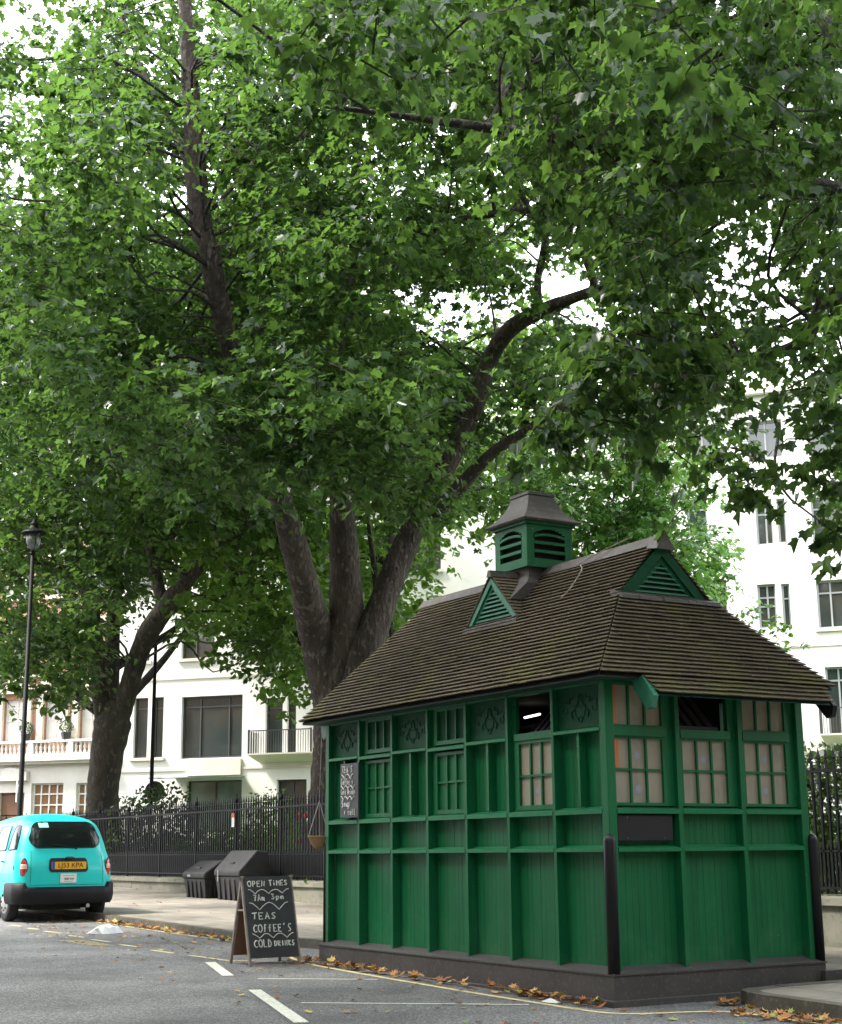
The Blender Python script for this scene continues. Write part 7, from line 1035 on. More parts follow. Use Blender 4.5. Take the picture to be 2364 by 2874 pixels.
E_cl = "-215,150,194,13,0 -266,171,140,13,0 -295,134,155,14,0 -305,86,215,13,0 -306,166,134,11,0 -251,88,203,11,0 -331,213,159,12,0 -279,91,212,10,0 -268,179,141,11,0 -327,91,142,12,0 -268,146,112,9,0 -326,62,128,14,0 -320,135,115,16,0 -282,94,200,13,0 -298,88,127,11,0 -297,87,184,11,0 -315,116,113,15,0 -258,138,115,16,0 -250,130,146,11,0 -298,158,212,12,0 -293,207,182,10,0 -360,185,145,12,0 -253,54,170,12,0 -338,131,128,10,0 -172,106,158,10,0 -348,175,209,14,0 -287,108,127,16,0 -319,157,121,12,0 -360,72,175,14,0 -371,89,141,13,0 -389,177,121,12,0 -319,156,149,12,0 -239,129,184,12,0 -268,83,143,13,0 -256,65,179,13,0 -247,91,124,11,0 -332,82,132,16,0 -304,158,170,11,0 -314,136,138,15,0 -295,74,164,13,0 -271,102,201,13,0 -341,192,132,13,0 -263,152,148,11,0 -271,85,110,10,0 -270,114,108,15,0 -317,149,157,12,0 -325,78,113,11,0 -334,190,141,11,0 -338,148,172,10,0 -307,91,145,9,0 -301,132,193,12,0 -243,156,163,13,0 -268,130,148,11,0 -273,162,131,15,0 -230,144,222,13,0 -351,70,164,15,0 -345,138,193,14,0 -196,141,151,16,0 -299,109,171,15,0 -267,73,95,10,0 -355,52,143,14,0 -229,66,201,16,0 -298,130,230,16,0 -263,81,159,11,0 -177,121,111,10,0 -328,209,164,12,0 -368,143,98,12,0 -264,142,152,14,0 -272,120,163,16,0 -259,70,194,15,0 -317,106,93,15,0 -220,154,150,10,0 -343,197,175,9,0 -291,142,156,10,0 -331,117,96,12,0 -221,56,168,15,0 -255,93,112,11,0 -233,125,152,11,0 -328,88,217,14,0 -371,120,190,12,0 -370,171,128,10,0 -281,60,179,12,0 -203,92,115,14,0 -342,148,118,11,0 -299,119,194,11,0 -320,128,142,11,0 -248,76,144,14,0 -361,98,162,11,0 -314,105,118,13,0 -382,152,109,14,0 -327,153,98,15,0 -270,180,121,13,0 -319,100,97,11,0 -249,93,159,10,0 -306,116,121,13,0 -247,73,168,16,0 -312,94,94,14,0 -329,93,173,14,0 -214,129,108,11,0 -242,71,188,15,0 -294,113,103,10,0 -238,122,129,11,0 -284,89,143,10,0 -346,164,151,10,0 -306,125,105,10,0 -327,32,155,14,0 -235,81,79,11,0 -269,156,200,15,0 -394,125,101,11,0 -240,40,146,10,0 -368,92,142,12,0 -274,114,224,14,0 -267,98,124,14,0 -250,62,79,14,0 -284,193,186,13,0 -199,127,136,12,0 -314,131,174,15,0 -342,196,164,13,0 -324,234,139,10,0 -270,76,97,11,0 -315,134,79,16,0 -248,74,216,13,0 -346,95,192,13,0 -324,115,87,14,0 -306,80,192,12,0 -202,82,142,13,0 -261,126,135,13,0 -343,146,106,10,0 -336,160,88,12,0 -270,82,84,11,0 -292,82,152,12,0 -273,27,158,15,0 -362,110,171,12,0 -312,154,139,11,0 -349,173,116,11,0 -371,158,164,10,0 -309,160,131,15,0 -372,195,148,13,0 -372,160,82,10,0 -184,101,171,13,0 -353,132,97,11,0 -254,96,106,12,0 -251,32,127,16,0 -329,56,132,13,0 -308,69,207,9,0 -313,126,100,10,0 -195,119,191,12,0 -294,103,209,15,0 -330,183,170,12,0 -294,161,132,14,0 -293,138,178,12,0 -259,160,128,13,0 -270,120,139,9,0 -285,41,151,13,0 -265,136,157,10,0 -224,105,161,10,0 -324,142,103,15,0 -340,120,195,15,0 -350,81,171,9,0 -263,106,74,12,0 -336,107,127,15,0 -315,195,156,14,0 -268,123,110,13,0 -336,107,198,13,0 -304,199,159,11,0 -316,159,107,15,0 -250,120,78,15,0 -323,156,94,13,0 -287,146,103,13,0 -299,128,89,16,0 -272,102,144,10,0 -269,121,203,11,0 -246,66,169,13,0 -282,81,105,14,0 -259,62,138,9,0 -280,109,123,10,0 -377,128,130,15,0 -245,91,92,11,0 -192,81,169,9,0 -188,127,140,10,0 -239,109,82,10,0 -247,83,209,11,0 -190,68,128,10,0 -308,64,124,14,0 -353,78,122,10,0 -268,94,105,13,0 -325,134,155,11,0 -323,220,184,13,0 -228,145,109,11,0 -248,32,141,16,0 -317,131,216,11,0 -247,177,182,10,0 -287,127,198,12,0 -262,184,166,15,0 -365,175,201,14,0 -380,172,115,11,0 -343,141,121,15,0 -335,202,156,14,0 -328,158,226,14,0 -264,168,124,10,0 -255,116,118,11,0 -332,102,145,15,0 -256,95,84,11,0 -294,126,112,14,0 -334,87,176,13,0 -214,134,136,9,0 -282,168,130,13,0 -283,113,113,16,0 -284,90,119,10,0 -354,111,94,13,0 -250,96,228,14,0 -293,184,146,13,0 -254,127,163,13,0 -287,124,84,15,0 -223,144,205,13,0 -228,139,180,9,0 -285,174,182,11,0 -257,119,153,12,0 -262,134,113,9,0 -236,127,137,14,0 -295,103,78,14,0 -308,67,133,13,0 -264,66,153,13,0 -365,146,173,14,0 -334,90,184,10,0 -366,141,154,10,0 -264,102,230,16,0 -246,85,122,12,0 -301,91,143,12,0 -326,145,207,15,0 -263,170,207,11,0 -303,77,120,16,0 -300,128,161,11,0 -309,93,214,12,0 -394,116,122,10,0 -349,156,100,14,0 -342,92,191,10,0 -347,153,75,13,0 -231,38,112,13,0 -378,157,87,15,0 -301,109,204,15,0 -304,167,140,10,0 -331,208,150,10,0 -282,76,135,12,0 -288,126,168,12,0 -325,150,147,14,0 -242,115,167,13,0 -395,174,117,9,0 -258,112,188,13,0 -256,121,99,12,0 -282,137,160,12,0 -309,86,160,16,0 -372,155,149,13,0 -342,129,100,12,0 -305,151,90,11,0 -289,133,97,13,0 -249,117,116,10,0 -334,176,149,15,0 -241,88,132,9,0 -269,56,159,11,0 -284,22,154,10,0 -332,203,148,14,0 -284,94,170,11,0 -364,188,155,12,0 -326,121,174,10,0 -269,117,172,13,0 -292,112,206,12,0 -294,40,109,13,0 -271,174,202,13,0 -358,172,191,15,0 -243,38,176,12,0 -355,194,108,14,0 -322,157,108,13,0 -306,83,83,11,0 -291,161,162,12,0 -271,183,172,13,0 -255,63,107,15,0 -246,69,157,11,0 -259,178,151,9,0 -313,149,114,10,0 -241,148,157,13,0 -253,154,119,10,0 -297,81,129,12,0 -274,74,182,12,0 -266,79,127,11,0 -298,86,98,10,0 -264,160,204,13,0 -304,125,154,9,0 -269,162,121,11,0 -337,83,147,10,0 -180,114,139,12,0 -260,149,152,11,0 -258,85,187,12,0 -303,90,158,13,0 -332,151,214,9,0 -257,90,126,16,0 -295,98,217,14,0 -284,109,140,15,0 -291,172,169,10,0 -371,162,153,9,0 -201,63,165,16,0 -261,117,171,12,0 -325,195,199,10,0 -211,71,124,13,0 -326,98,172,10,0 -299,137,81,13,0 -337,167,156,11,0 -323,125,98,10,0 -309,102,99,11,0 -261,181,133,16,0 -206,90,141,11,0 -259,171,130,12,0 -207,110,119,12,0 -199,136,153,12,0 -330,104,165,9,0 -228,90,108,10,0 -367,129,90,12,0 -315,176,147,12,0 -313,142,148,11,0 -306,97,148,14,0 -292,116,113,13,0 -360,109,111,15,0 -313,216,207,9,0 -281,99,78,13,0 -359,122,181,13,0 -301,93,229,10,0 -383,118,146,13,0 -336,127,79,11,0 -319,171,230,13,0 -282,150,178,9,0 -278,53,178,10,0 -374,112,186,11,0 -285,168,125,10,0 -288,101,216,13,0 -261,68,159,16,0 -239,140,154,16,0 -361,133,170,9,0 -228,82,55,13,0 -338,112,133,12,0 -216,43,111,14,0 -349,71,129,16,0 -290,188,169,11,0 -180,91,105,13,0 -254,152,208,15,0 -187,79,129,14,0 -361,151,128,11,0 -190,95,121,13,0 -265,98,137,11,0 -351,127,210,15,0 -374,112,107,15,0 -272,131,91,13,0 -353,152,110,11,0 -268,158,131,14,0 -236,75,84,14,0 -361,209,161,11,0 -226,74,133,13,0 -249,98,166,10,0 -289,114,170,14,0 -288,132,155,11,0 -368,77,137,9,0 -357,51,137,14,0 -193,130,181,10,0 -312,118,74,10,0 -272,68,151,13,0 -344,187,182,15,0 -338,94,174,11,0 -339,135,174,10,0 -246,34,125,11,0 -393,134,99,16,0 -391,116,128,14,0 -296,43,157,10,0 -252,80,112,10,0 -327,116,129,14,0 -340,107,111,11,0 -370,210,138,13,0 -283,25,139,10,0 -336,74,180,11,0 -313,63,164,13,0 -217,64,178,11,0 -324,104,89,14,0 -289,110,149,16,0 -178,121,128,10,0 -348,68,142,9,0 -366,132,159,10,0 -179,124,91,14,0 -303,144,106,10,0 -257,91,228,12,0 -258,131,162,9,0 -211,96,173,10,0 -298,95,124,10,0 -283,105,67,12,0 -285,100,72,12,0 -289,93,72,11,0 -293,85,74,10,0 -283,107,60,9,0 -286,114,79,12,0 -290,104,86,13,0 -297,93,85,12,0 -302,85,87,10,0 -267,140,90,9,0 -271,136,86,10,0 -277,132,75,9,0 -273,147,101,10,0 -269,148,110,10,0"
F_cl = "-363,130,154,16,0 -422,137,175,14,0 -329,43,212,17,0 -452,88,129,12,0 -362,50,136,11,0 -329,38,186,13,0 -448,130,176,13,0 -415,168,175,15,0 -397,115,129,15,0 -391,87,177,15,0 -374,97,198,13,0 -440,102,217,15,0 -354,71,116,17,0 -373,173,169,11,0 -353,121,181,12,0 -406,167,175,16,0 -340,87,115,15,0 -325,104,223,17,0 -433,128,154,15,0 -407,69,161,12,0 -371,129,214,12,0 -364,40,147,16,0 -328,113,168,16,0 -389,4,94,12,1 -352,26,130,12,0 -439,96,162,14,0 -393,57,136,16,0 -363,71,146,11,0 -278,54,115,13,0 -303,117,186,12,0 -412,75,140,14,0 -394,59,211,12,0 -316,159,191,16,0 -400,117,149,11,0 -394,40,161,17,0 -425,60,174,15,0 -346,41,186,15,0 -353,71,163,11,0 -343,77,115,17,0 -409,151,168,16,0 -348,92,165,16,0 -436,129,185,14,0 -375,178,166,13,0 -339,72,123,15,0 -384,80,118,15,0 -329,38,115,16,0 -464,98,175,15,0 -413,44,164,12,0 -361,51,147,13,0 -325,66,167,17,0 -334,46,145,16,0 -322,74,178,16,0 -401,127,142,13,0 -354,52,134,11,0 -410,156,152,14,0 -422,123,190,16,0 -295,161,123,11,0 -386,174,198,15,0 -427,72,191,14,0 -289,85,178,12,0 -383,111,119,12,0 -285,109,175,16,0 -270,108,166,16,0 -436,87,195,13,0 -368,103,148,12,0 -399,179,179,14,0 -353,24,173,14,0 -382,159,199,16,0 -361,92,128,15,0 -379,39,129,15,0 -323,94,125,12,0 -359,92,183,16,0 -366,15,119,14,1 -444,58,188,15,0 -404,202,144,11,0 -416,56,210,15,0 -312,115,126,16,0 -347,120,126,12,0 -302,50,111,12,0 -292,91,139,11,0 -419,93,218,11,0 -392,56,178,15,0 -403,45,191,14,0 -393,81,195,16,0 -477,147,165,11,0 -417,142,186,15,0 -369,65,148,13,0 -350,31,112,14,0 -318,111,114,16,0 -311,142,164,12,0 -398,142,150,14,0 -424,97,175,16,0 -384,101,158,14,0 -331,97,119,12,0 -382,118,136,12,0 -343,197,140,14,0 -379,178,144,14,0 -307,96,215,13,0 -436,129,140,13,0 -418,48,214,14,0 -279,97,163,11,0 -323,151,144,12,0 -414,39,131,15,0 -335,158,189,15,0 -357,87,113,15,0 -359,162,130,14,0 -399,98,130,16,0 -362,67,164,13,0 -433,39,210,15,0 -337,117,210,16,0 -465,138,177,11,0 -348,21,187,12,0 -430,144,205,12,0 -336,97,211,16,0 -394,60,126,15,0 -363,94,161,17,0 -366,87,122,17,0 -363,164,178,16,0 -382,90,161,15,0 -284,134,122,15,0 -379,98,123,14,0 -432,134,150,15,0 -361,149,205,11,0 -366,47,152,12,0 -328,79,191,12,0 -326,103,125,14,0 -365,82,120,12,0 -422,52,213,12,0 -351,140,181,12,0 -315,39,200,13,0 -406,145,144,15,0 -315,14,149,15,0 -398,45,134,13,0 -388,57,152,14,0 -357,175,157,16,0 -313,127,177,16,0 -336,29,209,16,0 -382,178,195,13,0 -334,14,99,12,1 -346,151,149,11,0 -431,57,211,11,0 -469,122,165,14,0 -398,93,236,13,0 -325,75,127,11,0 -354,42,185,13,0 -426,145,141,16,0 -440,65,142,13,0 -303,150,139,13,0 -443,86,190,15,0 -347,119,157,13,0 -337,39,141,16,0 -324,185,155,13,0 -278,103,119,15,0 -370,118,190,11,0 -433,94,214,16,0 -459,161,172,15,0 -342,149,216,12,0 -314,89,106,12,0 -346,71,188,16,0 -388,192,176,12,0 -293,100,119,15,0 -313,16,118,14,0 -458,73,151,15,0 -423,176,163,13,0 -372,75,122,12,0 -359,-19,147,16,1 -363,58,146,12,0 -393,185,128,16,0 -296,75,160,14,0 -461,109,150,17,0 -481,64,139,13,0 -437,75,128,12,0 -304,46,140,13,0 -340,164,189,12,0 -397,53,196,17,0 -453,147,199,12,0 -424,78,146,14,0 -442,135,175,12,0 -325,80,136,11,0 -338,67,130,15,0 -455,69,140,16,0 -462,102,192,13,0 -344,60,175,17,0 -336,178,129,11,0 -412,110,154,16,0 -415,99,158,12,0 -282,102,113,16,0 -320,53,139,17,0 -308,33,142,14,0 -408,152,143,11,0 -437,74,157,16,0 -409,84,185,16,0 -312,148,169,11,0 -330,81,213,13,0 -301,128,181,12,0 -366,55,221,15,0 -354,114,170,17,0 -422,131,168,13,0 -358,103,146,12,0 -352,64,125,12,0 -455,16,164,13,1 -415,125,165,14,0 -338,128,119,11,0 -340,135,196,16,0 -440,140,155,17,0 -349,105,112,15,0 -370,34,228,13,0 -429,64,149,13,0 -407,98,146,17,0 -392,132,146,17,0 -376,49,187,16,0 -397,146,127,12,0 -413,57,162,15,0 -408,68,137,16,0 -419,131,156,14,0 -414,37,55,16,1 -360,26,225,16,0 -312,36,136,14,0 -387,105,180,17,0 -334,114,121,15,0 -344,78,167,12,0 -423,46,127,15,0 -368,160,124,16,0 -315,1,141,12,1 -350,65,207,12,0 -394,61,145,16,0 -359,67,184,14,0 -283,99,150,14,0 -329,-12,126,11,1 -326,94,172,12,0 -349,109,189,12,0 -320,93,175,13,0 -343,137,206,13,0 -304,106,133,17,0 -489,71,173,13,0 -395,112,166,12,0 -353,52,182,12,0 -327,179,173,15,0 -465,128,167,16,0 -339,84,206,16,0 -349,162,210,16,0 -351,166,198,16,0 -349,59,217,14,0 -416,103,175,12,0 -349,194,140,13,0 -282,140,146,11,0 -416,25,205,15,1 -390,96,179,14,0 -429,173,185,13,0 -403,92,185,13,0 -469,73,189,11,0 -367,111,122,17,0 -365,103,208,13,0 -356,-21,159,15,1 -335,117,166,15,0 -310,133,153,11,0 -447,132,153,17,0 -326,128,207,16,0 -445,153,188,15,0 -387,93,232,14,0 -451,163,169,17,0 -301,81,118,12,0 -336,81,118,16,0 -454,154,180,14,0 -334,124,121,12,0 -357,117,204,14,0 -416,110,146,14,0 -438,183,143,14,0 -390,66,203,16,0 -458,81,178,11,0 -349,81,217,16,0 -458,65,127,14,0 -418,131,141,14,0 -308,98,141,15,0 -355,34,125,13,0 -461,44,143,13,1 -327,154,159,11,0 -390,73,221,13,0 -371,181,171,16,0 -349,118,213,15,0"
F_base = [-38.26, 8.48, 23.44]
D_cl = "-195,168,111,8,0 -176,154,100,6,0 -190,172,114,9,0 -182,139,97,9,0 -182,172,79,7,0 -188,130,112,6,0 -178,183,105,6,0 -224,155,82,7,0 -211,144,88,7,0 -194,157,100,7,0 -189,170,82,7,0 -200,168,81,9,0 -226,174,85,6,0 -187,156,96,7,0 -194,175,98,9,0 -186,170,96,6,0 -193,141,102,6,0 -199,168,96,7,0 -217,176,89,6,0 -185,184,95,8,0 -200,156,88,6,0 -178,172,93,8,0 -226,166,104,6,0 -189,179,94,8,0 -190,146,84,7,0 -179,160,117,8,0 -200,168,88,7,0 -194,195,95,6,0 -218,183,104,8,0 -210,176,117,7,0 -177,154,95,7,0 -207,173,82,8,0 -187,182,90,6,0 -200,152,111,8,0 -190,167,100,8,0 -208,154,86,9,0 -201,171,102,8,0 -178,153,114,8,0 -178,159,103,8,0 -203,163,111,9,0 -195,161,77,7,0 -185,144,95,6,0 -178,162,83,7,0 -171,151,95,9,0 -222,156,103,6,0 -171,167,80,6,0 -202,145,97,8,0 -214,143,108,8,0 -189,160,91,8,0 -193,147,110,8,0 -179,161,101,8,0 -188,148,121,8,0 -185,172,112,7,0 -186,181,119,7,0 -199,161,103,8,0 -193,135,101,7,0 -176,146,105,7,0 -217,157,111,8,0 -188,135,89,8,0 -194,141,86,7,0 -184,154,93,7,0 -164,157,87,7,0 -204,165,77,8,0 -184,153,101,8,0 -199,176,118,6,0 -190,126,102,9,0 -202,173,87,9,0 -215,163,85,8,0 -189,171,89,8,0 -197,201,97,6,0 -189,129,104,8,0 -208,178,116,7,0 -203,182,93,6,0 -172,155,96,9,0 -214,180,81,8,0 -181,168,104,8,0 -218,145,84,7,0 -220,181,109,7,0 -214,135,107,8,0 -205,149,111,8,0 -225,147,100,8,0 -169,151,117,9,0 -187,181,81,7,0 -196,145,97,6,0 -178,167,88,7,0 -179,159,107,6,0 -217,150,94,9,0 -189,160,120,6,0 -215,178,90,6,0 -195,193,90,7,0 -186,180,91,7,0 -171,150,106,6,0 -203,143,107,8,0 -175,169,107,7,0 -210,141,115,9,0 -228,158,90,7,0 -201,157,96,6,0 -179,133,107,7,0 -194,155,91,9,0 -198,146,93,8,0 -185,164,117,6,0 -176,152,120,9,0 -202,160,86,7,0 -210,142,107,7,0 -174,144,88,8,0 -197,169,99,7,0 -215,178,99,8,0 -209,160,77,6,0 -182,156,91,7,0 -188,164,78,8,0 -195,195,87,8,0 -190,181,117,7,0 -208,177,92,6,0 -218,189,101,7,0 -188,159,76,7,0 -193,174,85,7,0 -222,159,111,7,0 -194,164,114,6,0 -178,146,107,7,0 -206,185,100,7,0 -202,178,82,8,0 -212,174,104,7,0 -227,173,91,6,0 -184,160,123,9,0 -193,148,78,8,0 -193,153,119,8,0 -205,175,106,6,0 -198,178,94,8,0 -204,188,85,6,0 -204,161,107,7,0 -194,165,101,8,0 -170,156,106,7,0 -229,171,94,7,0 -207,138,83,9,0 -195,158,92,7,0 -202,177,105,7,0 -183,159,95,6,0 -209,152,106,8,0 -198,162,88,9,0 -172,150,76,6,0 -198,164,97,6,0 -218,152,111,9,0 -216,171,91,8,0 -215,166,93,9,0 -191,165,116,8,0 -172,155,76,9,0 -198,132,91,7,0 -191,180,87,9,0 -206,177,81,8,0 -224,166,108,8,0"
S_cl = "-149,168,67,4,0 -145,170,65,4,0 -153,167,68,4,0 -148,169,61,4,0 -144,171,61,4,0 -152,166,71,4,0 -149,168,56,4,0 -146,173,53,4,0 -153,168,52,4,0"
E_base = [-28.26, 13.87, 12.68]
D_base = [-19.25, 16.22, 9.67]
S_base = [-14.93, 16.77, 6.63]
G_cl = "-64,-214,114,12,1 -152,-98,111,16,1 -76,-103,171,14,1 -143,-177,140,16,1 -155,-134,101,15,1 -151,-90,129,11,1 -74,-146,85,15,1 -109,-70,138,14,1 -76,-120,98,13,1 -127,-181,96,15,1 -110,-97,140,14,1 -74,-193,159,15,1 -87,-162,88,14,1 -149,-168,120,13,1 -176,-143,138,13,1 -32,-84,112,14,1 -120,-164,72,13,1 -122,-151,87,14,1 -100,-87,132,13,1 -55,-203,132,14,1 -145,-121,156,14,1 -102,-73,123,12,1 -32,-99,157,12,1 -19,-107,93,16,1 -19,-138,99,13,1 -119,-127,78,14,1 -44,-179,139,15,1 -15,-144,123,14,1 -165,-92,125,16,1 -119,-185,138,15,1 -75,-210,147,12,1 -124,-130,182,15,1 -14,-120,145,14,1 -48,-156,145,12,1 -40,-148,93,13,1 -50,-107,159,14,1 -54,-119,83,12,1 -122,-141,102,14,1 -176,-146,117,12,1 -144,-83,139,16,1 -142,-167,137,11,1 -131,-145,167,12,1 -149,-151,102,11,1 -118,-93,125,15,1 -98,-140,94,11,1 -76,-215,142,12,1 -147,-189,110,13,1 -147,-156,92,15,1 -153,-108,124,13,1 -51,-96,141,16,1 -84,-85,173,13,1 -64,-160,116,15,1 -88,-169,102,11,1 -80,-194,149,11,1 -112,-205,146,13,1 -133,-68,111,11,1 -114,-209,137,11,1 -124,-148,149,15,1 -51,-59,150,12,1 -91,-191,102,12,1 -92,-206,101,16,1 -52,-155,108,15,1 -159,-145,150,13,1 -25,-99,105,13,1 -38,-161,161,14,1 -40,-196,122,16,1 -52,-119,161,13,1 -51,-92,90,12,1 -36,-193,120,14,1 -65,-112,153,11,1 -73,-197,159,15,1 -52,-176,128,15,1 -126,-143,114,12,1 -65,-59,160,12,1 -56,-167,152,15,1 -78,-119,91,11,1 -53,-101,126,15,1 -91,-103,149,11,1 -79,-157,97,13,1 -100,-83,80,13,1 -112,-64,133,15,1 -107,-87,169,11,1 -77,-178,113,15,1 -142,-132,93,13,1 -142,-137,133,13,1 -64,-203,131,11,1 -145,-94,152,12,1 -72,-63,129,11,1 -41,-99,129,12,1 -145,-105,143,15,1 -127,-154,143,13,1 -13,-138,105,14,1 -132,-63,123,14,1 -128,-168,110,15,1 -77,-120,84,16,1 -61,-80,89,12,1 -42,-88,121,15,1 -141,-141,99,15,1 -43,-156,122,12,1 -27,-110,96,14,1 -118,-196,141,11,1 -89,-160,183,16,1 -30,-108,140,14,1 -100,-82,103,11,1 -124,-157,174,13,1 -119,-178,123,16,1 -49,-163,118,11,1 -100,-107,93,14,1 -84,-80,148,12,1 -107,-173,80,12,1 -162,-147,103,14,1 -83,-70,144,11,1 -89,-122,88,16,1 -73,-92,182,15,1 -41,-113,135,12,1 -102,-186,120,13,1 -105,-199,139,12,1 -40,-147,144,12,1 -154,-178,141,11,1 -137,-119,83,15,1 -85,-123,85,13,1 -107,-83,80,16,1 -105,-163,183,12,1 -79,-89,146,12,1 -64,-137,90,15,1 -131,-133,68,16,1 -114,-189,140,13,1 -26,-68,132,12,1 -137,-154,78,14,1 -145,-64,132,13,1 -66,-107,108,15,1 -24,-159,141,15,1 -85,-119,82,13,1 -97,-206,126,15,1 -78,-196,138,12,1 -141,-176,95,16,1 -22,-89,140,13,1 -45,-172,102,15,1 -44,-141,136,15,1 -49,-123,128,15,1 -9,-152,129,13,1 -123,-162,140,14,1 -100,-199,121,12,1 -169,-99,136,12,1 -101,-92,103,16,1 -134,-170,107,12,1 -88,-104,90,13,1 -108,-76,121,16,1 -146,-91,91,14,1 -64,-133,176,16,1 -81,-82,154,15,1 -51,-121,167,15,1 -63,-185,158,16,1 -60,-123,144,15,1 -47,-124,123,13,1 -158,-90,148,13,1 -57,-213,124,16,1 -123,-129,178,15,1 -36,-145,145,16,1 -140,-92,130,15,1 -118,-110,178,12,1 -119,-190,87,16,1 -51,-103,92,16,1 -138,-78,127,15,1 -91,-210,127,15,1 -102,-131,89,15,1 -67,-94,109,15,1 -119,-159,103,15,1 -53,-183,89,11,1 -130,-151,145,14,1 -31,-105,96,14,1 -71,-165,137,13,1 -62,-147,74,16,1 -56,-124,183,11,1 -74,-61,161,15,1 -151,-141,156,12,1 -65,-173,94,14,1 -15,-130,135,12,1 -63,-105,80,14,1 -86,-176,132,15,1 -18,-102,121,15,1 -78,-182,89,12,1 -83,-107,158,14,1 -41,-87,154,13,1 -8,-113,149,16,1 -105,-83,126,13,1 -84,-98,95,14,1 -60,-88,150,13,1 -118,-60,105,12,1 -151,-133,111,12,1"
H_cl = "-1,-162,106,14,1 111,-116,121,16,1 56,-189,119,13,1 40,-69,143,15,1 -9,-103,100,11,1 4,-116,98,15,1 34,-80,107,14,1 41,-176,107,14,1 -1,-171,129,15,1 56,-95,131,14,1 -13,-116,150,14,1 77,-120,100,14,1 115,-164,162,12,1 4,-70,126,13,1 110,-115,135,14,1 11,-187,158,13,1 18,-127,110,14,1 42,-74,120,12,1 7,-169,156,16,1 105,-90,156,14,1 -18,-114,159,12,1 111,-159,122,11,1 10,-140,75,12,1 -7,-125,160,11,1 10,-120,150,12,1 39,-90,120,16,1 31,-183,107,16,1 66,-199,95,12,1 -10,-125,116,16,1 125,-149,140,12,1 65,-199,93,15,1 107,-127,83,14,1 3,-97,145,15,1 97,-100,136,15,1 58,-78,156,12,1 29,-149,189,16,1 67,-127,184,13,1 -19,-110,129,11,1 37,-69,140,14,1 40,-176,169,13,1 99,-156,138,14,1 104,-123,132,16,1 113,-110,127,15,1 62,-147,166,11,1 61,-96,169,12,1 -12,-85,146,13,1 96,-129,177,13,1 22,-155,96,15,1 65,-136,161,12,1 38,-107,171,15,1 -6,-146,148,13,1 95,-148,167,13,1 25,-162,155,12,1 52,-110,88,12,1 71,-167,160,13,1 3,-82,139,13,1 87,-67,137,13,1 109,-190,140,14,1 -14,-132,139,12,1 65,-95,117,15,1 113,-112,92,12,1 -13,-100,142,12,1 16,-177,129,15,1 71,-211,133,14,1 37,-128,183,12,1 55,-144,89,15,1 82,-89,91,11,1 9,-150,162,15,1 19,-107,120,14,1 26,-110,113,13,1 37,-146,181,12,1 100,-146,139,13,1 111,-150,108,14,1 18,-73,120,12,1 44,-136,171,11,1 51,-201,114,15,1 -23,-119,104,13,1 -13,-132,121,12,1 55,-160,89,11,1 62,-100,154,15,1 26,-174,104,13,1 83,-190,99,13,1 -5,-133,140,11,1 57,-174,116,12,1 69,-163,180,14,1 34,-110,101,15,1 20,-85,125,12,1 90,-109,182,16,1 65,-99,148,15,1 5,-147,84,13,1 64,-97,177,13,1 51,-91,120,16,1 60,-96,81,14,1 102,-83,113,15,1 67,-102,94,16,1 -9,-112,144,14,1 56,-118,161,12,1 9,-129,162,16,1 -6,-85,154,15,1 37,-97,118,16,1 60,-192,146,16,1 22,-197,159,14,1 95,-199,136,14,1 15,-196,117,12,1 45,-182,140,13,1 42,-71,89,15,1 9,-140,103,12,1 9,-119,80,15,1 27,-189,92,13,1 95,-158,78,14,1 -15,-96,149,16,1 104,-123,111,14,1 20,-92,174,14,1 2,-200,127,14,1 93,-136,93,13,1 102,-145,150,13,1 107,-102,169,12,1 1,-114,134,12,1 76,-67,101,13,1 53,-83,143,12,1 -11,-150,87,14,1 79,-162,84,15,1 92,-132,110,13,1 74,-180,152,16,1 8,-160,116,11,1 -25,-124,125,15,1 27,-103,104,14,1 103,-152,93,12,1 40,-75,127,15,1 0,-156,85,15,1 96,-69,145,16,1 47,-101,163,15,1 82,-97,137,12,1 114,-135,129,13,1 5,-116,153,16,1 109,-152,123,13,1 53,-110,105,14,1 95,-138,174,13,1 75,-146,157,15,1 100,-179,106,12,1 -7,-167,142,16,1 11,-155,144,15,1 41,-87,132,15,1 84,-155,114,13,1 69,-109,112,15,1 33,-178,116,12,1 46,-165,156,15,1 27,-161,87,12,1 22,-164,101,12,1 61,-182,101,11,1 1,-106,147,15,1 24,-101,151,12,1 107,-170,134,13,1 80,-140,95,16,1 59,-182,169,11,1 6,-157,134,15,1 92,-191,145,12,1 50,-184,141,16,1 117,-103,122,14,1 38,-104,104,15,1 52,-62,121,15,1 19,-151,145,11,1 76,-104,183,14,1 50,-92,104,15,1 82,-84,121,14,1 -13,-107,127,12,1 6,-82,126,15,1 25,-189,151,11,1 3,-96,87,14,1 79,-103,135,12,1"
# ---------------------------------------------------------------- foliage
from mathutils import noise as mnoise
NR = np.random.default_rng(5)
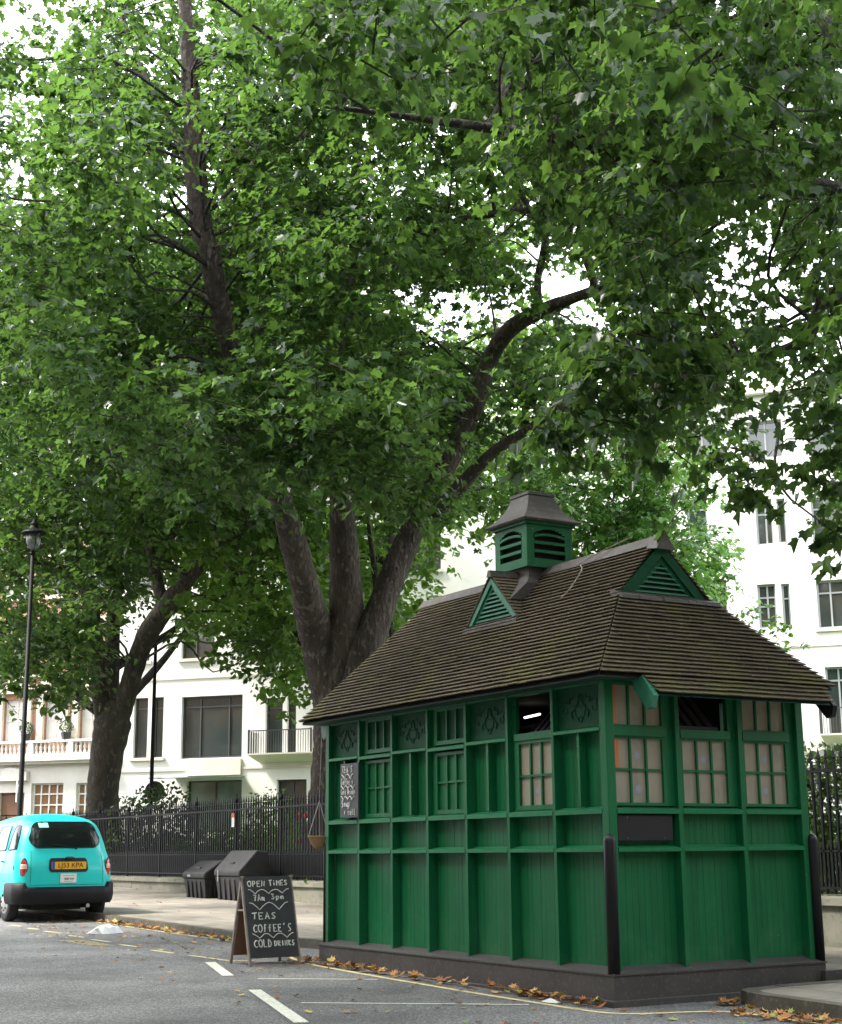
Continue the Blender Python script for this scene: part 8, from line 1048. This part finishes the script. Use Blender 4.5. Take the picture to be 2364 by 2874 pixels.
# one lobed plane leaf folded along its midrib, tip towards +y, two 7-gons
LF = np.array([(0, 0, 0), (.20, -.12, .02), (.50, .06, .07), (.36, .24, .06), (.47, .56, .09), (.20, .55, .03), (0, .95, -.10),
               (-.20, .55, .03), (-.47, .56, .09), (-.36, .24, .06), (-.50, .06, .07), (-.20, -.12, .02)], float)
LFF = np.array([(0, 1, 2, 3, 4, 5, 6), (0, 6, 7, 8, 9, 10, 11)])
LS = np.array([(0, 0, 0), (.40, .15, .06), (.30, .55, .05), (0, .95, -.05), (-.30, .55, .05), (-.40, .15, .06)], float); LSF = np.array([(0, 1, 2, 3), (0, 3, 4, 5)])
def place(pos, ax, nrm, size, fine=True):
    zs_ = NR.uniform(-.8, 3.2, len(pos))[:, None, None]; wd_ = NR.uniform(.8, 1.15, len(pos))[:, None, None]
    T, F = (LF, LFF) if fine else (LS, LSF); ax = ax / np.linalg.norm(ax, axis=1)[:, None]; sd = np.cross(ax, nrm); sd /= np.linalg.norm(sd, axis=1)[:, None] + 1e-9; n2 = np.cross(sd, ax)
    v = pos[:, None, :] + size[:, None, None] * (T[None, :, 0, None] * wd_ * sd[:, None, :] + T[None, :, 1, None] * ax[:, None, :] + T[None, :, 2, None] * zs_ * n2[:, None, :])
    n = len(T); f = F[None] + (np.arange(len(pos)) * n)[:, None, None]; return v.reshape(-1, 3), f.reshape(-1, F.shape[1]), n
def leafcloud(cs, rs, n, size, flat=0, shell=False):
    P = []; 
    for c, r in zip(cs, rs):
        d = NR.normal(size=(n, 3)); d /= np.linalg.norm(d, axis=1)[:, None]; s = (NR.uniform(.8, 1, n) if shell else NR.uniform(.2, 1, n) ** .5)[:, None]; P.append(np.array(c) + d * s * r)
    P = np.concatenate(P); nn = NR.normal(size=P.shape); ax = NR.normal(size=P.shape); v, f, _ = place(P, ax, nn, np.full(len(P), size) * NR.uniform(.7, 1.3, len(P)), False); return v, f
def crown(clumps, per, size, fine=True, droop=.5, spray=7, tmean=.45):
    """sprays of leaves set along short twigs that leave each clump centre"""
    P, A, N_, S_, T_ = [], [], [], [], []; tw = []
    for (x, y, z, r, off) in clumps:
        c = np.array((x, y, z)); n = int(per * (r ** 2) * (.35 if off else 1)); sz = size * (1.6 if off else 1); k = max(3, n // spray); ct = NR.normal(0, .13)
        az = NR.uniform(0, 2 * math.pi, k); el = NR.normal(.05, .5, k); d = np.stack([np.cos(az) * np.cos(el), np.sin(az) * np.cos(el), np.sin(el) * .8], 1); L_ = r * NR.uniform(.35, 1.15, k); st = c + NR.normal(size=(k, 3)) * r * .28
        for i in range(k):
            m = spray; t = np.sort(NR.uniform(.25, 1.05, m)); p = st[i] + d[i] * (t * L_[i])[:, None]; p[:, 2] -= .22 * L_[i] * t ** 2
            side = np.cross(d[i], (0, 0, 1)); side /= np.linalg.norm(side) + 1e-6; sg = np.where(np.arange(m) % 2 == 0, 1, -1)[:, None]
            a = d[i] * .55 + side * sg * .75 + NR.normal(size=(m, 3)) * .3; a[:, 2] -= droop * NR.uniform(.3, 1.8, m)
            nm = np.array((0, 0, 1.)) + d[i] * .45 + NR.normal(size=(m, 3)) * .38
            P.append(p + side * sg * sz * .15); A.append(a); N_.append(nm); s_ = sz * NR.uniform(.45, 1.35, m); S_.append(s_)
            T_.append(np.clip(tmean + ct + NR.normal(0, .19, m) + NR.normal(0, .12), 0, 1))
            if not off and i % 5 == 0: tw.append((st[i] - d[i] * .15 * r, st[i] + d[i] * L_[i] * .5, p[-1]))
    P, A, N_, S_, T_ = map(np.concatenate, (P, A, N_, S_, T_)); v, f, n = place(P, A, N_, S_, fine); return v, f, np.repeat(T_, n), tw
def dec(s): return [(a / 10, b / 10, c / 10, d / 10, e) for a, b, c, d, e in (map(int, q.split(',')) for q in s.split())]
def tree(name, loc, label, limbs, clumps, per, size, lm, bm, fine=True, twigs=True, conn=True, droop=.5, tmean=.45, group=None, spray=7):
    t = thing(name, loc, label, 'tree', group); pts = []
    for i, L_ in enumerate(limbs):
        P = smoothline([p[:3] for p in L_], 5); rr = np.interp(np.linspace(0, len(L_) - 1, len(P)), range(len(L_)), [p[3] for p in L_])
        big = max(rr) > .15; P = smoothline(P, 3) if big else P; rr = np.interp(np.linspace(0, len(rr) - 1, len(P)), range(len(rr)), rr)
        b = MB(); b.tube([tuple(p) for p in P], [float(r) for r in rr], 26 if big else 9); m_ = 26 if big else 9; b.v = [tuple(Vector(v) + (Vector(v) - Vector(P[min(len(P) - 1, i_ // m_)])).normalized() * float(rr[min(len(P) - 1, i_ // m_)]) * (.16 * mnoise.noise(Vector((v[0] * 1.3, v[1] * 1.3, v[2] * .5))) + .07 * mnoise.noise(Vector(v) * 4))) for i_, v in enumerate(b.v)]; b.build('trunk' if i == 0 else 'limb', bm, t, smooth=True); pts += [(p, r) for p, r in zip(P, rr)][2:]
    v, f, tn, tw = crown(clumps, per, size, fine, droop, spray, tmean); mesh_from(v, f, 'crown', lm, t, tn)
    if conn:
        pts = [p for p in pts if p[1] < .34] or pts; PP = np.array([p[0] for p in pts]); b = MB()
        for (x, y, z, r, off) in clumps:
            if off or NR.random() < .5: continue
            c = np.array((x, y, z)); d = np.linalg.norm(PP - c, axis=1) * NR.uniform(.75, 1.3, len(PP)) + np.where(PP[:, 2] > z + .5, 3, 0); j = int(np.argmin(d)); a = PP[j]; L_ = float(np.linalg.norm(c - a))
            if L_ < .4 or L_ > 5: continue
            m1 = a + (c - a) * .35 + NR.normal(size=3) * .07 * L_ + np.array((0, 0, .08 * L_)); m2 = a + (c - a) * .7 + NR.normal(size=3) * .06 * L_; r0 = min(.045, .008 * L_ + .008, pts[j][1] * .8); b.tube(smoothline([a, m1, m2, c], 3), [r0 * (1 - .08 * q) for q in range(10)], 5, cap=False)
        if twigs:
            for a, m, c in tw: b.tube([a, m, c], [.012, .008, .003], 3, cap=False)
        b.build('twigs', M['barkD'], t)
    return t
for s, lab in ((-18.1, 'clipped box ball in a dark pot on the mansion balcony, nearest the lamp post'), (-16.08, 'clipped box ball in a dark pot on the mansion balcony, nearest the forked tree')): topiary(s, lab)
topiary.__doc__
tree('plane_tree', A_limbs[0][0][:3], 'huge plane tree behind the shelter with three mottled limbs from one fork', A_limbs, dec(A_cl), 190, .155, M['leafA'], M['barkA'])
tree('plane_tree', B_limbs[0][0][:3], 'forked grey plane tree behind the railings above the turquoise taxi', B_limbs, dec(B_cl), 120, .19, M['leafB'], M['barkB'], fine=False)
tree('plane_tree', C_limbs[0][0][:3], 'nearest plane tree overhanging the shelter from the right with large hanging leaves', C_limbs, dec(C_cl), 260, .135, M['leafC'], M['barkD'], droop=.9)
def simple_limbs(x, y, z0, h, r, n, spread):
    L_ = [[(x, y, z0, r), (x + .1, y, z0 + h * .4, r * .8), (x - .1, y + .1, z0 + h, r * .4)]]
    for k in range(n): a = 6.28 * k / n + .4; zz = z0 + h * (.4 + .12 * (k % 4)); L_.append([(x, y, zz, r * .45), (x + spread * .5 * math.cos(a), y + spread * .5 * math.sin(a), zz + spread * .35, r * .28), (x + spread * math.cos(a), y + spread * math.sin(a), zz + spread * .8, r * .08)])
    return L_
ex, ey, ez = E_base; tree('background_tree', (ex, ey, .4), 'sunlit leafy tree deeper in the garden filling gaps between the big limbs', simple_limbs(ex, ey, .3, 13, .4, 6, 5), dec(E_cl), 75, .24, M['leafE'], M['barkD'], fine=False, twigs=False, tmean=.5)
fx_, fy_, fz_ = F_base; tree('background_tree', (fx_, fy_, .4), 'broad leafy tree far behind the forked plane tree at the upper left', simple_limbs(fx_, fy_, .3, 14, .4, 6, 5), dec(F_cl), 70, .26, M['leafE'], M['barkD'], fine=False, twigs=False, tmean=.4)
dx, dy, dz = D_base; tree('garden_tree', (dx, dy, .3), 'bright green young tree just behind the shelter roof and cupola', simple_limbs(dx, dy, .3, 9, .12, 6, 2.2), dec(D_cl), 300, .16, M['leafD'], M['barkD'], fine=False, tmean=.55)
sx, sy, sz = S_base; tree('sapling', (sx, sy, .3), 'small bright green sapling top showing above the right hand roof slope', simple_limbs(sx, sy, .3, 5.5, .05, 3, .6), dec(S_cl), 260, .13, M['leafD'], M['barkD'], fine=False, tmean=.6)
# shrubs behind the railings
def shrub(name, x, y, z0, rx, rz, n, size, lm, label, kind=None, cat='shrub', ry_=None):
    cs = []; rs = []
    t = thing(name, (x, y, z0), label, cat) if not kind else None
    k = n; d = NR.normal(size=(k, 3)); d /= np.linalg.norm(d, axis=1)[:, None]; s = NR.uniform(.3, 1, k)[:, None] ** .6; P = np.array((x, y, z0 + rz * .55)) + d * s * np.array((rx, ry_ or rx, rz * .6)) + NR.normal(size=(k, 3)) * .06; P = P[P[:, 2] > z0 + .02]
    v, f, m = place(P, NR.normal(size=P.shape) + np.array((0, 0, .2)), NR.normal(size=P.shape) * .7 + np.array((0, 0, .8)), size * NR.uniform(.6, 1.3, len(P)), False)
    mesh_from(v, f, 'foliage', lm, t, np.repeat(np.clip(NR.normal(.45, .22, len(P)), 0, 1), m))
    b = MB()
    for j in range(7): a = NR.uniform(0, 6.28); b.tube([(x, y, z0 - .1), (x + rx * .3 * math.cos(a), y + rx * .3 * math.sin(a), z0 + rz * .5), (x + rx * .7 * math.cos(a), y + rx * .7 * math.sin(a), z0 + rz * .95)], [.02, .014, .004], 5)
    b.build('stems', M['barkD'], t)
# one long ragged hedge mass along the inside of the railings
def hedge():
    P = []
    for k in range(130000):
        x = NR.uniform(-60, 2); h = .95 + .35 * math.sin(x * .9) * math.sin(x * .31 + 1) + .5 * (NR.random() ** 3)
        if -29 < x < -17: h *= .72
        if x > -8: h = 2.35 + .3 * math.sin(x * 1.3)
        den = .5 + .5 * math.sin(x * 1.7 + 2) * math.cos(x * .6)
        if x < -8 and NR.random() > .6 + .4 * den: continue
        P.append((x, 7.2 + NR.normal(0, .38), .15 + h * NR.random() ** .8))
    P = np.array(P); v, f, m = place(P, NR.normal(size=P.shape) + np.array((0, 0, .3)), NR.normal(size=P.shape) * .7 + np.array((0, 0, .8)), .10 * NR.uniform(.6, 1.4, len(P)), False)
    o = mesh_from(v, f, 'hedge', M['hedge'], None, np.repeat(np.clip(NR.normal(.4, .2, len(P)), 0, 1), m)); tag(o, 'dark ragged shrubbery growing along the inside of the railings', 'hedge', kind='stuff')
hedge()
P = np.stack([NR.uniform(-58, -6, 42000), 10.5 + NR.normal(0, .7, 42000), np.zeros(42000)], 1); P[:, 2] = .2 + (1.35 + .35 * np.sin(P[:, 0] * .8) + .25 * np.sin(P[:, 0] * 2.3)) * NR.random(42000) ** .7
v, f, m = place(P, NR.normal(size=P.shape) + np.array((0, 0, .3)), NR.normal(size=P.shape) * .7 + np.array((0, 0, .8)), .13 * NR.uniform(.6, 1.4, len(P)), False)
tag(mesh_from(v, f, 'shrubbery', M['leafB'], None, np.repeat(np.clip(NR.normal(.4, .2, len(P)), 0, 1), m)), 'mid green garden shrubbery seen through the railings', 'shrubbery', kind='stuff')
shrub('shrub', -30.2, 7.3, .5, 1.5, 2.5, 2600, .12, M['hedge'], 'dark loose shrub rising over the railings beside the forked tree trunk')
shrub('shrub', -24.6, 8.2, .5, 1.0, 2.2, 1500, .10, M['leafE'], 'pale yellow green bush seen over the railings before the shop window')
shrub('shrub', -26.0, 7.6, .4, 1.2, 1.5, 1700, .11, M['leafB'], 'low mid green bush behind the railings left of the grit bins')
shrub('shrub', -20.6, 8.6, .4, .9, 2.1, 1300, .10, M['leafE'], 'light green bush behind the railings above the grit bins')
RFB = thing('flowering_plant', (-19.6, 6.9, .4), 'small plant with bright red flowers behind the railings near the basket', 'plant')
b = MB()
for k in range(7): x, y, z = -19.55 + rnd.gauss(0, .22), 6.75 + rnd.gauss(0, .12), 2.0 + rnd.gauss(0, .22); b.lathe((x, y, z), [(.01, -.05), (.06, -.03), (.07, .02), (.03, .06)], 7); 
b.build('flower', M['red_fl'], RFB)
b = MB()
for k in range(7): x = -19.55 + rnd.gauss(0, .2); b.tube([(-19.55, 6.8, .3), (x, 6.75, 1.2), (x, 6.75, 2.1)], .01, 5)
b.build('stem', M['box'], RFB)

# unseen trees added to keep sun and low sky off shelter and crowns
hx_, hy_ = 17.5, 5.5; hc = []
while len(hc) < 420:
    d = NR.normal(size=3); d /= np.linalg.norm(d); q = np.array((hx_ + .5, hy_ - 3, 9.5)) + d * np.array((5.5, 15, 8.5)) * NR.uniform(.3, 1) ** .5
    if q[2] > 2.6: hc.append((q[0], q[1], q[2], NR.uniform(.9, 1.4), 1))
tree('sky_blocker_tree', (hx_, hy_, .1), 'dense unseen plane tree added beyond the right end of the shelter to block low sky', simple_limbs(hx_, hy_, -.2, 10, .42, 6, 5), hc, 260, .24, M['leafB'], M['barkB'], fine=False, twigs=False)
for cx0, cy0, cl, lab in ((-9, -13, G_cl, 'broad unseen plane tree added opposite the taxi to block light'), (5, -14.5, H_cl, 'tall unseen plane tree added opposite the shelter to block light')):
    tree('sky_blocker_tree', (cx0, cy0, .1), lab, simple_limbs(cx0, cy0, -.2, 12, .42, 6, 5), dec(cl), 150, .24, M['leafB'], M['barkB'], fine=False, twigs=False)
